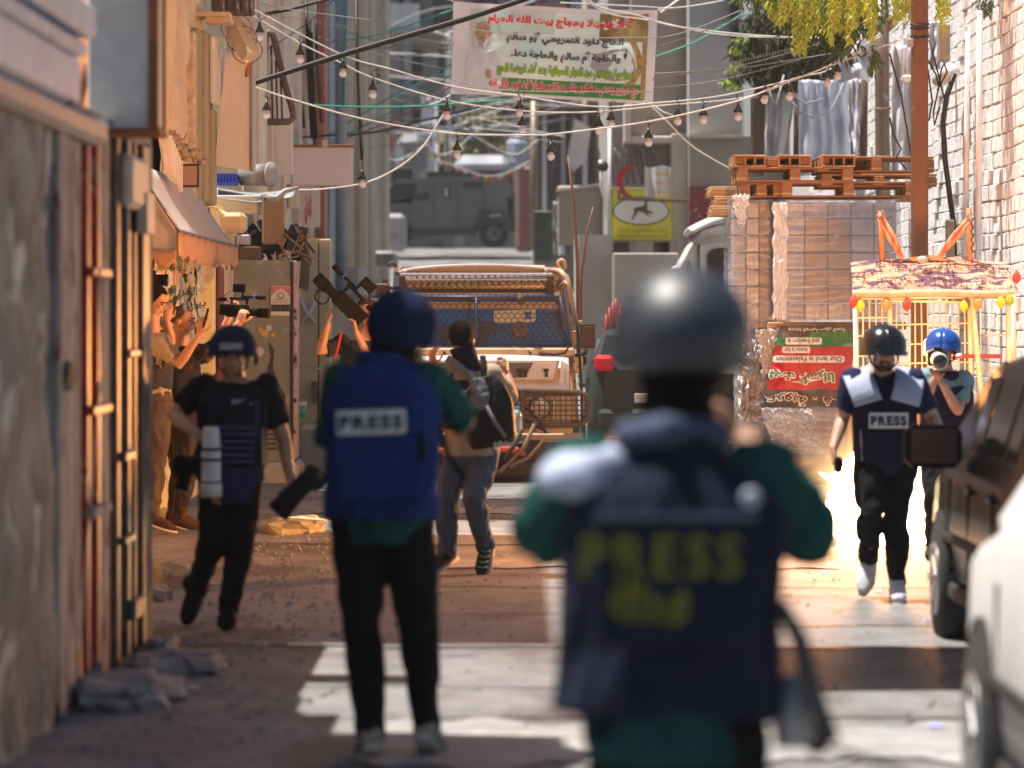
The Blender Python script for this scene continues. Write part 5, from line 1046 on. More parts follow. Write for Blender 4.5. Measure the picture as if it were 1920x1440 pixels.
# ================================================================ ARMOURED JEEP facing the camera
YJ = 39.5
tanp = mat('sand_paint', (.47, .33, .20), (.42, .29, .17), scale=3, rough=.45, bump=.05, c3=(.38, .25, .15), scale3=5)
tand = mat('sand_paint_dirty', (.36, .24, .15), (.28, .18, .11), scale=5, rough=.5)
whp = mat('pale_dusty_paint', (.66, .66, .70), (.55, .54, .56), scale=3, rough=.45)
blm = mat('black_steel', (.03, .027, .025), (.05, .04, .035), scale=6, rough=.6, spec=.15); dkb = mat('dark_brown_steel', (.10, .065, .045), (.07, .045, .03), scale=6, rough=.55, spec=.2)
jp = empty('armoured_jeep', W(910, 905, YJ + 2), 'sand coloured armoured jeep with wire mesh windscreen guard facing the camera', 'jeep')
def jb(name, x0, y0, x1, y1, dy, dep, m, bev=.01, par=None):
    k = MB(); k.bp(x0, y0, x1, y1, YJ + dy, dep, bev); return k.build(name, m, par or jp)
def jpoly(name, pts, dy, dep, m, par=None):
    k = MB(); k.pp(pts, YJ + dy, dep); return k.build(name, m, par or jp)
Wj = lambda x, y, dy=0: W(x, y, YJ + dy)
# cabin: lower tub, upper cab with sloping sides
jpoly('body', [(742, 655), (1076, 655), (1090, 850), (728, 850)], 1.05, 3.2, tanp)
jpoly('cabin', [(752, 500), (1052, 500), (1066, 520), (1082, 655), (740, 655), (742, 530)], 1.15, 3.1, tanp)
k = MB(); k.grid(lambda u, v: Wj(742 + 318 * u, 514 - 17 * math.sin(u * 3.14) ** .5 if 0 < u < 1 else 514, 1.1) + V((0, 3.1 * v, 0)), 20, 3); k.build('roof', whp, jp, fix=False, solid=.03)
jpoly('roof_side', [(738, 505), (746, 500), (752, 560), (740, 640), (732, 640)], 1.1, .4, whp)
jpoly('roof_side', [(1046, 500), (1058, 505), (1086, 652), (1072, 652), (1056, 540)], 1.1, .4, whp)
# light bar with perforated plate
jb('light_bar_tray', 748, 520, 1040, 524, .85, .3, dkb); jb('light_bar_tray', 756, 543, 1040, 549, .85, .25, dkb)
for i in range(20):
    x = 768 + i * 13.4; y = 536 - i * .35; k = MB(); c = Wj(x, y, .9); k.cyl(c, c + V((0, .05, 0)), .032, .03, 12); k.build('led_lamp', mat('led_amber', (.62, .48, .28), (.45, .33, .18), scale=30, rough=.2, spec=.8), jp)
jb('light_bar_back', 758, 526, 1036, 543, .96, .06, mat('lamp_reflector', (.50, .40, .27), rough=.3, metal=.4))
for i in range(21):
    x = 772 + i * 12.2; y = 517.5 - i * .3; jb('perforated_plate', x, y, x + 7.5, y + 6, .82, .02, mat('pale_blue_steel', (.55, .64, .84), rough=.35), .002)
jb('plate_strip', 750, 512, 1036, 516, .81, .04, _M['pale_blue_steel'], .003); jb('plate_strip', 750, 523, 1036, 526, .81, .04, _M['pale_blue_steel'], .003); jb('plate_strip', 752, 517, 770, 523, .82, .03, _M['pale_blue_steel'], .003); jb('plate_strip', 1026, 517, 1036, 523, .82, .03, _M['pale_blue_steel'], .003)
jb('bar_bracket', 748, 516, 760, 548, .8, .12, dkb); jb('bar_bracket', 1026, 516, 1038, 556, .8, .12, dkb)
k = MB(); k.tube([Wj(760, 512, 1), Wj(764, 505, 1.3), Wj(890, 499, 1.4), Wj(1020, 502, 1.3), Wj(1026, 510, 1)], .03, 6); k.build('roof_rail', tand, jp)
for i, x in enumerate((846, 858, 870, 884, 900, 918, 932)): jb('roof_fitting', x, 494, x + 6, 499, 1.6, .1, blm, .01)
k = MB(); k.tube([Wj(730, 500, 1.4), Wj(731, 494, 1.4), Wj(736, 492, 1.4), Wj(741, 496, 1.4), Wj(744, 502, 1.4)], .02, 6); k.build('roof_hook', dkb, jp)
k = MB(); k.tube([Wj(1048, 502, 1.4), Wj(1047, 490, 1.4), Wj(1053, 487, 1.4), Wj(1058, 490, 1.4), Wj(1060, 504, 1.4)], .022, 6); k.build('roof_hook', tanp, jp)
k = MB(); k.tube([Wj(1030, 506, 1.2), Wj(1050, 509, 1.1), Wj(1062, 520, 1), Wj(1068, 545, 1), Wj(1078, 600, 1), Wj(1086, 652, .9), Wj(1088, 690, .8)], .032, 8); k.build('roll_tube', tanp, jp)
k = MB(); k.tube([Wj(1052, 540, 1), Wj(1060, 530, .9), Wj(1066, 534, .9), Wj(1068, 560, .9), Wj(1074, 590, .9)], .03, 8); k.build('snorkel', tand, jp)
k = MB(); k.tube([Wj(1072, 570, .8), Wj(1082, 610, .7), Wj(1086, 660, .7), Wj(1090, 720, .7), Wj(1092, 800, .7)], .015, 6); k.build('cable', blm, jp)
# windscreen: surround, glass, blue mesh guard
ws0 = [(760, 562), (1046, 562), (1068, 650), (752, 650)]
jb('windscreen_header', 756, 546, 1050, 560, 1.0, .2, whp); 
jpoly('windscreen_glass', [(766, 563), (1048, 563), (1064, 648), (760, 648)], 1.0, .03, mat('blue_glass', (.02, .10, .34), (.02, .14, .42), scale=2, rough=.12, spec=.9, c3=(.06, .06, .09), scale3=2.5))
jpoly('windscreen_reflection_strip', [(800, 566), (1044, 566), (1049, 580), (800, 580)], .985, .012, mat('amber_reflection', (.42, .26, .16), (.30, .2, .14), scale=5, rough=.3))  # thin amber slab paints a reflection onto the windscreen
jpoly('screen_sticker', [(926, 583), (1004, 580), (1005, 598), (1000, 605), (930, 606), (926, 600)], .985, .012, mat('sticker_cream', (.50, .46, .36), rough=.5))
jpoly('sticker_badge', [(983, 585), (996, 584), (997, 598), (984, 599)], .975, .012, mat('badge_blue', (.10, .14, .28)))
jpoly('driver_shape', [(962, 606), (975, 602), (986, 608), (990, 622), (982, 632), (966, 630), (960, 618)], .985, .01, mat('driver_pink', (.20, .09, .10), (.05, .05, .12), scale=9, rough=.5))
bst = mat('blue_steel', (.035, .045, .11), rough=.4)
gu = empty('x', (0, 0, 0), '', ''); bpy.data.objects.remove(gu)
gm = MB()
for a, b in (((757, 557), (1050, 557)), ((1050, 557), (1070, 650)), ((1070, 650), (750, 650)), ((750, 650), (757, 557)), ((893, 557), (893, 650))):
    k = MB(); k.tube([Wj(*a, .72), Wj(*b, .72)], .017, 6); k.build('guard_frame', bst, jp)
mesh = MB(); hx, hy = 12.0, 8.6; tw = .0042
for r_ in range(-1, 12):
    for c_ in range(-1, 28):
        cx = 755 + c_ * hx + (hx / 2 if r_ % 2 else 0); cy = 558 + r_ * hy
        pts = [(cx, cy - hy * .66), (cx + hx / 2, cy - hy * .33), (cx + hx / 2, cy + hy * .33), (cx, cy + hy * .66)]
        for a, b in ((0, 1), (1, 2), (2, 3)):
            (xa, ya), (xb, yb) = pts[a], pts[b]
            for (qx, qy) in (((xa + xb) / 2, (ya + yb) / 2),):
                t = (qy - 557) / 93
                if 0 < t < 1 and 757 - 6 * t < qx < 1050 + 19 * t: mesh.tube([Wj(xa, ya, .72), Wj(xb, yb, .72)], tw, 3, cap=False)
mesh.build('guard_mesh', blm, jp, kind='stuff', fix=False)
mesh = MB()
for r_ in range(4):
    for c_ in range(24):
        cx = 762 + c_ * hx + (hx / 2 if r_ % 2 else 0); cy = 530 + r_ * 7; pts = [(cx, cy - 5), (cx + 6, cy - 2.5), (cx + 6, cy + 2.5), (cx, cy + 5)]
        for a in range(3): mesh.tube([Wj(*pts[a], .78), Wj(*pts[a + 1], .78)], tw, 3, cap=False)
mesh.build('bar_mesh', blm, jp, kind='stuff', fix=False)
k = MB(); k.sphere(Wj(977, 562, .68), (.045, .03, .05)); k.build('guard_latch', dkb, jp)
# scuttle, bonnet, wipers
jb('scuttle', 748, 652, 1078, 668, .62, .5, tanp, .02)
for x, d in ((960, 26), (800, 26)): k = MB(); k.tube([Wj(x, 651, .66), Wj(x + d, 655, .64), Wj(x + d + 10, 664, .62)], .014, 6); k.build('wiper', blm, jp)
k = MB(); k.tube([Wj(1010, 662, .6), Wj(1040, 665, .58), Wj(1060, 662, .58), Wj(1066, 650, .6)], .012, 6); k.build('hose', blm, jp)
k = MB(); k.grid(lambda u, v: Wj(762 + 304 * u + (1 - v) * 0, 668, .62) + V((0, -.60 * v, -.02 - .30 * v * v - .05 * v + .03 * math.sin(u * 3.14))), 20, 10); k.build('bonnet', whp, jp, fix=False, solid=.02)
jpoly('nose', [(765, 690), (1066, 690), (1072, 735), (1074, 815), (758, 815), (760, 735)], .12, .9, tanp)
jpoly('bonnet_front', [(772, 676), (1050, 676), (1040, 715), (782, 715)], .07, .06, tanp); jpoly('bonnet_panel', [(778, 679), (1044, 679), (1036, 711), (788, 711)], .05, .03, whp)
jpoly('vent_mesh', [(930, 680), (1000, 680), (985, 708), (940, 710)], .03, .02, mat('vent_dark', (.06, .06, .07), (.12, .12, .13), scale=60, rough=.5)); jpoly('vent_mesh', [(800, 680), (890, 680), (890, 708), (810, 708)], .03, .02, _M['vent_dark'])
for x in (975, 985, 1024): k = MB(); k.box(Wj(x, 694, .0), (.05, .05, .03)); k.box(Wj(x + 1, 701, .0), (.025, .04, .07)); k.build('bonnet_catch', blm, jp)
jpoly('wing', [(1052, 676), (1066, 684), (1074, 730), (1074, 740), (1046, 740)], .10, .7, whp); jpoly('wing', [(746, 684), (770, 676), (776, 740), (748, 740)], .10, .7, whp)
# grille, lamps and brush guards
jb('grille', 838, 730, 976, 800, .0, .12, blm, .02)
for i in range(8): jb('grille_bar', 840, 734 + i * 8, 974, 737 + i * 8, -.03, .03, dkb, .003)
for sgn, cx in ((1, 1012), (-1, 812)):
    c = Wj(cx, 765, .05); k = MB(); k.cyl(c, c + V((0, -.05, 0)), .12, .115, 24); k.build('lamp_ring', dkb, jp)
    k = MB(); k.sphere(c + V((0, -.04, 0)), (.098, .035, .098), nu=24, nv=12); k.build('headlamp', mat('headlamp_glass', (.60, .55, .45), (.35, .28, .2), scale=22, rough=.15, spec=.8, bump=.4, bscale=40), jp)
    x0, x1 = (980, 1103) if sgn > 0 else (720, 838)
    outer = 1103 if sgn > 0 else 720; inner = 980 if sgn > 0 else 838
    o2 = outer - sgn * 16; fr_ = [(inner, 732), (o2, 736), (outer - sgn * 4, 742), (outer, 754), (outer, 776), (outer - sgn * 4, 788), (o2, 796), (inner, 798), (inner, 732)]
    k = MB(); k.tube([Wj(x, y, -.22) for x, y in fr_], .028, 8, cap=False); k.build('guard_frame', dkb, jp)
    k = MB()
    for i in range(1, 12):
        x = inner + (outer - inner) * i / 12; k.tube([Wj(x, 734 + (3 if i > 9 else 0), -.22), Wj(x, 797 - (3 if i > 9 else 0), -.22)], .007, 5)
    for i in range(1, 7): y = 732 + i * 9.4; k.tube([Wj(inner, y, -.21), Wj(outer, y, -.21)], .007, 5)
    k.build('guard_grid', dkb, jp, kind='stuff'); jb('side_lamp', cx + sgn * 25, 752, cx + sgn * 30, 786, .0, .06, mat('lamp_strip', (.55, .5, .42)), .01)
jb('centre_post', 976, 730, 986, 800, -.2, .1, dkb); jb('centre_post', 834, 730, 842, 800, -.2, .1, dkb)
# bumper and winch
jb('bumper', 728, 826, 1096, 862, -.22, .35, blm, .03); jb('lower_bumper', 760, 862, 1070, 895, -.1, .3, blm, .03)
jb('bumper_face', 770, 812, 1060, 828, -.1, .3, tand, .02); jb('number_plate', 872, 868, 936, 886, -.13, .03, dkb, .005)
for i in range(6): jb('bumper_slot', 880 + i * 9, 838, 886 + i * 9, 855, -.235, .02, dkb, .002)
rs_ = mat('red_strap', (.50, .08, .07), (.35, .04, .04), scale=12, rough=.6)
k = MB(); k.tube([Wj(815, 842, -.3), Wj(840, 848, -.33), Wj(862, 838, -.3), Wj(890, 846, -.33), Wj(930, 840, -.3), Wj(965, 844, -.33), Wj(985, 852, -.3)], [.03, .04, .03, .045, .035, .045, .02], 8); k.build('tow_strap', rs_, jp)
k = MB(); k.tube([Wj(830, 852, -.3), Wj(850, 856, -.33), Wj(880, 850, -.3), Wj(900, 855, -.3)], .02, 7); k.build('tow_strap', rs_, jp)
for x in (838, 905, 960): k = MB(); k.tube([Wj(x + 9 * math.cos(a), 858 + 8 * math.sin(a), -.3) for a in [j * .6 for j in range(11)]], .016, 6, cap=False); k.build('shackle', blm, jp)
for i, (a, b, c) in enumerate((((1002, 795), (985, 835), (938, 885)), ((1018, 826), (990, 858), (955, 875)), ((980, 800), (968, 830), (945, 862)))):
    k = MB(); k.tube([Wj(*a, -.35), Wj(*b, -.4), Wj(*c, -.38)], .022, 7); k.build('brush_bar', [mat('wood_bar', (.15, .10, .06)), mat('wood_bar', (0, 0, 0)), blm][i], jp)
k = MB(); k.tube([Wj(920, 878, -.38), Wj(940, 889, -.38)], .02, 6); k.build('hook_tip', blm, jp)
k = MB(); k.tube([Wj(972, 756, -.1), Wj(1010, 782, -.3), Wj(1024, 812, -.3)], .018, 6); k.tube([Wj(972, 782, -.1), Wj(1020, 806, -.3)], .018, 6); k.build('guard_stay', blm, jp)
for sgn, cx in ((1, 1062), (-1, 758)):
    c = Wj(cx, 852, .45); k = MB(); k.cyl(c + V((-.13, 0, -.0)), c + V((.13, 0, 0)), .36, .36, 28); wl = k.build('wheel', mat('tyre', (.03, .03, .03), rough=.85, bump=.4), jp)
    k = MB(); k.cyl(c + V((-.14, 0, 0)), c + V((.14, 0, 0)), .19, .19, 20); k.build('rim', tand, wl)
    jpoly('wheel_arch', [(cx - 34, 812), (cx + 30, 812), (cx + 34, 830), (cx - 36, 830)], .1, .8, tand)
for sgn, cx in ((1, 1062), (-1, 758)):
    c = Wj(cx, 848, 3.2); k = MB(); k.cyl(c + V((-.13, 0, 0)), c + V((.13, 0, 0)), .36, .36, 24); k.build('wheel', _M['tyre'], jp)
# mirrors
mr_ = mat('mirror_face', (.10, .065, .05), (.07, .045, .035), scale=4, rough=.7, spec=.1)
k = MB(); c = Wj(1101, 631, .55); k.box(c, (.155, .06, .25), Matrix.Rotation(.12, 3, 'Z'), bev=.03); k.build('mirror', blm, jp); k = MB(); k.box(c + V((0, -.035, 0)), (.125, .01, .215), bev=.004); k.build('mirror_glass', mr_, jp)
k = MB(); k.tube([Wj(1100, 655, .55), Wj(1098, 663, .56), Wj(1080, 666, .7)], .018, 6); k.build('mirror_arm', blm, jp)
k = MB(); k.box(Wj(718, 545, .9), (.15, .1, .16), bev=.02); k.box(Wj(722, 527, .9), (.06, .06, .04)); k.tube([Wj(730, 540, .9), Wj(748, 540, 1.0)], .02, 6); k.build('side_lamp', dkb, jp)
k = MB(); k.tube([Wj(1068, 745, -.1), Wj(1068, 700, -.1)], .006, 5); k.sphere(Wj(1068, 698, -.1), .014); k.build('width_rod', mat('rod_red', (.4, .05, .04)), jp)
wa = mat('whip_brown', (.16, .07, .04), rough=.5)
k = MB(); k.tube([Wj(1085, 660, 1.5), Wj(1083, 500, 1.5), Wj(1076, 380, 1.5), Wj(1065, 292, 1.5)], [.022, .02, .016, .010], 6); k.build('whip_antenna', wa, jp)
k = MB(); k.tube([Wj(1088, 620, 2.4), Wj(1090, 520, 2.4), Wj(1100, 440, 2.4), Wj(1112, 388, 2.4)], [.022, .02, .014, .008], 6); k.build('whip_antenna', wa, jp)
jb('hinge_block', 1072, 620, 1088, 648, .75, .1, tand); jb('hinge_block', 1074, 668, 1090, 700, .7, .1, tanp); jb('side_plate', 1076, 600, 1092, 620, .9, .5, tanp)
for i in range(5): jb('bolt', 1074 + (i % 2) * 9, 676 + i * 9, 1078 + (i % 2) * 9, 680 + i * 9, .66, .04, dkb, .003)

# ================================================================ FAR DARK ARMOURED TRUCK, side on
YT = 112.0
tk = empty('armoured_truck', W(850, 465, YT + 1), 'dark olive grey armoured truck standing sideways across the far lane', 'truck')
odg = mat('dark_olive_paint', (.15, .15, .13), (.12, .12, .105), scale=.8, rough=.5); odd = mat('truck_black', (.04, .042, .045), rough=.5)
def tb_(name, pts, dy, dep, m, par=None):
    k = MB(); k.pp(pts, YT + dy, dep); return k.build(name, m, par or tk)
tb_('cabin_body', [(783, 342), (953, 336), (960, 350), (962, 398), (955, 432), (775, 436), (765, 400)], 0, 2.3, odg)
tb_('front_body', [(722, 380), (766, 372), (776, 400), (776, 440), (716, 440), (712, 420)], .1, 2.1, odg)
tb_('windscreen_frame', [(722, 372), (740, 340), (783, 342), (768, 380), (724, 382)], .1, 2.1, odd)
tb_('roof', [(742, 335), (950, 328), (955, 337), (742, 345)], -.05, 2.4, odg)
tb_('roof_box', [(735, 318), (772, 316), (774, 338), (734, 340)], .3, 1.6, odd); tb_('roof_rack', [(800, 322), (955, 318), (960, 330), (800, 336)], .3, 1.6, odd)
for x0, x1, y0, y1 in ((776, 806, 362, 376), (868, 903, 343, 353)): tb_('window', [(x0, y0), (x1, y0 - 1), (x1, y1 - 1), (x0, y1)], -.05, .05, odd)
tb_('number_panel', [(829, 351), (844, 350), (845, 371), (830, 371)], -.05, .05, odd)
k = MB(); k.bp(834.5, 353, 839, 368, YT - .08, .02); k.bp(832.5, 354, 835, 356.5, YT - .08, .02); k.build('number_lettering', mat('off_white', (.6, .6, .58)), tk)
for x in (814, 856, 906): tb_('door_seam', [(x, 345), (x + 1.2, 345), (x + 1.2, 430), (x, 430)], -.02, .03, odd)
for x, y in ((812, 384), (905, 395)): tb_('door_handle', [(x - 5, y), (x + 3, y), (x + 3, y + 2.5), (x - 5, y + 2.5)], -.06, .06, odd)
tb_('side_sill', [(765, 432), (895, 430), (893, 441), (768, 443)], -.1, .4, odd)
tb_('rear_arch', [(893, 412), (902, 400), (948, 398), (958, 412), (962, 430), (945, 430), (938, 418), (908, 418), (900, 432), (892, 432)], -.12, .5, odd)
tb_('rear_rack', [(950, 370), (966, 372), (970, 400), (984, 412), (986, 432), (960, 436), (954, 420)], 0, 2.2, odd)
tb_('rear_box', [(953, 330), (962, 335), (965, 372), (954, 372)], .1, 2.0, odd)
tb_('front_bumper', [(708, 428), (730, 426), (730, 446), (710, 446)], 0, 2.2, odd); tb_('rear_light_strip', [(918, 403), (940, 402), (940, 405), (918, 406)], -.16, .05, mat('light_strip', (.5, .5, .5)))
for cx in (926, 746):
    for dy in (.1, 2.1):
        c = W(cx, 438, YT + dy); k = MB(); k.cyl(c + V((0, -.17, 0)), c + V((0, .17, 0)), .42, .42, 26); wl = k.build('wheel', _M['tyre'], tk)
        k = MB(); k.cyl(c + V((0, -.19, 0)), c + V((0, .1, 0)), .22, .22, 20); k.build('rim', odg, wl); k = MB(); k.cyl(c + V((0, -.22, 0)), c + V((0, -.1, 0)), .08, .08, 12); k.build('hub', odd, wl)

# ================================================================ ORDINARY CARS
def car(name, loc, rz, label, cat, paint, lampz=-.17, mk=1.0, L=4.2, hw=.86, zb=.95, zr=1.46, glassm=None, front='+', profile=None, wheelr=.31, wb=(.78, 3.35)):
    """body stretches from y=0 (rear) to y=L (front), x across; root rotated by rz"""
    o = empty(name, loc, label, cat); o.rotation_euler = (0, 0, rz)
    st = profile or [(0, .55, .95, 0), (.05, .8, .98, 0), (.35, .97, 1.0, .1), (.75, 1.0, 1.0, .95), (1.2, 1.0, 1.0, 1.0), (2.1, 1.0, 1.0, 1.0), (2.55, 1.0, .99, .97), (3.15, 1.0, .97, .12), (3.5, 1.0, .93, 0), (3.95, .97, .84, 0), (4.15, .9, .7, 0), (4.2, .8, .6, 0)]
    P = []; k = MB(); 
    for (y, wf_, bf, rf_) in st:
        y = y * L / 4.2; w_ = hw * wf_; b_ = zb * bf; r_ = b_ + (zr - b_) * rf_ + .03; wr = w_ * (1 - .22 * rf_) if rf_ > .05 else w_ * .92
        ring = [(0, .22), (w_ * .86, .22), (w_ * .97, .34), (w_, .58), (w_ * .985, b_ - .05), (w_ * .95, b_), (wr, r_ - .05 * rf_ - .01), (wr * .8, r_ + .005), (0, r_ + .03 * rf_ + .01)]
        P.append([V((x, y, z)) for x, z in ring])
    lp_ = V(loc)
    for sgn in (1, -1):
        vs = [V((p.x * sgn, p.y, p.z)) + lp_ for ring in P for p in ring]; n = 9
        k.add(vs, [(i * n + j, i * n + j + 1, (i + 1) * n + j + 1, (i + 1) * n + j) for i in range(len(P) - 1) for j in range(n - 1)], True)
        for i_ in (0, len(P) - 1): k.add([v for v in vs[i_ * n:(i_ + 1) * n]], [tuple(range(n))], False)
    body = k.build('body', paint, o)
    gm_ = glassm or mat('car_glass', (.012, .014, .016), rough=.12, spec=.2)
    for sgn in (1, -1):
        for i in range(len(P) - 1):
            a, b = P[i], P[i + 1]
            if st[i][3] > .8 and st[i + 1][3] > .8:
                q = []
                for ring, t in ((a, .10), (b, .90)):
                    lo = a[5].lerp(b[5], t); hi = a[6].lerp(b[6], t); q.append((lo.lerp(hi, .08), lo.lerp(hi, .90)))
                vs = [q[0][0], q[1][0], q[1][1], q[0][1]]; vs = [V((p.x * sgn + sgn * .006, p.y, p.z)) + lp_ for p in vs]; k = MB(); k.add(vs + [v - V((sgn * .004, 0, 0)) for v in vs], [(0, 1, 2, 3), (7, 6, 5, 4), (0, 4, 5, 1), (1, 5, 6, 2), (2, 6, 7, 3), (3, 7, 4, 0)]); k.build('side_window', gm_, o)
    for i in range(len(P) - 1):
        if (st[i][3] > .8) != (st[i + 1][3] > .8):
            a, b = P[i], P[i + 1]; lo, hi = (b, a) if st[i][3] > .8 else (a, b); s_ = 1 if st[i][3] > .8 else -1
            vs = [V((-lo[6].x * .92, lo[6].y - s_ * .05, lo[6].z + .025)), V((lo[6].x * .92, lo[6].y - s_ * .05, lo[6].z + .025)), V((hi[6].x * .92, hi[6].y + s_ * .05, hi[6].z + .005)), V((-hi[6].x * .92, hi[6].y + s_ * .05, hi[6].z + .005))]
            off_ = V((0, s_ * .02, .03)); vs = [v + off_ + lp_ for v in vs]; k = MB(); k.add(vs + [v - V((0, s_ * .005, .006)) for v in vs], [(0, 1, 2, 3), (7, 6, 5, 4), (0, 4, 5, 1), (1, 5, 6, 2), (2, 6, 7, 3), (3, 7, 4, 0)]); k.build('windscreen' if s_ > 0 else 'rear_window', gm_, o)
    for y in wb:
        for sgn in (1, -1):
            c = lp_ + V((sgn * (hw - .10), y * L / 4.2, wheelr)); k = MB(); k.cyl(c - V((sgn * .11, 0, 0)), c + V((sgn * .115, 0, 0)), wheelr + .055, wheelr + .05, 28); k.build('wheel_arch', mat('arch_black', (.012, .012, .012), rough=.7), o)
            k = MB(); k.tube([c - V((sgn * .1, 0, 0)), c + V((sgn * .10, 0, 0)), c + V((sgn * .13, 0, 0))], [wheelr, wheelr, wheelr - .03], 28); wl = k.build('wheel', _M['tyre'], o)
            k = MB(); k.tube([c + V((sgn * .12, 0, 0)), c + V((sgn * .14, 0, 0))], [wheelr * .66, wheelr * .6], 24); k.build('rim', mat('alloy', (.45, .45, .46), rough=.3, metal=.8), wl)
            for q in range(5):
                a = q * 1.2566; k = MB(); k.box(c + V((sgn * .145, .1 * math.cos(a), .1 * math.sin(a))), (.012, .045, .17), Matrix.Rotation(math.pi / 2 - a, 3, 'X'), .004); k.build('spoke', mat('alloy', (0, 0, 0)), wl)
    for sgn in (1, -1):
        if mk == 0: continue
        c = lp_ + V((sgn * (hw + .06 + .05 * mk), 2.55 * L / 4.2, zb + .06)); k = MB(); k.box(c, (.21 * mk, .12, .16 * mk), bev=.04); k.build('wing_mirror', paint, o)
        k = MB(); k.box(c - V((0, .063, 0)), (.17 * mk, .01, .125 * mk), bev=.004); k.build('mirror_glass', mat('mirror_dark', (.05, .03, .03), (.12, .03, .02), scale=8, rough=.3), o)
    for sgn in (1, -1):
        c = lp_ + V((sgn * (hw - .16), .02, zb + lampz)); k = MB(); k.box(c, (.25, .14, .19), bev=.045); k.build('tail_lamp', mat('tail_red', (.62, .01, .03), rough=.5, spec=.2), o)
        c = lp_ + V((sgn * (hw - .2), L - .10, zb * .68)); k = MB(); k.box(c, (.28, .16, .13), bev=.04); k.build('headlamp', mat('car_lamp', (.6, .6, .6), rough=.15), o)
        for y in (2.1, 1.25): k = MB(); k.box(lp_ + V((sgn * (hw + .005), y * L / 4.2, zb - .15)), (.03, .17, .03), bev=.01); k.build('door_handle', paint, o)
    drk = mat('seam_black', (.02, .02, .02), rough=.7)
    for sgn in (1, -1):
        for y in (1.25, 2.2, 3.0): k = MB(); k.box(lp_ + V((sgn * (hw - .005), y * L / 4.2, .60)), (.014, .012, .52), bev=.003); k.build('door_seam', drk, o)
        k = MB(); k.box(lp_ + V((sgn * (hw - .02), L * .5, .27)), (.05, L * .52, .09), bev=.02); k.build('sill_trim', drk, o)
        k = MB(); k.box(lp_ + V((sgn * (hw + .008), L * .5, .55)), (.025, L * .50, .05), bev=.01); k.build('rub_strip', drk, o)
    k = MB(); k.box(lp_ + V((0, -.02, .45)), (hw * 1.8, .14, .20), bev=.05); k.build('rear_bumper', paint, o); k = MB(); k.box(lp_ + V((0, L + .0, .42)), (hw * 1.75, .16, .22), bev=.06); k.build('front_bumper', paint, o)
    k = MB(); k.box(lp_ + V((0, -.08, .68)), (.5, .03, .11), bev=.008); k.build('number_plate', mat('plate_white', (.6, .6, .55)), o)
    return o
blkp = mat('black_car_paint', (.012, .012, .014), rough=.22, spec=.06, coat=0); silver = mat('silver_white_paint', (.60, .58, .57), (.52, .50, .49), scale=2, rough=.55, spec=.2)
car('parked_car', (3.16, 17.0, 0), R(0), 'black parked car with a big side mirror at the right edge', 'car', blkp, mk=1.4, L=4.3, hw=.88, zb=.98, zr=1.48)
car('parked_car', (2.42, 9.0, 0), 0, 'pale silver parked car nearest the camera, cut off by the right edge', 'car', silver, mk=0, L=4.3, hw=.90, zb=1.02, zr=1.52, wheelr=.34, profile=[(0, .7, .95, 0), (.05, .9, .98, .3), (.2, 1, 1, .9), (1.2, 1.0, 1.0, 1.0), (2.1, 1.0, 1.0, 1.0), (2.45, 1.0, .99, .95), (3.05, 1.0, .98, .1), (3.4, 1.0, .96, 0), (3.95, .97, .90, 0), (4.15, .92, .78, 0), (4.2, .85, .6, 0)])
gsp = mat('dark_green_paint', (.035, .045, .043), (.03, .038, .037), scale=2, rough=.55, spec=.12)
cg = W(1188, 820, 46)
car('parked_car', (cg.x + .26, 46, gz(1.3, 47) + .02), 0, 'dark grey green sedan with a red tail lamp parked right of the jeep', 'car', gsp, lampz=.06, L=4.4, hw=.77, zb=1.04, zr=1.46, profile=[(0, .8, .95, 0), (.06, .95, 1, 0), (.6, 1, 1.02, .04), (1.15, 1, 1.0, .9), (1.6, 1, 1, 1), (2.3, 1, 1, 1), (2.6, 1, .99, .95), (3.2, 1, .97, .08), (3.6, 1, .93, 0), (4.0, .97, .84, 0), (4.15, .9, .7, 0), (4.2, .8, .6, 0)])
# old white truck cab seen from its side
cbm = mat('rusty_white_paint', (.66, .63, .58), (.56, .53, .48), scale=2.5, rough=.5, c3=(.24, .12, .07), scale3=5, lo3=.64, hi3=.68)
yc = 50.0; tc_ = empty('white_truck', W(1340, 850, yc), 'old rusty white truck cab facing left behind the wrapped loads', 'truck')
def tpoly(name, pts, dy, dep, m): 
    k = MB(); k.pp(pts, yc + dy, dep); return k.build(name, m, tc_)
tpoly('cab', [(1268, 540), (1276, 500), (1296, 462), (1318, 432), (1345, 424), (1440, 420), (1440, 700), (1262, 700), (1262, 600)], 0, 1.9, cbm)
k = MB(); k.grid(lambda u, v: W(1296 + 100 * u, 436 - 30 * math.sin(min(1, u * 1.1) * 1.57), yc - .05) + V((0, 2.0 * v, .06 * math.sin(v * 3.14))), 14, 6); k.build('roof', cbm, tc_, fix=False, solid=.05)
tpoly('door_frame', [(1309, 462), (1330, 456), (1440, 454), (1440, 690), (1312, 690)], -.03, .05, cbm)
tpoly('door_seam', [(1309, 458), (1312, 458), (1313, 690), (1310, 690)], -.04, .03, darkw)
tpoly('side_window', [(1326, 478), (1332, 469), (1345, 465), (1432, 464), (1432, 560), (1327, 560)], -.06, .05, mat('cab_glass', (.025, .022, .02), rough=.15))
tpoly('quarter_window', [(1280, 520), (1292, 488), (1297, 500), (1297, 535), (1281, 540)], -.03, .04, mat('cab_glass2', (.2, .2, .2), rough=.2))
k = MB(); k.sphere(W(1268, 506, yc - .2), (.07, .05, .05)); k.build('mirror', whp, tc_)
tpoly('rain_gutter', [(1298, 455), (1312, 446), (1330, 442), (1390, 440), (1390, 444), (1332, 447), (1314, 451), (1301, 460)], -.08, .1, mat('gutter_rust', (.3, .2, .14), (.6, .56, .5), scale=6))
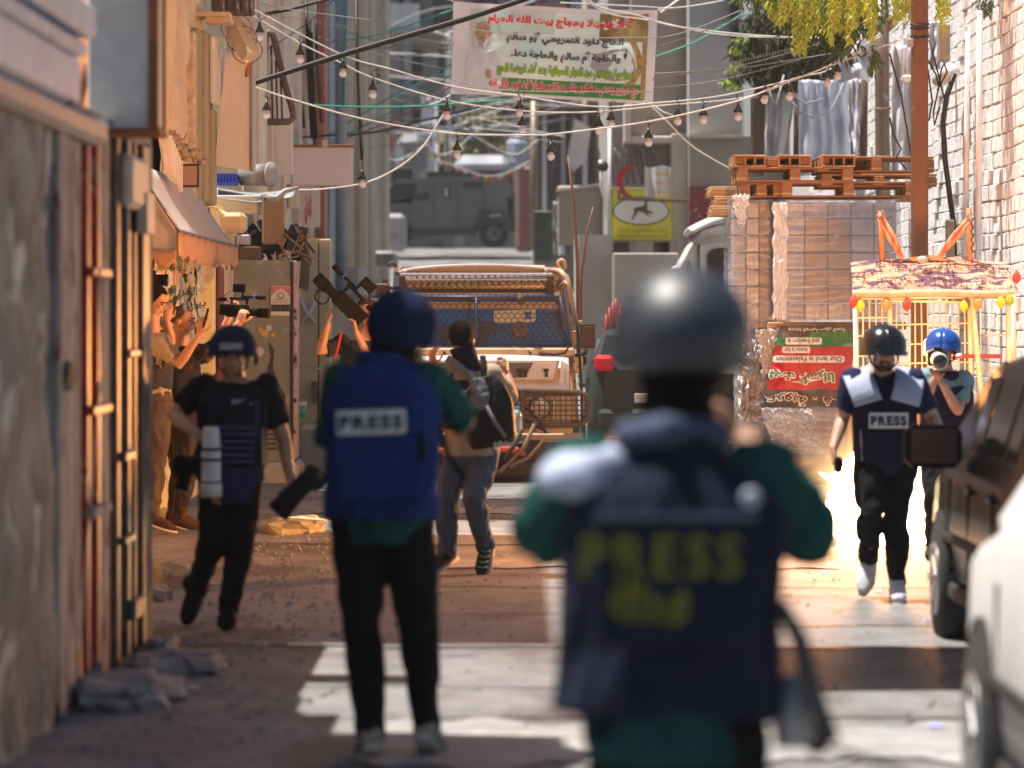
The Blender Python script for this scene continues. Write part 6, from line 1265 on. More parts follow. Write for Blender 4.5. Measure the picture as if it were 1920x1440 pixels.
for x in (1300, 1400):
    c = W(x, 790, yc + .2); k = MB(); k.cyl(c + V((0, -.12, 0)), c + V((0, .12, 0)), .42, .42, 24); k.build('wheel', _M['tyre'], tc_)
k = MB(); k.bp(1262, 700, 1640, 760, yc + .2, 1.6, .03); k.build('chassis', dkb, tc_)

# ================================================================ CAGE CART
YC = 33.6
ct = empty('cage_cart', W(1755, 955, YC + .4), 'white wire cage cart with a rusty blossom covered tin roof and dangling paper tassels', 'cart')
cw = mat('cream_cage_paint', (.84, .76, .64), (.76, .64, .48), scale=4, rough=.5)
def cbar(x0, y0, x1, y1, r, dy=0, m=cw, name='cage_bar'):
    k = MB(); k.tube([W(x0, y0, YC + dy), W(x1, y1, YC + dy)], r, 6); return k.build(name, m, ct)
for x0, x1, y1, dy in ((1604, 1608, 900, 0), (1668, 1670, 700, .02), (1818, 1822, 780, 0), (1890, 1896, 900, 0), (1822, 1840, 740, -.05), (1898, 1904, 780, .9)): cbar(x0, 553, x1, y1, .024, dy, name='cage_post')
for y0, y1, dy in ((556, 553, 0),): cbar(1602, y0, 1894, y1, .03, dy, name='top_rail')
cbar(1604, 900, 1896, 900, .03, 0, name='bottom_rail'); cbar(1670, 564, 1820, 567, .012); 
for i in range(12):
    x = 1681 + i * 11.6; cbar(x, 566, x + random.uniform(-2, 3), 760, .0075)
for y in (609, 646, 682, 718): cbar(1672, y, 1818, y - 3, .0075, -.01)
for i in range(4): x = 1618 + i * 12; cbar(x, 560, x + 1, 790, .0075)
for y in (596, 630, 668, 705): cbar(1606, y, 1668, y - 1, .0075, -.01)
for i in range(3): x = 1838 + i * 16; cbar(x, 560, x + 3, 790, .006, .85)
for y in (629, 690): cbar(1826, y + 2, 1888, y - 2, .0085, .4)
cbar(1780, 668, 1876, 668, .018, -.02, mat('red_bar', (.45, .06, .05)), 'red_rail')
k = MB(); k.bp(1602, 760, 1896, 880, YC + .1, .7, .02); k.build('cart_box', mat('orange_wood', (.42, .20, .07), (.30, .13, .05), scale=4, rough=.6), ct)
for x in (1640, 1850):
    c = W(x, 912, YC + .2); k = MB(); k.cyl(c + V((0, -.04, 0)), c + V((0, .04, 0)), .22, .22, 22); k.build('wheel', _M['tyre'], ct)
tin = mat('rusty_tin', (.40, .23, .13), (.50, .36, .25), scale=3, rough=.7, c3=(.09, .035, .07), scale3=9, lo3=.50, hi3=.56, stretch=(.6, 1, 2), bump=.3)
k = MB()
def rfn(u, v):
    x = (1600 + 9 * v + u * (310 - 14 * v)); y = 552 - 62 * v
    return W(x, y, YC - .15) + V((0, .75 * v, .015 * math.sin(u * 40) * (1 - v) + .02 * noise.noise(V((u * 5, v * 3, 2))) + .04 * max(0, math.sin(u * 3.14)) * v))
k.grid(rfn, 60, 14); k.build('tin_roof', tin, ct, fix=False, solid=.01)
k = MB(); k.grid(lambda u, v: W(1598 + 296 * u, 545 + 11 * v + 1.5 * math.sin(u * 9), YC - .18) + V((0, -.03 * math.sin(v * 3), 0)), 30, 4); k.build('roof_edge_roll', mat('dirty_canvas', (.50, .44, .36), (.35, .27, .18), scale=5, rough=.8), ct, fix=False, solid=.02)
bm2 = MB(); rq = random.Random(4)
for i in range(900):
    u, v = rq.random(), rq.random() ** .8
    if noise.noise(V((u * 6, v * 5, 1))) > -.05:
        p = rfn(u, v) + V((0, -.01, .012)); s_ = .011; bm2.add([p + V((-s_, 0, 0)), p + V((0, s_, 0)), p + V((s_, 0, 0)), p + V((0, -s_, s_))], [(0, 1, 3), (1, 2, 3), (0, 3, 2)])
bm2.build('fallen_blossom', mat('blossom_purple', (.22, .12, .40), (.12, .05, .12), scale=15), ct, kind='stuff', fix=False)
k = MB(); k.pp([(1692, 489), (1712, 482), (1740, 478), (1768, 480), (1790, 489)], YC + .5, .3); k.build('roof_hump', tin, ct)
k = MB(); k.sphere(W(1730, 487, YC + .3), (.05, .05, .035)); k.build('roof_stone', greyw, ct)
orp = mat('orange_post', (.50, .24, .10), (.42, .18, .07), scale=4, rough=.6)
for x, y0 in ((1652, 394), (1817, 390)): cbar(x, y0, x + 2, 492, .026, .55, orp, 'strap_post')
strp = mat('orange_strap', (.45, .09, .04), (.60, .42, .30), scale=14, rough=.6, stretch=(1, 1, .3))
for (xa, ya), (xb, yb) in (((1648, 402), (1692, 484)), ((1820, 408), (1762, 480))):
    a, b = W(xa, ya, YC + .5), W(xb, yb, YC + .45)
    for q in (-.016, .016): k = MB(); k.tube([a + V((q, 0, 0)), (a + b) / 2 + V((q * 1.6, 0, 0)), b + V((q * .4, 0, 0))], [.017, .022, .013], 6); k.build('strap', strp, ct)
    k = MB(); k.tube([a + V((.03 * math.cos(t), -.02, .035 * math.sin(t))) for t in [j * .63 for j in range(11)]], .006, 5, cap=False); k.build('strap_ring', greym, ct)
k = MB(); k.tube([W(1823, 410 + i * 8, YC + .5) + V((.01 * (-1) ** i, 0, 0)) for i in range(9)], .009, 5); k.build('chain', dkb, ct)
tas = [(1600, 566, 'flag_red'), (1613, 573, 'flag_yellow'), (1662, 572, 'flag_orange'), (1700, 572, 'flag_red'), (1807, 574, 'flag_yellow'), (1833, 570, 'flag_orange'), (1876, 566, 'flag_yellow'), (1893, 562, 'tassel_green'), (1906, 520, 'flag_red')]
mat('tassel_green', (.30, .42, .06))
for x, y, m in tas:
    k = MB()
    for q in range(9): 
        dx = (q - 4) * 1.5; k.tube([W(x, y - 14, YC - .2), W(x + dx * .8, y - 2, YC - .2 - .02 * (q % 3)), W(x + dx, y + 12 - abs(q - 4) * 1.6, YC - .2)], [.006, .018, .010], 5)
    k.build('paper_tassel', _M[m], ct)

# ================================================================ STUN GRENADE FLASH
fx = W(1655, 985, 28.6); FL = V((fx.x, 28.6, .32))
fl_ = empty('stun_grenade_flash', (FL.x, FL.y, 0), 'blinding white yellow flash of a stun grenade on the road behind the running man', 'flash')
em = bpy.data.materials.new('flash_core'); em.use_nodes = True; n_ = em.node_tree.nodes; n_.clear(); e_ = n_.new('ShaderNodeEmission'); e_.inputs[0].default_value = (1, .78, .40, 1); e_.inputs[1].default_value = 22; o_ = n_.new('ShaderNodeOutputMaterial'); em.node_tree.links.new(e_.outputs[0], o_.inputs[0])
k = MB(); k.sphere((0, 0, 0), 1, nu=40, nv=24)
for i, p in enumerate(k.v):
    q = p * (1 + .30 * noise.noise(p * 1.8) + .30 * noise.noise(p * 5) + .2 * noise.noise(p * 11)); k.v[i] = FL + V((q.x * .36, q.y * .3, max(-.31, q.z * .40 * (1 if q.z < 0 else 1.0))))
k.build('flash_core', em, fl_)
gv = bpy.data.materials.new('flash_glow'); gv.use_nodes = True; n_ = gv.node_tree.nodes; n_.clear(); L_ = gv.node_tree.links
o_ = n_.new('ShaderNodeOutputMaterial'); e_ = n_.new('ShaderNodeEmission'); e_.inputs[0].default_value = (1, .62, .22, 1); tcn = n_.new('ShaderNodeTexCoord'); ln_ = n_.new('ShaderNodeVectorMath'); ln_.operation = 'LENGTH'
mp_ = n_.new('ShaderNodeMapping'); mp_.vector_type = 'POINT'; mp_.inputs['Scale'].default_value = (1 / .82, 1 / .6, 1 / .80); mp_.inputs['Location'].default_value = (0, 0, -.30 / .80)
L_.new(tcn.outputs['Object'], mp_.inputs[0]); L_.new(mp_.outputs[0], ln_.inputs[0]); mr2 = n_.new('ShaderNodeMapRange'); mr2.inputs[1].default_value = 1.0; mr2.inputs[2].default_value = .1; mr2.inputs[3].default_value = 0; mr2.inputs[4].default_value = 1
L_.new(ln_.outputs['Value'], mr2.inputs[0]); pw = n_.new('ShaderNodeMath'); pw.operation = 'POWER'; pw.inputs[1].default_value = 2.6; L_.new(mr2.outputs[0], pw.inputs[0]); ml = n_.new('ShaderNodeMath'); ml.operation = 'MULTIPLY'; ml.inputs[1].default_value = 10; L_.new(pw.outputs[0], ml.inputs[0]); L_.new(ml.outputs[0], e_.inputs[1]); L_.new(e_.outputs[0], o_.inputs['Volume'])
k = MB(); k.sphere(V((FL.x, FL.y, .30)), (.81, .59, .79), nu=32, nv=20)
for i, p in enumerate(k.v): k.v[i] = V((p.x, p.y, max(.03, p.z)))
k.build('flash_glow', gv, fl_)
pl_ = bpy.data.lights.new('flash_light', 'POINT'); pl_.energy = 1200; pl_.color = (1, .37, .095); pl_.shadow_soft_size = .3
po2 = bpy.data.objects.new('flash_light', pl_); COL.objects.link(po2); po2.location = (0, 0, 1.35); po2.parent = fl_
# ================================================================ PEOPLE
skin_a = mat('skin_tan', (.46, .25, .16), (.40, .20, .12), scale=9, rough=.5, spec=.4, bump=.05, bscale=60); skin_b = mat('skin_fair', (.55, .33, .24), (.48, .26, .18), scale=9, rough=.5, bump=.05, bscale=60)
hairm = mat('dark_hair', (.010, .007, .006), (.018, .012, .009), scale=40, rough=.8, spec=.05, bump=.8, bscale=90)
def fab(name, c, c2=None, sc=5, rough=.9, b=.35, **k): return mat(name, c, c2 or tuple(q * .72 for q in c), scale=sc, rough=rough, bump=b, bscale=26, spec=.15, **k)
navy = fab('navy_fabric', (.014, .016, .036)); navyd = fab('dark_navy_fabric', (.014, .016, .032)); blackf = fab('black_fabric', (.007, .0068, .007)); royal = fab('royal_blue_fabric', (.012, .036, .165), (.009, .023, .11), b=.5)
tealf = fab('teal_fabric', (.010, .068, .058)); creamf = fab('cream_fabric', (.42, .34, .24)); jeans = fab('grey_jeans', (.085, .115, .175), (.055, .075, .12), sc=9); khaki = fab('khaki_fabric', (.30, .24, .17)); brownt = fab('brown_trousers', (.06, .042, .034))
whiteb = mat('patch_white', (.70, .69, .66), (.62, .61, .58), scale=8, rough=.7); inkb = mat('patch_ink', (.03, .035, .09)); paleblue = fab('pale_blue_fabric', (.45, .50, .66)); beigesh = fab('beige_suede', (.36, .32, .25)); whitesh = fab('white_shoe', (.66, .66, .70))
greyb = fab('grey_nylon', (.16, .17, .19), rough=.6); rubber = mat('sole_rubber', (.5, .46, .4), rough=.7); bdark = mat('camera_black', (.010, .009, .009), (.014, .012, .012), scale=20, rough=.6, spec=.02)
offw = mat('lens_white', (.66, .65, .61), rough=.35); lglass = mat('lens_glass', (.01, .01, .02), rough=.03, spec=1); greyh = mat('helmet_grey', (.014, .017, .023), rough=.5, spec=.8); blueh = mat('helmet_blue', (.02, .10, .42), rough=.22, coat=.4, c2=(.015, .08, .36), scale=6); navyh = fab('helmet_navy_cover', (.012, .016, .06)); blackh = mat('helmet_black', (.012, .012, .013), rough=.2, coat=.5)
def voxel(mb, name, m, parent, vs=.009, sm=5, wr=0.0, wsc=9, seed=0, fac=.5):
    me = bpy.data.meshes.new('raw'); me.from_pydata(mb.v, [], mb.f); bm = bmesh.new(); bm.from_mesh(me); bmesh.ops.recalc_face_normals(bm, faces=bm.faces)
    bmesh.ops.triangulate(bm, faces=[f for f in bm.faces if len(f.verts) > 4]); bm.to_mesh(me); bm.free()
    o = bpy.data.objects.new(name, me); COL.objects.link(o); r = o.modifiers.new('r', 'REMESH'); r.mode = 'VOXEL'; r.voxel_size = vs; s_ = o.modifiers.new('s', 'SMOOTH'); s_.iterations = sm; s_.factor = fac
    apply_mods(o); me = o.data; me.name = name
    off = V((0, 0, 0)); p = parent
    while p is not None: off = off + p.location; p = p.parent
    if wr:
        nr = [v.normal.copy() for v in me.vertices]
        for v, n in zip(me.vertices, nr):
            c = v.co; q = V((c.x * wsc, c.y * wsc, c.z * wsc * .55)) + V((seed, 0, 0)); f = noise.noise(q) + .55 * noise.noise(q * 2.1 + V((0, 3, 0))); f = 1 - abs(f) * 2.4 if True else f
            v.co = c + n * (wr * (f - .35))
    for v in me.vertices: v.co -= off
    me.polygons.foreach_set('use_smooth', [True] * len(me.polygons)); me.materials.clear(); me.materials.append(m); o.parent = parent; return o
def loft(mb, pts, lats, rad, n=24, e=1.0):
    """rings of superellipse cross-section"""
    P = [V(p) for p in pts]; rings = []
    for i, p in enumerate(P):
        t = (P[min(i + 1, len(P) - 1)] - P[max(i - 1, 0)]).normalized(); l = lats[i]; u = (l - t * l.dot(t)).normalized(); w_ = t.cross(u); ra, rb = rad[i]; ring = []
        for k in range(n):
            a = 2 * math.pi * k / n; ca, sa = math.cos(a), math.sin(a)
            ring.append(p + u * (math.copysign(abs(ca) ** e, ca) * ra) + w_ * (math.copysign(abs(sa) ** e, sa) * rb))
        rings.append(ring)
    vs = [x for r_ in rings for x in r_]; fs = [(i * n + k, i * n + (k + 1) % n, (i + 1) * n + (k + 1) % n, (i + 1) * n + k) for i in range(len(rings) - 1) for k in range(n)]
    fs += [tuple(reversed(range(n))), tuple(range((len(rings) - 1) * n, len(rings) * n))]; mb.add(vs, fs, True)
def hand(mb, wr, d, nrm, ts=1, curl=.5, sc=1.0, spread=.0):
    """palm, four jointed fingers and a thumb; d finger direction, nrm out of the back of the hand, ts thumb side"""
    d = V(d).normalized(); nrm = V(nrm); nrm = (nrm - d * nrm.dot(d)).normalized(); s_ = d.cross(nrm).normalized() * ts; wr = V(wr)
    mb.tube([wr - d * .02 * sc, wr + d * .03 * sc, wr + d * .095 * sc], [(.026 * sc, .020 * sc), (.038 * sc, .017 * sc), (.041 * sc, .014 * sc)], 12, lat=s_)
    for i, (o_, L) in enumerate(((.030, .072), (.011, .082), (-.009, .077), (-.028, .060))):
        p = wr + (d * .088 + s_ * o_) * sc; dd = (d + s_ * (o_ * 5 * spread)).normalized(); pts = [p]; ang = 0
        for f in (.45, .32, .23):
            ang += curl * (.9 if f == .45 else 1.1); v = dd * math.cos(ang) - nrm * math.sin(ang); pts.append(pts[-1] + v * L * f * sc)
        mb.tube(pts, [.0098 * sc, .0092 * sc, .0085 * sc, .0072 * sc], 8)
    p = wr + (d * .025 + s_ * .030) * sc; t1 = (d * .6 + s_ * .75 - nrm * .35).normalized(); q = p + t1 * .042 * sc; t2 = (d * .9 + s_ * .15 - nrm * (.3 + curl * .6)).normalized()
    mb.tube([p - t1 * .01, q, q + t2 * .032 * sc, q + t2 * .055 * sc], [.014 * sc, .0115 * sc, .0105 * sc, .0085 * sc], 8)
def HF(c, face, up=(0, 0, 1)):
    f = V(face).normalized(); u = V(up); u = (u - f * u.dot(f)).normalized(); return V(c), f, u, f.cross(u).normalized()
def hp(fr, x, y, z): c, f, u, r = fr; return c + r * x + f * y + u * z
def head(mb, fr, k=1.0):
    c, f, u, r = fr; rt = Matrix((r, f, u)).transposed()
    E = lambda x, y, z, a, b, d, n=16: mb.sphere(hp(fr, x * k, y * k, z * k), (a * k, b * k, d * k), rt, n, 11)
    E(0, -.012, .035, .077, .096, .088, 20); E(0, .018, -.030, .062, .070, .082); E(0, .036, -.074, .036, .042, .034); E(0, .010, -.062, .054, .055, .045)
    E(-.045, .030, -.06, .02, .035, .03, 10); E(.045, .030, -.06, .02, .035, .03, 10); E(0, .074, .022, .052, .020, .014, 12); E(-.036, .062, -.018, .022, .020, .018, 10); E(.036, .062, -.018, .022, .020, .018, 10)
    mb.tube([hp(fr, 0, .084 * k, .012 * k), hp(fr, 0, .104 * k, -.020 * k), hp(fr, 0, .098 * k, -.030 * k)], [.009 * k, .015 * k, .012 * k], 8)
    E(-.013, .090, -.028, .010, .010, .008, 8); E(.013, .090, -.028, .010, .010, .008, 8); E(0, .083, -.052, .024, .012, .006, 10); E(0, .081, -.062, .020, .012, .007, 10)
    for s_ in (-1, 1): E(s_ * .080, -.012, -.006, .010, .020, .032, 10)
TR = [(-.16, .135, .105), (-.04, .172, .120), (.12, .168, .115), (.38, .146, .104), (.62, .162, .116), (.82, .176, .118), (.96, .160, .100), (1.05, .105, .078), (1.14, .062, .062)]
class Person:
    def __init__(s, label, J, face, group=None, hface=None, hup=(0, 0, 1), k=1.0, skin=skin_a, cat='person', name='person'):
        s.J = J; s.k = k; s.f = V((face[0], face[1], 0)).normalized(); pe = (J['h0'] + J['h1']) / 2
        s.root = empty(name, (pe.x, pe.y, 0), label, cat, group); s.skin = skin; s.pe = pe; s.ch = (J['s0'] + J['s1']) / 2
        s.lh = (J['h1'] - J['h0']).normalized(); s.lsh = (J['s1'] - J['s0']).normalized(); s.fr = HF(J['head'], hface or (s.f.x, s.f.y, 0), hup)
        s.up = (s.ch - s.pe).normalized(); s.fw = s.lsh.cross(s.up).normalized()
        if s.fw.dot(s.f) < 0: s.fw = -s.fw
    def lat(s, t): return s.lh.lerp(s.lsh, max(0, min(1, t))).normalized()
    def tp(s, t, x=0, y=0): return s.pe.lerp(s.ch, t) if not (x or y) else s.pe + (s.ch - s.pe) * t + s.lat(t) * x + s.fw * y
    def cp(s, t): return s.pe + (s.ch - s.pe) * t
    def torso(s, mb, t0, t1, g=0, gx=None, e=1.0, prof=TR):
        q = [r for r in prof if t0 - 1e-6 <= r[0] <= t1 + 1e-6]
        def at(t):
            for a, b in zip(prof, prof[1:]):
                if a[0] <= t <= b[0]: w_ = (t - a[0]) / (b[0] - a[0]); return (t, a[1] + (b[1] - a[1]) * w_, a[2] + (b[2] - a[2]) * w_)
            return (t, prof[0][1], prof[0][2]) if t < prof[0][0] else (t, prof[-1][1], prof[-1][2])
        ts = sorted(set([t0, t1] + [r[0] for r in q])); R_ = [at(t) for t in ts]; k = s.k; gx = g if gx is None else gx
        loft(mb, [s.cp(t) for t in ts], [s.lat(t) for t in ts], [(a * k + gx, b * k + g) for _, a, b in R_], 28, e)
    def limb(s, mb, names, rad, g=0, upto=None):
        P = [s.J[n] for n in names]; pts = []; rr = []
        for i in range(len(P) - 1):
            for q in range(4):
                t = q / 4; pts.append(P[i].lerp(P[i + 1], t)); w_ = i + t; rr.append(s._r(rad, w_ / (len(P) - 1)))
        pts.append(P[-1]); rr.append(rad[-1][1])
        if upto is not None:
            n = max(2, int(round(upto * (len(pts) - 1))) + 1); pts, rr = pts[:n], rr[:n]
        mb.tube(pts, [r_ * s.k + g for r_ in rr], 14)
    def _r(s, rad, t):
        for a, b in zip(rad, rad[1:]):
            if a[0] <= t <= b[0]: return a[1] + (b[1] - a[1]) * (t - a[0]) / (b[0] - a[0])
        return rad[-1][1]
    ARM = [(0, .054), (.25, .049), (.5, .040), (.62, .042), (.8, .034), (1, .026)]
    LEG = [(0, .090), (.2, .084), (.5, .056), (.65, .057), (.85, .040), (1, .036)]
    def body(s, vs=.008, hands=(None, None)):
        mb = MB(); J = s.J; k = s.k; s.torso(mb, -.16, 1.14)
        nb = hp(s.fr, 0, -.02 * k, -.05 * k); mb.tube([s.cp(.98), s.cp(1.06) * .5 + nb * .5, nb], [.068 * k, .060 * k, .056 * k], 14)
        for a in ('0', '1'):
            mb.sphere(J['s' + a], .060 * k); s.limb(mb, ('s' + a, 'e' + a, 'w' + a), s.ARM); s.limb(mb, ('h' + a, 'k' + a, 'a' + a), s.LEG)
            t = J['t' + a]; an = J['a' + a]; mb.tube([an + (an - t) * .15, an.lerp(t, .5), t], [(.034, .034), (.040, .028), (.034, .016)], 10, lat=s.lh)
        head(mb, s.fr, k)
        for i, h_ in enumerate(hands):
            if h_: hand(mb, J['w%d' % i], h_['d'], h_['n'], h_.get('t', 1), h_.get('c', .5), k, h_.get('s', 0))
        s.bodyo = voxel(mb, 'body', s.skin, s.root, vs, 3, fac=.4); return s
    def shirt(s, m, sl=.42, g=.018, t0=-.12, wr=.010, name='shirt', seed=1, t1=1.06, long=False):
        mb = MB(); s.torso(mb, t0, t1, g)
        for a in ('0', '1'):
            mb.sphere(s.J['s' + a], .062 * s.k + g); s.limb(mb, ('s' + a, 'e' + a, 'w' + a), s.ARM, g * 1.0, sl)
        return voxel(mb, name, m, s.root, .011, 5, wr, 10, seed)
    def trousers(s, m, g=.018, wr=.014, seed=2, up=.97, name='trousers', lg=None):
        mb = MB(); s.torso(mb, -.16, .16, g * .8)
        mb.sphere(s.pe - s.up * .03, (.15 * s.k + g, .115 * s.k, .12 * s.k))
        for a in ('0', '1'): s.limb(mb, ('h' + a, 'k' + a, 'a' + a), lg or s.LEG, g, up)
        return voxel(mb, name, m, s.root, .012, 5, wr, 9, seed)
    def shoes(s, m, sole=None, k=1.0, hi=.0):
        for a in ('0', '1'):
            an, t = s.J['a' + a], s.J['t' + a]; d = (t - an); fl = V((d.x, d.y, 0)); L = .27 * s.k
            hx = d.normalized(); up = V((0, 0, 1)) - hx * hx.z; up = up.normalized() if up.length > .1 else V((0, 1, 0)); lt = hx.cross(up).normalized(); heel = an - hx * .055
            mb = MB(); P = [heel, heel + hx * .07, heel + hx * .15, heel + hx * .22, heel + hx * .27]
            loft(mb, [P[0] - hx * .01, P[0] + up * .0, P[1], P[2], P[3], P[4]], [lt] * 6, [(.022, .03), (.040 * k, .052), (.044 * k, .052), (.050 * k, .042), (.048 * k, .030), (.024 * k, .016)], 14, .85)
            mb.tube([an - up * .01, an + up * (.04 + hi)], [.050, .046 + hi * .1], 12); o = voxel(mb, 'shoe', m, s.root, .009, 3, .003)
            if sole:
                mb = MB(); loft(mb, [heel - hx * .02 - up * .048, heel + hx * .1 - up * .048, heel + hx * .2 - up * .040, heel + hx * .285 - up * .022], [lt] * 4, [(.035, .014), (.048, .015), (.056, .014), (.025, .010)], 12, .8); mb.build('sole', sole, o)
    def vest(s, m, t0=.02, t1=.93, g=.035, gx=.022, e=.72, name='vest', wr=.006, seed=5, collar=True, k=1.0, ch=0.0):
        mb = MB(); prof = [(-.6, .19, .13), (.0, .18, .125), (.3, .176, .125), (.6, .178, .13), (.8, .185, .13), (.93, .175, .115), (1.04, .145, .095), (1.12, .115, .08)]
        prof = [(t, a * k, b * k) for t, a, b in prof]; s.torso(mb, t0, t1, g, gx, e, prof)
        for sg in (-1, 1): mb.tube([s.tp(.80, sg * .115 * s.k, -.10 * s.k), s.tp(1.0, sg * .11 * s.k, -.05 * s.k), s.tp(1.03, sg * .105 * s.k, 0), s.tp(1.0, sg * .11 * s.k, .06 * s.k), s.tp(.80, sg * .115 * s.k, .12 * s.k)], [(.065, .030)] * 5, 10, lat=s.lsh)
        if collar: mb.tube([s.tp(1.0), s.tp(1.12 + ch, 0, -.01)], [.115 * s.k, .098 * s.k], 18)
        s.vo = voxel(mb, name, m, s.root, .010, 5, wr, 8, seed); return s.vo
    def panel(s, name, m, t0, t1, x0, x1, y, dep, parent=None, bev=.008):
        """flat rectangular piece sewn on the vest; y is its distance in front of (+) or behind (-) the spine"""
        a, b = s.cp(t0), s.cp(t1); u = b - a; L = u.length; sg = 1 if y > 0 else -1; c = s.tp((t0 + t1) / 2, (x0 + x1) / 2, y); l = s.lat(t1); n = s.fw * sg; rt = Matrix((l, n, l.cross(n))).transposed()
        k = MB(); k.box(c, (x1 - x0, dep, L), rt, bev); return k.build(name, m, parent or s.vo)
    def text(s, t, tc, x0, x1, h, y, m, parent, bold=.02, ar=False, name='lettering'):
        sg = 1 if y > 0 else -1; u = s.up; mx = -1 if False else 1; ll = s.lat(.7)
        # letters must read left to right as seen from outside
        view = -(s.fw * sg); right = view.cross(V((0, 0, 1))); 
        if ll.dot(right) < 0: ll = -ll; x0, x1 = -x1, -x0
        c = s.cp(tc) + s.fw * y; return lettering(t, name, m, parent, lambda x, z: c + ll * x + u * z, x0, x1, -h / 2, h / 2, bold, ar)
    def helmet(s, m, k=1.0, name='helmet', brim=.0, strap=True, low=0.0):
        c, f, u, r = s.fr; kk = s.k * k; mb = MB(); nu, nv = 36, 12
        def fn(a, b):
            az = 2 * math.pi * a; zr = (-.005 + .020 * math.cos(az) * (1 if math.cos(az) > 0 else 1.9) - .028 * abs(math.sin(az)) ** 2 - low)  # rim height by azimuth, front is az 0
            top = .150; th0 = math.acos(max(-1, min(1, (zr - .02) / .13))); th = b * th0; x = .128 * math.sin(th) * math.sin(az); y = .148 * math.sin(th) * math.cos(az) - .004; z = .02 + .128 * math.cos(th)
            if b > .93: fl = (b - .93) / .07 * (.012 + brim * max(0, math.cos(az))); x += fl * math.sin(az); y += fl * math.cos(az)
            return c + (r * x + f * y + u * z) * kk
        mb.grid(lambda a, b: fn(a, b * .999 + .001), nu, nv); h_ = mb.build(name, m, s.root, solid=.012); s.he = h_
        rm = MB(); rm.tube([fn(a / 40, 1.0) for a in range(41)], .006 * kk, 6, cap=False); rm.build('helmet_rim', m, h_)
        if strap:
            sm_ = MB()
            for sg in (-1, 1): sm_.tube([hp(s.fr, sg * .085 * kk, .03 * kk, 0), hp(s.fr, sg * .075 * kk, .045 * kk, -.07 * kk), hp(s.fr, sg * .02 * kk, .06 * kk, -.115 * kk)], .006, 6); sm_.tube([hp(s.fr, sg * .088 * kk, -.04 * kk, -.02 * kk), hp(s.fr, sg * .078 * kk, .03 * kk, -.07 * kk)], .006, 6)
            sm_.build('chin_strap', blackf, h_, kind='stuff')
        return h_
    def hair(s, m=hairm, thick=.010, front=.5, low=-.02, name='hair'):
        c, f, u, r = s.fr; k = s.k; mb = MB()
        def fn(a, b):
            az = 2 * math.pi * a; ca = math.cos(az); zr = (low if ca < 0 else low + (.085 - low) * min(1, ca * 1.4)); th0 = math.acos(max(-1, min(1, (zr - .035) / .09))); th = .02 + b * th0; w_ = 1 + .04 * noise.noise(V((az * 3, b * 8, 1)))
            return c + (r * (.077 + thick) * math.sin(th) * math.sin(az) * w_ + f * ((.096 + thick) * math.sin(th) * ca * w_ - .013) + u * (.035 + (.088 + thick) * math.cos(th))) * k
        mb.grid(fn, 40, 16); return mb.build(name, m, s.root, solid=.008)
    def face(s, beard=None, brow=hairm, glasses=False):
        k = s.k; rt = Matrix((s.fr[3], s.fr[1], s.fr[2])).transposed()
        for sg in (-1, 1):
            mb = MB(); mb.sphere(hp(s.fr, sg * .030 * k, .075 * k, .003 * k), (.014 * k, .009 * k, .0075 * k), rt, 12, 8); mb.build('eye', mat('eye_dark', (.04, .02, .015), rough=.2), s.bodyo)
            mb = MB(); mb.tube([hp(s.fr, sg * .012 * k, .092 * k, .020 * k), hp(s.fr, sg * .030 * k, .092 * k, .026 * k), hp(s.fr, sg * .050 * k, .080 * k, .020 * k)], [.004, .006, .003], 6); mb.build('eyebrow', brow, s.bodyo)
        mb = MB(); mb.sphere(hp(s.fr, 0, .0865 * k, -.056 * k), (.022 * k, .011 * k, .005 * k), rt, 12, 8); mb.build('mouth', mat('lips', (.30, .10, .08), rough=.5), s.bodyo)
        if beard:
            mb = MB(); E = lambda x, y, z, a, b, d: mb.sphere(hp(s.fr, x * k, y * k, z * k), (a * k, b * k, d * k), rt, 14, 9)
            E(0, .040, -.088, .042, .048, .034); E(-.050, .018, -.060, .016, .044, .040); E(.050, .018, -.060, .016, .044, .040); E(0, .088, -.044, .028, .012, .006); E(-.026, .078, -.062, .008, .014, .022); E(.026, .078, -.062, .008, .014, .022)
            voxel(mb, 'beard', beard, s.bodyo, .006, 2, .004, 60)
def JJ(Y, **kw):
    """joints: (photo x, photo y, depth offset)"""
    return {n: W(v[0], v[1], Y + (v[2] if len(v) > 2 else 0)) for n, v in kw.items()}
def pz(Y, px, z, dy=0): return V(((px - 960) / F * (Y + dy), Y + dy, z))

# ---------------- A: nearest man, seen from behind
Y = 8.8
J = JJ(Y, head=(1278, 648, .06), s0=(1100, 905, 0), s1=(1428, 905, 0), e0=(1018, 1000, .20), w0=(1140, 860, .46), e1=(1520, 1000, .20), w1=(1392, 822, .44), h0=(1175, 1240), h1=(1335, 1240))
J.update(k0=pz(Y, 1200, .48), k1=pz(Y, 1365, .48), a0=pz(Y, 1195, .08), a1=pz(Y, 1370, .08), t0=pz(Y, 1190, .03, .17), t1=pz(Y, 1380, .03, .17))
A_ = Person('person nearest the camera, back turned, grey helmet, navy vest with yellow letters', J, (0, 1), hface=(.0, 1, -.02), k=1.14)
A_.body(.008, ({'d': (.35, .5, .35), 'n': (-.5, .3, .3), 'c': .7}, {'d': (-.35, .5, .35), 'n': (.5, .3, .3), 't': -1, 'c': .7}))
A_.shirt(tealf, .80, .034, t0=-.55, wr=.016); A_.trousers(blackf); A_.shoes(blackf, rubber); A_.vest(navy, -.28, 1.10, .040, .050, .74, wr=.012, ch=.22); A_.hair(low=-.11, thick=.014)
mb = MB(); mb.tube([A_.cp(1.05), A_.cp(1.25) * .5 + hp(A_.fr, 0, -.03, -.10) * .5, hp(A_.fr, 0, -.02, -.04)], [.10, .088, .092], 18); voxel(mb, 'neck_hair', hairm, A_.root, .010, 3, .006)
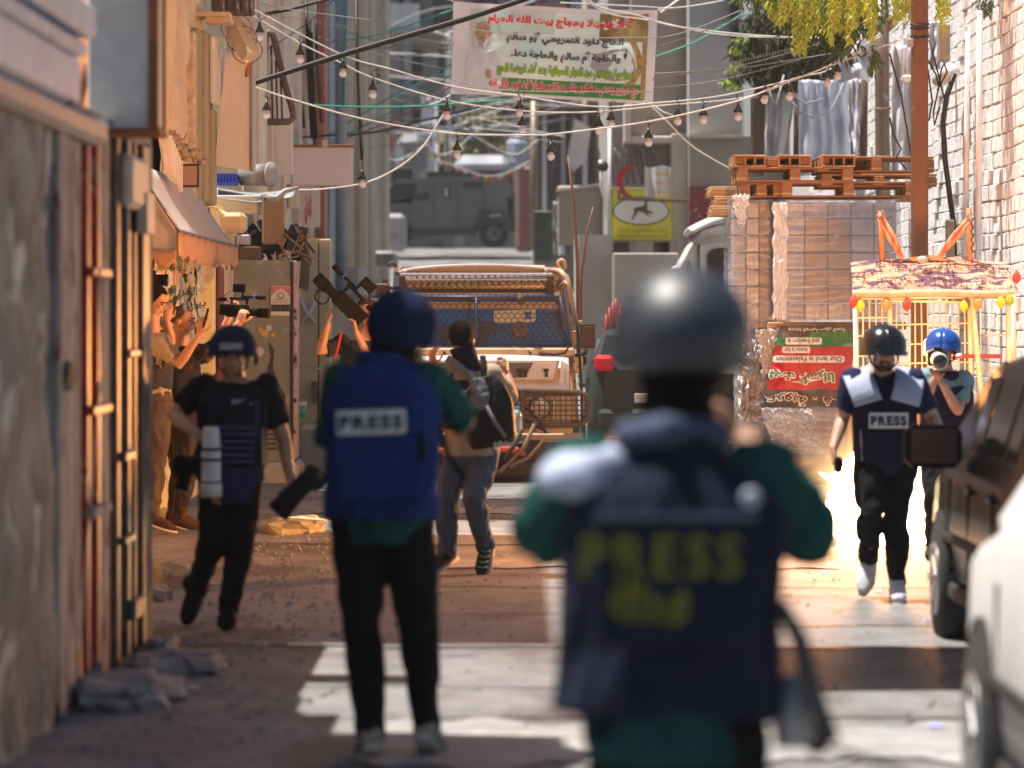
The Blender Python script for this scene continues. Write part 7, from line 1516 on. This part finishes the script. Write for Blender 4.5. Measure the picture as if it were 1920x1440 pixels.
A_.helmet(greyh, 1.06, low=-.0, brim=.01)
A_.panel('back_plate', navy, .12, .86, -.19, .19, -.205, .03, bev=.014)
yl = mat('yellow_print', (.17, .17, .012), (.11, .11, .01), scale=14, rough=.8)
A_.text('PRESS', .62, -.215, .145, .098, -.224, yl, A_.vo, .02)
A_.text('صحافة', .42, -.145, .03, .14, -.224, yl, A_.vo, .04, True)
for sg, m in ((-1, paleblue),): 
    mb = MB(); mb.sphere(W(1092, 898, Y - .045), (.105, .11, .065), nu=18, nv=12); mb.tube([W(1160, 862, Y - .05), W(1100, 880, Y - .07), W(1060, 925, Y - .09)], [(.06, .04), (.08, .045), (.06, .04)], 10, lat=(0, 1, 0)); voxel(mb, 'shoulder_pad', m, A_.vo, .011, 4, .006)
mb = MB(); mb.tube([A_.tp(1.27, -.12, -.02), A_.tp(1.30, -.03, -.13), A_.tp(1.27, .11, -.04)], [.034, .04, .034], 10); voxel(mb, 'collar_roll', fab('slate_fabric', (.07, .085, .14)), A_.vo, .010, 4, .005)
mb = MB(); mb.sphere(W(1408, 934, Y - .24), (.022, .010, .022)); mb.build('reflective_button', mat('badge_reflect', (.35, .36, .45), rough=.3), A_.vo)
def dslr(name, c, d, label, ln=.16, r=.04, lm_=None, body=(.14, .07, .10), up=(0, 0, 1), hood=True, cat='camera'):
    c = V(c); d = V(d).normalized(); fr = HF(c, d, up); rt = Matrix((fr[3], fr[1], fr[2])).transposed(); o = empty(name, c, label, cat); lm_ = lm_ or bdark
    k = MB(); k.box(c, body, rt, .014); k.box(hp(fr, 0, 0, body[2] / 2 + .012), (.055, .06, .03), rt, .008); k.box(hp(fr, body[0] * .38, .02, 0), (.035, .075, body[2] * .95), rt, .012); k.build('camera_body', bdark, o)
    y = body[1] / 2; P = []; R2 = []
    for t, q in ((0, .8), (.08, .8), (.081, .98), (.35, .98), (.351, .86), (.42, .86), (.421, 1.0), (.70, 1.0), (.701, .88), (.76, .88), (.761, 1.08), (1, 1.12)): P.append(hp(fr, 0, y + ln * t, 0)); R2.append(r * q)
    k = MB(); k.tube(P, R2, 24); k.build('lens', lm_, o)
    for t in (.38, .73): k = MB(); k.tube([hp(fr, 0, y + ln * t - .008, 0), hp(fr, 0, y + ln * t + .008, 0)], r * 1.02, 20); k.build('lens_ring', bdark, o)
    k = MB(); k.tube([hp(fr, 0, y + ln * 1.0, 0), hp(fr, 0, y + ln * 1.0 + .003, 0)], r * .92, 20); k.build('front_glass', lglass, o); return o
dslr('camera', W(1272, 760, Y + .52), (0, 1, .05), 'black camera held up at the face of the nearest person in the grey helmet', .15, .045)
# things slung at the nearest man's side: strap and bright lens
k = MB(); k.tube([W(1462, 1130, Y - .1), W(1500, 1200, Y - .13), W(1522, 1300, Y - .13), W(1560, 1390, Y - .1)], [(.016, .006), (.022, .006), (.026, .008), (.02, .008)], 8, lat=(1, 0, 0)); tag(k.build('camera_strap', mat('strap_grey', (.05, .048, .047), rough=.6)), 'dark strap hanging right of the navy vest of the nearest person', 'strap')
sc_ = empty('slung_camera', W(1500, 1345, Y), 'silvery camera lens hanging at the hip of the nearest person', 'camera')
k = MB(); k.tube([W(1492, 1270, Y), W(1492, 1330, Y - .02), W(1495, 1400, Y - .04)], [.045, .058, .05], 20); k.build('lens', mat('silver_lens', (.34, .35, .37), (.22, .22, .24), scale=6, rough=.3, metal=.3), sc_)
k = MB(); k.box(W(1530, 1370, Y - .03), (.06, .07, .11), bev=.02); k.build('camera_body', bdark, sc_); k = MB(); k.sphere(W(1521, 1342, Y - .09), .012); k.build('chrome_stud', mat('chrome', (.9, .75, .6), rough=.05, metal=1), sc_)
k = MB(); k.tube([W(1548, 1398, Y - .05), W(1620, 1420, Y - .05), W(1700, 1450, Y - .05)], .006, 6); k.build('cord', bdark, sc_)

# ---------------- B: man in the blue vest, seen from behind
Y = 14.8
J = JJ(Y, head=(752, 618, .04), s0=(640, 722, .02), s1=(800, 715, .0), e0=(618, 830, .14), w0=(690, 740, .36), e1=(872, 790, .12), w1=(800, 702, .36), h0=(668, 968), h1=(762, 968), k0=(682, 1185, .02), k1=(784, 1180, .0), a0=(695, 1388, .0), a1=(800, 1372, .05), t0=(690, 1408, .14), t1=(812, 1396, .17))
B_ = Person('person in a royal blue vest with white PRESS patch, back turned, black trousers', J, (.15, 1), hface=(.35, 1, -.12), k=1.03)
B_.body(.008, ({'d': (.3, .5, .6), 'n': (-.7, .2, .3), 'c': .7}, {'d': (-.25, .4, .7), 'n': (.7, 0, .3), 't': -1, 'c': .7}))
B_.shirt(tealf, .52, .022, t0=-.20, wr=.012); B_.trousers(blackf, .013, .010, lg=[(0, .094), (.2, .088), (.5, .062), (.65, .060), (.85, .046), (1, .042)], up=.97); B_.shoes(beigesh, rubber, 1.15)
B_.vest(royal, -.02, 1.12, .040, .036, .74, wr=.010, seed=9, ch=.12); B_.hair(low=-.09, thick=.012)
mb = MB(); mb.tube([B_.cp(1.08), hp(B_.fr, -.01, -.035, -.08), hp(B_.fr, -.005, -.03, -.03)], [.10, .082, .084], 18); voxel(mb, 'neck_hair', hairm, B_.root, .010, 3, .006)
B_.helmet(navyh, 1.0, low=.025)
B_.panel('back_plate', royal, .10, .62, -.165, .165, -.178, .03, bev=.012); B_.panel('yoke_flap', royal, .64, .88, -.15, .15, -.176, .03, bev=.012)
B_.panel('side_strap', blackf, .40, .62, .150, .178, -.185, .02)
pt = B_.panel('press_patch', whiteb, .62, .80, -.160, .105, -.199, .012, bev=.004)
B_.text('PRESS', .71, -.150, .095, .058, -.207, inkb, pt, .06)
dslr('camera', W(758, 690, Y + .40), (.3, 1, -.05), 'black camera held at the face of the person in the royal blue vest', .15, .045)
k = MB(); k.tube([W(806, 700, Y - .06), W(822, 780, Y - .05), W(838, 850, Y + .05), W(872, 900, Y + .1)], [(.012, .004)] * 4, 6, lat=(1, 0, 0)); tag(k.build('camera_strap', blackf), 'black strap hanging under the raised right arm of the blue vest wearer', 'strap')

# ---------------- C: man walking towards the camera on the left
Y = 20.7
J = JJ(Y, head=(436, 662, -.10), s0=(380, 727, .0), s1=(498, 727, .0), e0=(324, 778, -.05), w0=(372, 815, -.24), e1=(532, 822, .05), w1=(544, 898, -.06), h0=(406, 890, .02), h1=(458, 890, .02), k0=(398, 1012, -.12), k1=(450, 1024, -.05), a0=(368, 1112, .20), a1=(428, 1150, -.05), t0=(354, 1152, .10), t1=(424, 1176, -.24))
C_ = Person('person in navy helmet and ribbed vest walking forward with a long white lens', J, (0, -1), hface=(.02, -1, -.22), k=.97)
C_.body(.007, ({'d': (.8, -.3, -.5), 'n': (.2, -.9, .3), 'c': .5, 't': -1}, {'d': (.0, -.1, -1), 'n': (.9, -.2, 0), 'c': 1.0, 't': 1}))
C_.shirt(blackf, .40, .020, t0=-.10, wr=.010); C_.trousers(blackf, .016, .010, lg=[(0, .090), (.2, .082), (.5, .058), (.65, .056), (.85, .044), (1, .040)], up=.94); C_.shoes(blackf, None, 1.1, hi=.07)
C_.vest(navyd, .10, .96, .030, .020, .75, wr=.004, collar=False); C_.face(); C_.hair(low=-.04)
for i in range(6): C_.panel('webbing_strip', mat('webbing_blue', (.055, .06, .17), rough=.9), .16 + i * .078, .195 + i * .078, -.135, .135, .166, .012, bev=.003)
pt = C_.panel('name_patch', mat('patch_grey', (.22, .22, .24)), .835, .89, -.0, .115, .172, .008, bev=.003); C_.text('PRESS', .862, .005, .110, .030, .179, mat('patch_light', (.5, .5, .52)), pt, .02)
C_.panel('shoulder_strap', fab('strap_navy', (.05, .055, .13)), .45, .95, .125, .150, .158, .012, bev=.003)
mb = MB(); mb.grid(lambda u, v: C_.tp(.12 - .42 * v, (-.035 + .20 * u) * (1 - .25 * v), .165 + .02 * math.sin(u * 3)), 12, 12); mb.build('groin_flap', fab('flap_navy', (.028, .032, .11)), C_.vo, fix=False, solid=.02)
C_.panel('cloth_edge', creamf, .12, .55, .168, .180, .09, .05, bev=.004)
C_.helmet(navyh, 1.02, low=-.02)
pt = MB(); fr = C_.fr; rt = Matrix((fr[3], fr[1], fr[2])).transposed(); pt.box(hp(fr, 0, .146, .070), (.125, .014, .040), rt @ Matrix.Rotation(.35, 3, 'X'), .004); pt = pt.build('helmet_patch', mat('patch_grey', (0, 0, 0)), C_.he)
lettering('PRESS', 'lettering', mat('patch_light', (0, 0, 0)), pt, lambda x, z: hp(fr, -x if False else x, .158 - z * .35, .070 + z), -.055, .055, -.013, .013, .03)
mb = MB(); mb.sphere(hp(fr, .118, .0, .0), (.022, .04, .04)); mb.build('ear_fitting', mat('gold_fitting', (.35, .25, .12), rough=.3), C_.he); mb = MB(); mb.box(hp(fr, -.128, .03, -.03), (.02, .05, .06), bev=.006); mb.build('side_clip', blackf, C_.he)
# hanging gear
wl_ = empty('white_lens', W(396, 800, Y - .30), 'long white telephoto lens with black rings hanging from the walking person', 'lens')
seg = [(800, .045), (812, .052), (842, .052), (843, .060), (856, .060), (868, .060), (905, .060), (906, .066), (932, .066)]
k = MB(); k.tube([W(396, y, Y - .30) for y, _ in seg], [r_ * .86 for _, r_ in seg], 24); k.build('barrel', offw, wl_)
for y in (842, 862, 905): k = MB(); k.tube([W(396, y - 2.5, Y - .30), W(396, y + 2.5, Y - .30)], .055, 24); k.build('ring', bdark, wl_)
dslr('camera', W(350, 872, Y - .22), (-.2, -.3, -1), 'black camera hanging at the hip of the walking person', .10, .035, body=(.13, .08, .11))
k = MB(); k.tube([W(378, 818, Y - .2), W(366, 850, Y - .22), W(358, 868, Y - .22)], .008, 6); k.tube([W(500, 735, Y - .22), W(430, 770, Y - .26), W(392, 800, Y - .26)], [(.014, .004)] * 3, 6, lat=(1, 0, 0)); k.build('x', blackf); o = bpy.data.objects['x']; o.name = 'camera_strap'; tag(o, 'dark straps across the chest of the walking person', 'strap'); o['kind'] = 'stuff'
k = MB(); k.tube([W(552, 908, Y - .12), W(565, 925, Y - .12)], [.045, .05], 18)
hl = empty('telephoto_lens', W(560, 970, Y - .12), 'black camera with a big lens swinging from the hand of the walking person', 'camera')
k = MB(); k.tube([W(592, 890, Y + .0), W(575, 902, Y - .06), W(556, 922, Y - .10), W(530, 950, Y - .14), W(521, 960, Y - .15)], [.052, .056, .052, .062, .066], 22); k.build('barrel', blackf, hl); k = MB(); k.box(W(588, 896, Y + .02), (.13, .09, .11), Matrix.Rotation(.6, 3, 'Y'), .02); k.build('camera_body', bdark, hl)

# ---------------- D: man with the backpack in front of the jeep
Y = 25.4
J = JJ(Y, head=(866, 637, .02), s0=(838, 706, .0), s1=(922, 704, .0), e0=(824, 758, .20), w0=(812, 690, .34), e1=(962, 748, .04), w1=(950, 700, .22), h0=(862, 850), h1=(906, 848), k0=(840, 938, .02), k1=(890, 938, -.12), a0=(838, 1042, .08), a1=(912, 1030, .10), t0=(812, 1060, -.02), t1=(903, 1070, .0))
D_ = Person('person with dark hair and a black backpack hurrying towards the jeep, seen from behind', J, (-.15, 1), hface=(.15, 1, -.05), k=.97)
D_.body(.008, ({'d': (-.05, .1, 1), 'n': (-.7, -.6, 0), 'c': .35, 's': 1}, {'d': (-.1, .2, 1), 'n': (.8, -.2, 0), 't': -1, 'c': .8}))
D_.shirt(creamf, .40, .022, t0=-.04, wr=.005); D_.trousers(jeans, .018, .014, lg=[(0, .092), (.2, .086), (.5, .062), (.65, .058), (.85, .046), (1, .044)]); D_.shoes(fab('dark_shoe', (.03, .026, .024)), rubber); D_.vest(navy, .32, .96, .022, .008, .8, collar=False); D_.hair(low=-.035)
mb = MB(); mb.tube([D_.cp(1.02), D_.cp(1.14) * .4 + hp(D_.fr, 0, -.03, -.07) * .6, hp(D_.fr, 0, -.02, -.045)], [.10, .082, .084], 18); voxel(mb, 'neck_gaiter', navy, D_.root, .009, 3, .006)
mb = MB(); mb.tube([D_.tp(.98, -.09, -.05), D_.tp(1.02, 0, -.09), D_.tp(.98, .09, -.05)], [.028, .036, .028], 10); voxel(mb, 'shirt_collar', fab('lilac_fabric', (.28, .28, .48)), D_.root, .010, 3, .004)
lace = mat('green_lace', (.15, .42, .38), rough=.6)
for i in range(4): k = MB(); c = D_.J['a1'] + (D_.J['t1'] - D_.J['a1']) * (.1 + i * .25); k.tube([c + V((-.03, -.055, .01)), c + V((0, -.07, .0)), c + V((.03, -.055, .01))], .005, 5); k.build('shoe_lace', lace, D_.root)
for nm, x0, x1, t, tx in (('lettering', -.10, .12, .78, 'PRESS'),): D_.text(tx, t, x0, x1, .05, -.162, whiteb, D_.vo, .02)
bp2 = empty('backpack', W(922, 838, Y - .2), 'black and grey backpack on the back of the person hurrying to the jeep', 'backpack')
k = MB(); cs = [(908, 705, .06, .05), (912, 725, .12, .075), (916, 755, .155, .09), (920, 790, .165, .095), (922, 822, .160, .09), (924, 838, .13, .07)]
loft(k, [W(a, b, Y - .24) for a, b, _, _ in cs], [V((1, 0, .12)).normalized()] * 6, [(c, d) for _, _, c, d in cs], 24, .75); voxel(k, 'bag', fab('bag_black', (.012, .011, .012), rough=.6), bp2, .009, 3, .006, 12)
k = MB(); loft(k, [W(896, 710, Y - .26), W(902, 745, Y - .27), W(908, 770, Y - .28)], [V((1, 0, .1))] * 3, [(.05, .05), (.075, .075), (.05, .07)], 16, .8); voxel(k, 'grey_flap', greyb, bp2, .009, 3, .008, 16)
k = MB(); k.tube([W(912, 760, Y - .345), W(928, 792, Y - .35), W(948, 820, Y - .34)], [(.014, .006)] * 3, 6, lat=(1, 0, 0)); k.build('grey_stripe', fab('stripe_grey', (.22, .23, .26)), bp2)
k = MB(); k.tube([W(838, 672, Y - .10), W(862, 690, Y - .16), W(886, 712, Y - .22), W(900, 735, Y - .26)], [(.030, .010)] * 4, 8, lat=(.6, 0, 1)); k.build('shoulder_strap', greyb, bp2); k = MB(); k.tube([W(905, 668, Y - .10), W(908, 690, Y - .20), W(906, 716, Y - .26)], [(.022, .010)] * 3, 8, lat=(1, 0, 0)); k.build('shoulder_strap', bdark, bp2)
k = MB(); k.tube([W(868, 742, Y - .24), W(882, 724, Y - .28), W(902, 712, Y - .30)], [(.01, .004)] * 3, 6, lat=(0, 1, 0)); k.build('white_tape', whiteb, bp2)
lettering('adidas', 'lettering', mat('logo_white', (.5, .5, .48)), bp2, lambda x, y: W(x, y, Y - .345), 925, 962, 837, 826, .03)
for i in range(3): k = MB(); k.bp(952 + i * 3, 822 - i * 1.5, 954 + i * 3, 825, Y - .34, .004); 
bo = empty('water_bottle', W(970, 808, Y - .12), 'small clear water bottle with a blue cap in the side pocket of the backpack', 'bottle')
k = MB(); k.tube([W(971, 806, Y - .12), W(970, 775, Y - .12), W(970, 768, Y - .12)], [.028, .028, .014], 14); k.build('bottle_body', mat('clear_plastic', (.55, .62, .60), rough=.1, alpha=.6), bo); k = MB(); k.tube([W(970, 768, Y - .12), W(970, 762, Y - .12)], .015, 12); k.build('bottle_cap', mat('cap_blue', (.05, .3, .5)), bo)

# ---------------- E: bearded man hurrying on the right
Y = 23.0
J = JJ(Y, head=(1657, 656, -.16), s0=(1600, 716, .0), s1=(1712, 716, .0), e0=(1580, 786, .06), w0=(1562, 842, -.08), e1=(1750, 782, .06), w1=(1768, 836, -.1), h0=(1634, 862, .10), h1=(1688, 862, .10), k0=(1630, 965, -.10), k1=(1682, 975, -.02), a0=(1628, 1052, .28), a1=(1682, 1098, -.04), t0=(1620, 1092, .20), t1=(1684, 1120, -.20))
E_ = Person('bearded person in shiny black helmet and PRESS vest hurrying past the flash', J, (0, -1), hface=(.03, -1, -.30), k=.98, skin=skin_b)
E_.body(.007, ({'d': (.1, -.2, -1), 'n': (-.9, -.1, 0), 'c': .9, 't': 1}, {'d': (0, -.2, -1), 'n': (.9, 0, 0), 'c': .8, 't': -1}))
E_.shirt(fab('navy_tee', (.022, .026, .075)), .42, .024, t0=-.15, wr=.012); E_.trousers(blackf, .022, .015); E_.shoes(whitesh, rubber, 1.1); E_.vest(navy, .04, .96, .034, .020, .75, wr=.006); E_.face(beard=mat('brown_beard', (.09, .04, .022), (.05, .025, .015), scale=40, rough=.8, bump=.6)); E_.hair(low=-.05)
E_.helmet(blackh, 1.04, brim=.02, low=-.01)
pt = E_.panel('press_patch', whiteb, .50, .70, -.110, .125, .190, .010, bev=.004); E_.text('PRESS', .60, -.100, .115, .062, .198, inkb, pt, .06)
E_.panel('front_plate', navy, .10, .46, -.12, .12, .170, .02); E_.panel('centre_strap', navyd, .74, .86, -.01, .012, .182, .014)
for sg in (-1, 1):
    mb = MB(); mb.grid(lambda u, v: E_.tp(1.17 - .10 * u - .30 * v * v, sg * (.075 + .165 * u - .05 * v * v), -.05 + .235 * math.sin(v * 1.5) ), 10, 12); mb.build('shoulder_flap', paleblue, E_.vo, fix=False, solid=.022)
mb = MB(); mb.grid(lambda u, v: E_.tp(.45 - .40 * v, -.175 + .03 * u, .02 + .1 * u), 6, 8); mb.build('shirt_fold', paleblue, E_.root, fix=False, solid=.02)
k = MB(); k.box(W(1572, 872, Y - .12), (.05, .05, .10), bev=.015); tag(k.build('handset', bdark), 'small black gadget in the left hand side fist of the bearded person', 'gadget')

# ---------------- F: photographer in the bright blue helmet
Y = 26.8
J = JJ(Y, head=(1768, 655, .0), s0=(1738, 712, .02), s1=(1806, 716, .05), e0=(1732, 765, -.14), w0=(1752, 712, -.24), e1=(1796, 770, -.10), w1=(1768, 722, -.26), h0=(1752, 862, .15), h1=(1800, 862, .15))
J.update(k0=pz(Y, 1752, .46, -.05), k1=pz(Y, 1802, .46, .1), a0=pz(Y, 1748, .08, .1), a1=pz(Y, 1806, .08, .2), t0=pz(Y, 1746, .03, -.06), t1=pz(Y, 1808, .03, 0))
F_ = Person('photographer in a bright blue helmet aiming a long lens from behind the bearded person', J, (-.3, -1), hface=(-.15, -1, -.05), k=.96, skin=skin_b)
F_.body(.008, ({'d': (.2, -.3, .8), 'n': (-.8, 0, 0), 'c': .7, 't': 1}, {'d': (-.3, -.3, .7), 'n': (.6, .2, -.4), 'c': .7, 't': -1}))
F_.shirt(fab('pale_teal_tee', (.22, .38, .40)), .42, .024, wr=.010); F_.trousers(blackf); F_.shoes(blackf, rubber); F_.vest(navy, .05, .96, .03, .016, .75); F_.helmet(blueh, 1.02, brim=.02, low=.0); F_.hair(low=-.05)
dslr('camera', W(1757, 672, Y - .30), (-.04, -1, -.06), 'camera with a white barrelled long lens pointing at the viewer under the blue helmet', .26, .052, offw)

# ---------------- G: dark-haired man with the phone, partly hidden by the door
Y = 30.0
J = JJ(Y, head=(290, 566, .0), s0=(272, 640, .16), s1=(300, 642, -.16), e0=(322, 640, .2), w0=(312, 600, .12), e1=(336, 684, -.22), w1=(374, 626, -.26), h0=(280, 752, .10), h1=(296, 752, -.10), k0=(285, 860, .1), k1=(292, 860, -.1), a0=(276, 968, .1), a1=(284, 972, -.12), t0=(300, 978, .1), t1=(312, 984, -.12))
G_ = Person('dark haired person in cream T-shirt and dark vest filming with a phone', J, (1, -.1), hface=(1, -.25, -.35), k=.97)
G_.body(.008, ({'d': (.2, 0, 1), 'n': (.4, -1, 0), 'c': .4, 't': 1}, {'d': (.25, -.1, 1), 'n': (-.3, -1, 0), 'c': .45, 't': 1}))
G_.shirt(creamf, .40, .022, t0=-.05); G_.trousers(fab('taupe_trousers', (.10, .075, .06)), .03, .014); G_.shoes(fab('brown_boot', (.10, .05, .03)), rubber); G_.vest(fab('grey_vest', (.05, .05, .06)), .20, .95, .022, .006, .8, collar=False); G_.hair(thick=.016, low=-.05); G_.face()
k = MB(); c = W(386, 596, Y - .28); k.box(c, (.014, .075, .155), Matrix.Rotation(.25, 3, 'Y'), .005); ph = k.build('phone', bdark); tag(ph, 'dark smartphone held up by the person in the cream T-shirt', 'phone')

# ---------------- H: close-cropped man with the video camera
Y = 30.7
J = JJ(Y, head=(343, 603, -.02), s0=(330, 668, .17), s1=(346, 668, -.15), e0=(392, 668, .10), w0=(432, 590, .10), e1=(402, 652, -.22), w1=(448, 606, -.20), h0=(334, 800, .10), h1=(346, 800, -.10), k0=(338, 888, .10), k1=(350, 888, -.10), a0=(326, 968, .10), a1=(332, 976, -.14), t0=(352, 976, .08), t1=(358, 986, -.14))
H_ = Person('close cropped person in dark clothes holding up a video camera by the yellow wall', J, (1, -.12), hface=(1, -.30, .02), k=1.0)
H_.body(.008, ({'d': (.3, 0, 1), 'n': (-.3, 1, 0), 'c': .9, 't': -1}, {'d': (.35, 0, 1), 'n': (-.5, -1, 0), 'c': .9, 't': 1}))
H_.shirt(fab('plum_tee', (.05, .028, .032)), .52, .022, t0=-.1); H_.trousers(fab('leather_brown', (.035, .022, .018), rough=.5), .02, .014); H_.shoes(fab('brown_boot', (0, 0, 0)), rubber, hi=.08); H_.vest(fab('dark_vest', (.03, .03, .042)), .0, .95, .024, .008, .8, collar=False); H_.hair(mat('cropped_hair', (.07, .04, .03), (.12, .06, .045), scale=50, rough=.7), .002, low=.0); H_.face(beard=None)
for i, t in enumerate((.5, .62, .74)): k = MB(); k.sphere(H_.tp(t, -.165, .03), .012); k.build('vest_button', mat('brass', (.5, .3, .1), rough=.3, metal=.6), H_.vo)
k = MB(); k.box(H_.tp(-.05, -.17, .0), (.05, .07, .16), bev=.012); k.build('belt_pouch', blackf, H_.root)
def videocam(name, c, d, label, sc=1.0, up=(0, 0, 1), mon=(0, 0), roll=0):
    c = V(c); fr = HF(c, d, up); rt = Matrix((fr[3], fr[1], fr[2])).transposed(); o = empty(name, c, label, 'video camera')
    B = lambda nm, x, y, z, sx, sy, sz, m=bdark, bv=.01: MB().box(hp(fr, x * sc, y * sc, z * sc), (sx * sc, sy * sc, sz * sc), rt, bv * sc).build(nm, m, o)
    B('camera_body', 0, 0, 0, .11, .26, .15); B('battery', 0, -.17, .01, .09, .08, .13); B('top_handle', 0, .02, .145, .035, .24, .03); B('handle_post', 0, .11, .11, .03, .03, .06); B('handle_post', 0, -.07, .11, .03, .03, .06)
    k = MB(); k.tube([hp(fr, 0, .13 * sc, -.01 * sc), hp(fr, 0, .24 * sc, -.01 * sc), hp(fr, 0, .241 * sc, -.01 * sc), hp(fr, 0, .30 * sc, -.01 * sc)], [.045 * sc, .045 * sc, .056 * sc, .058 * sc], 22); k.build('lens', bdark, o); B('lens_hood', 0, .34, -.01, .13, .09, .115)
    B('monitor', -.04, .0, .27, .03, .15, .10, bdark, .008); B('monitor_bracket', -.02, .05, .20, .02, .02, .08)
    k = MB(); k.tube([hp(fr, .05 * sc, .05 * sc, .17 * sc), hp(fr, .05 * sc, .24 * sc, .17 * sc)], .016 * sc, 10); k.tube([hp(fr, .05 * sc, .24 * sc, .17 * sc), hp(fr, .05 * sc, .34 * sc, .17 * sc)], .026 * sc, 10); k.build('microphone', bdark, o)
    k = MB(); k.tube([hp(fr, .05 * sc, .20 * sc, .17 * sc), hp(fr, .05 * sc, .215 * sc, .17 * sc)], .027 * sc, 10); k.build('blue_band', mat('band_blue', (.04, .12, .5)), o)
    k = MB(); k.tube([hp(fr, .03 * sc, -.1 * sc, .1 * sc), hp(fr, .08 * sc, -.16 * sc, .16 * sc), hp(fr, .06 * sc, -.08 * sc, .23 * sc)], .006 * sc, 6); k.build('cable', bdark, o)
    B('side_grip', .07, .04, -.01, .04, .12, .11); B('view_finder', -.02, -.19, .13, .06, .10, .05)
    return o
videocam('video_camera', W(445, 583, Y - .06), (1, -.15, -.05), 'black video camera with microphone and monitor held up in front of the grey cabinet', .68)
# ---------------- I: third person hidden behind the doorway, raised camera showing
Y = 31.4
J = JJ(Y, head=(256, 590, .0), s0=(240, 655, .17), s1=(248, 655, -.17), e0=(262, 620, .25), w0=(286, 560, .08), e1=(266, 620, -.28), w1=(288, 562, -.08), h0=(240, 780, .1), h1=(244, 780, -.1), k0=(242, 880, .1), k1=(246, 880, -.1), a0=(238, 968, .1), a1=(240, 970, -.1), t0=(252, 976, .1), t1=(256, 978, -.1))
I_ = Person('person mostly hidden by the doorway, lifting a camera above the dark haired head', J, (1, 0), hface=(1, 0, .1), k=.97)
I_.body(.010, ({'d': (.4, 0, 1), 'n': (0, 1, 0), 'c': .8}, {'d': (.4, 0, 1), 'n': (0, -1, 0), 'c': .8})); I_.shirt(khaki); I_.trousers(brownt); I_.shoes(blackf); I_.hair()
dslr('camera', W(284, 524, Y), (1, -.1, -.05), 'black camera lifted above the dark haired head beside the doorway', .10, .045)
# ---------------- K: cameraman behind the blue vest
Y = 33.0
J = JJ(Y, head=(690, 588, .0), s0=(640, 645, .0), s1=(722, 650, .05), e0=(600, 660, -.10), w0=(616, 606, -.12), e1=(706, 700, -.2), w1=(668, 622, -.30), h0=(660, 790), h1=(706, 790), k0=(660, 850, -.02), k1=(710, 850, .0), a0=(658, 940, .05), a1=(712, 942, .05), t0=(652, 950, -.12), t1=(716, 952, -.12))
K_ = Person('cameraman in a dark T-shirt, bare arm raised, behind the royal blue vest', J, (-.3, -1), hface=(-.6, -1, 0), k=1.0)
K_.body(.009, ({'d': (0, -.1, 1), 'n': (-1, 0, 0), 'c': .7}, {'d': (-.2, 0, 1), 'n': (1, 0, 0), 'c': .7})); K_.shirt(fab('charcoal_tee', (.03, .035, .04)), .34, .022); K_.trousers(blackf); K_.shoes(blackf); K_.hair(mat('cropped_hair', (0, 0, 0)), .003, low=.02)
k = MB(); k.tube([W(640, 622, 32.7), W(634, 650, 32.7), W(628, 672, 32.7)], [(.012, .004)] * 3, 6, lat=(1, 0, 0)); k.build('red_strap', mat('strap_red', (.4, .03, .02)), K_.root)
videocam('video_camera', W(650, 572, 32.7), (-.75, -.3, .75), 'big black shoulder video camera tilted up behind the person in the royal blue vest', .92, up=(.7, 0, .7))
k = MB(); k.tube([W(604 + 13 * math.cos(a), 556 + 14 * math.sin(a), 32.6) for a in [j * .4 for j in range(15)]], .007, 5, cap=False); tag(k.build('focus_loop', bdark), 'thin black ring sticking out left of the shoulder video camera', 'ring')
# ================================================================ dusty air
hz_m = bpy.data.materials.new('dusty_air'); hz_m.use_nodes = True; n_ = hz_m.node_tree.nodes; n_.clear(); o_ = n_.new('ShaderNodeOutputMaterial'); pv = n_.new('ShaderNodeVolumePrincipled')
pv.inputs['Color'].default_value = (.86, .88, .92, 1); pv.inputs['Density'].default_value = .0005; pv.inputs['Anisotropy'].default_value = .3; hz_m.node_tree.links.new(pv.outputs[0], o_.inputs['Volume'])
k = MB(); k.box((0, 215, 14), (90, 440, 30)); tag(k.build('haze', hz_m), kind='stuff')
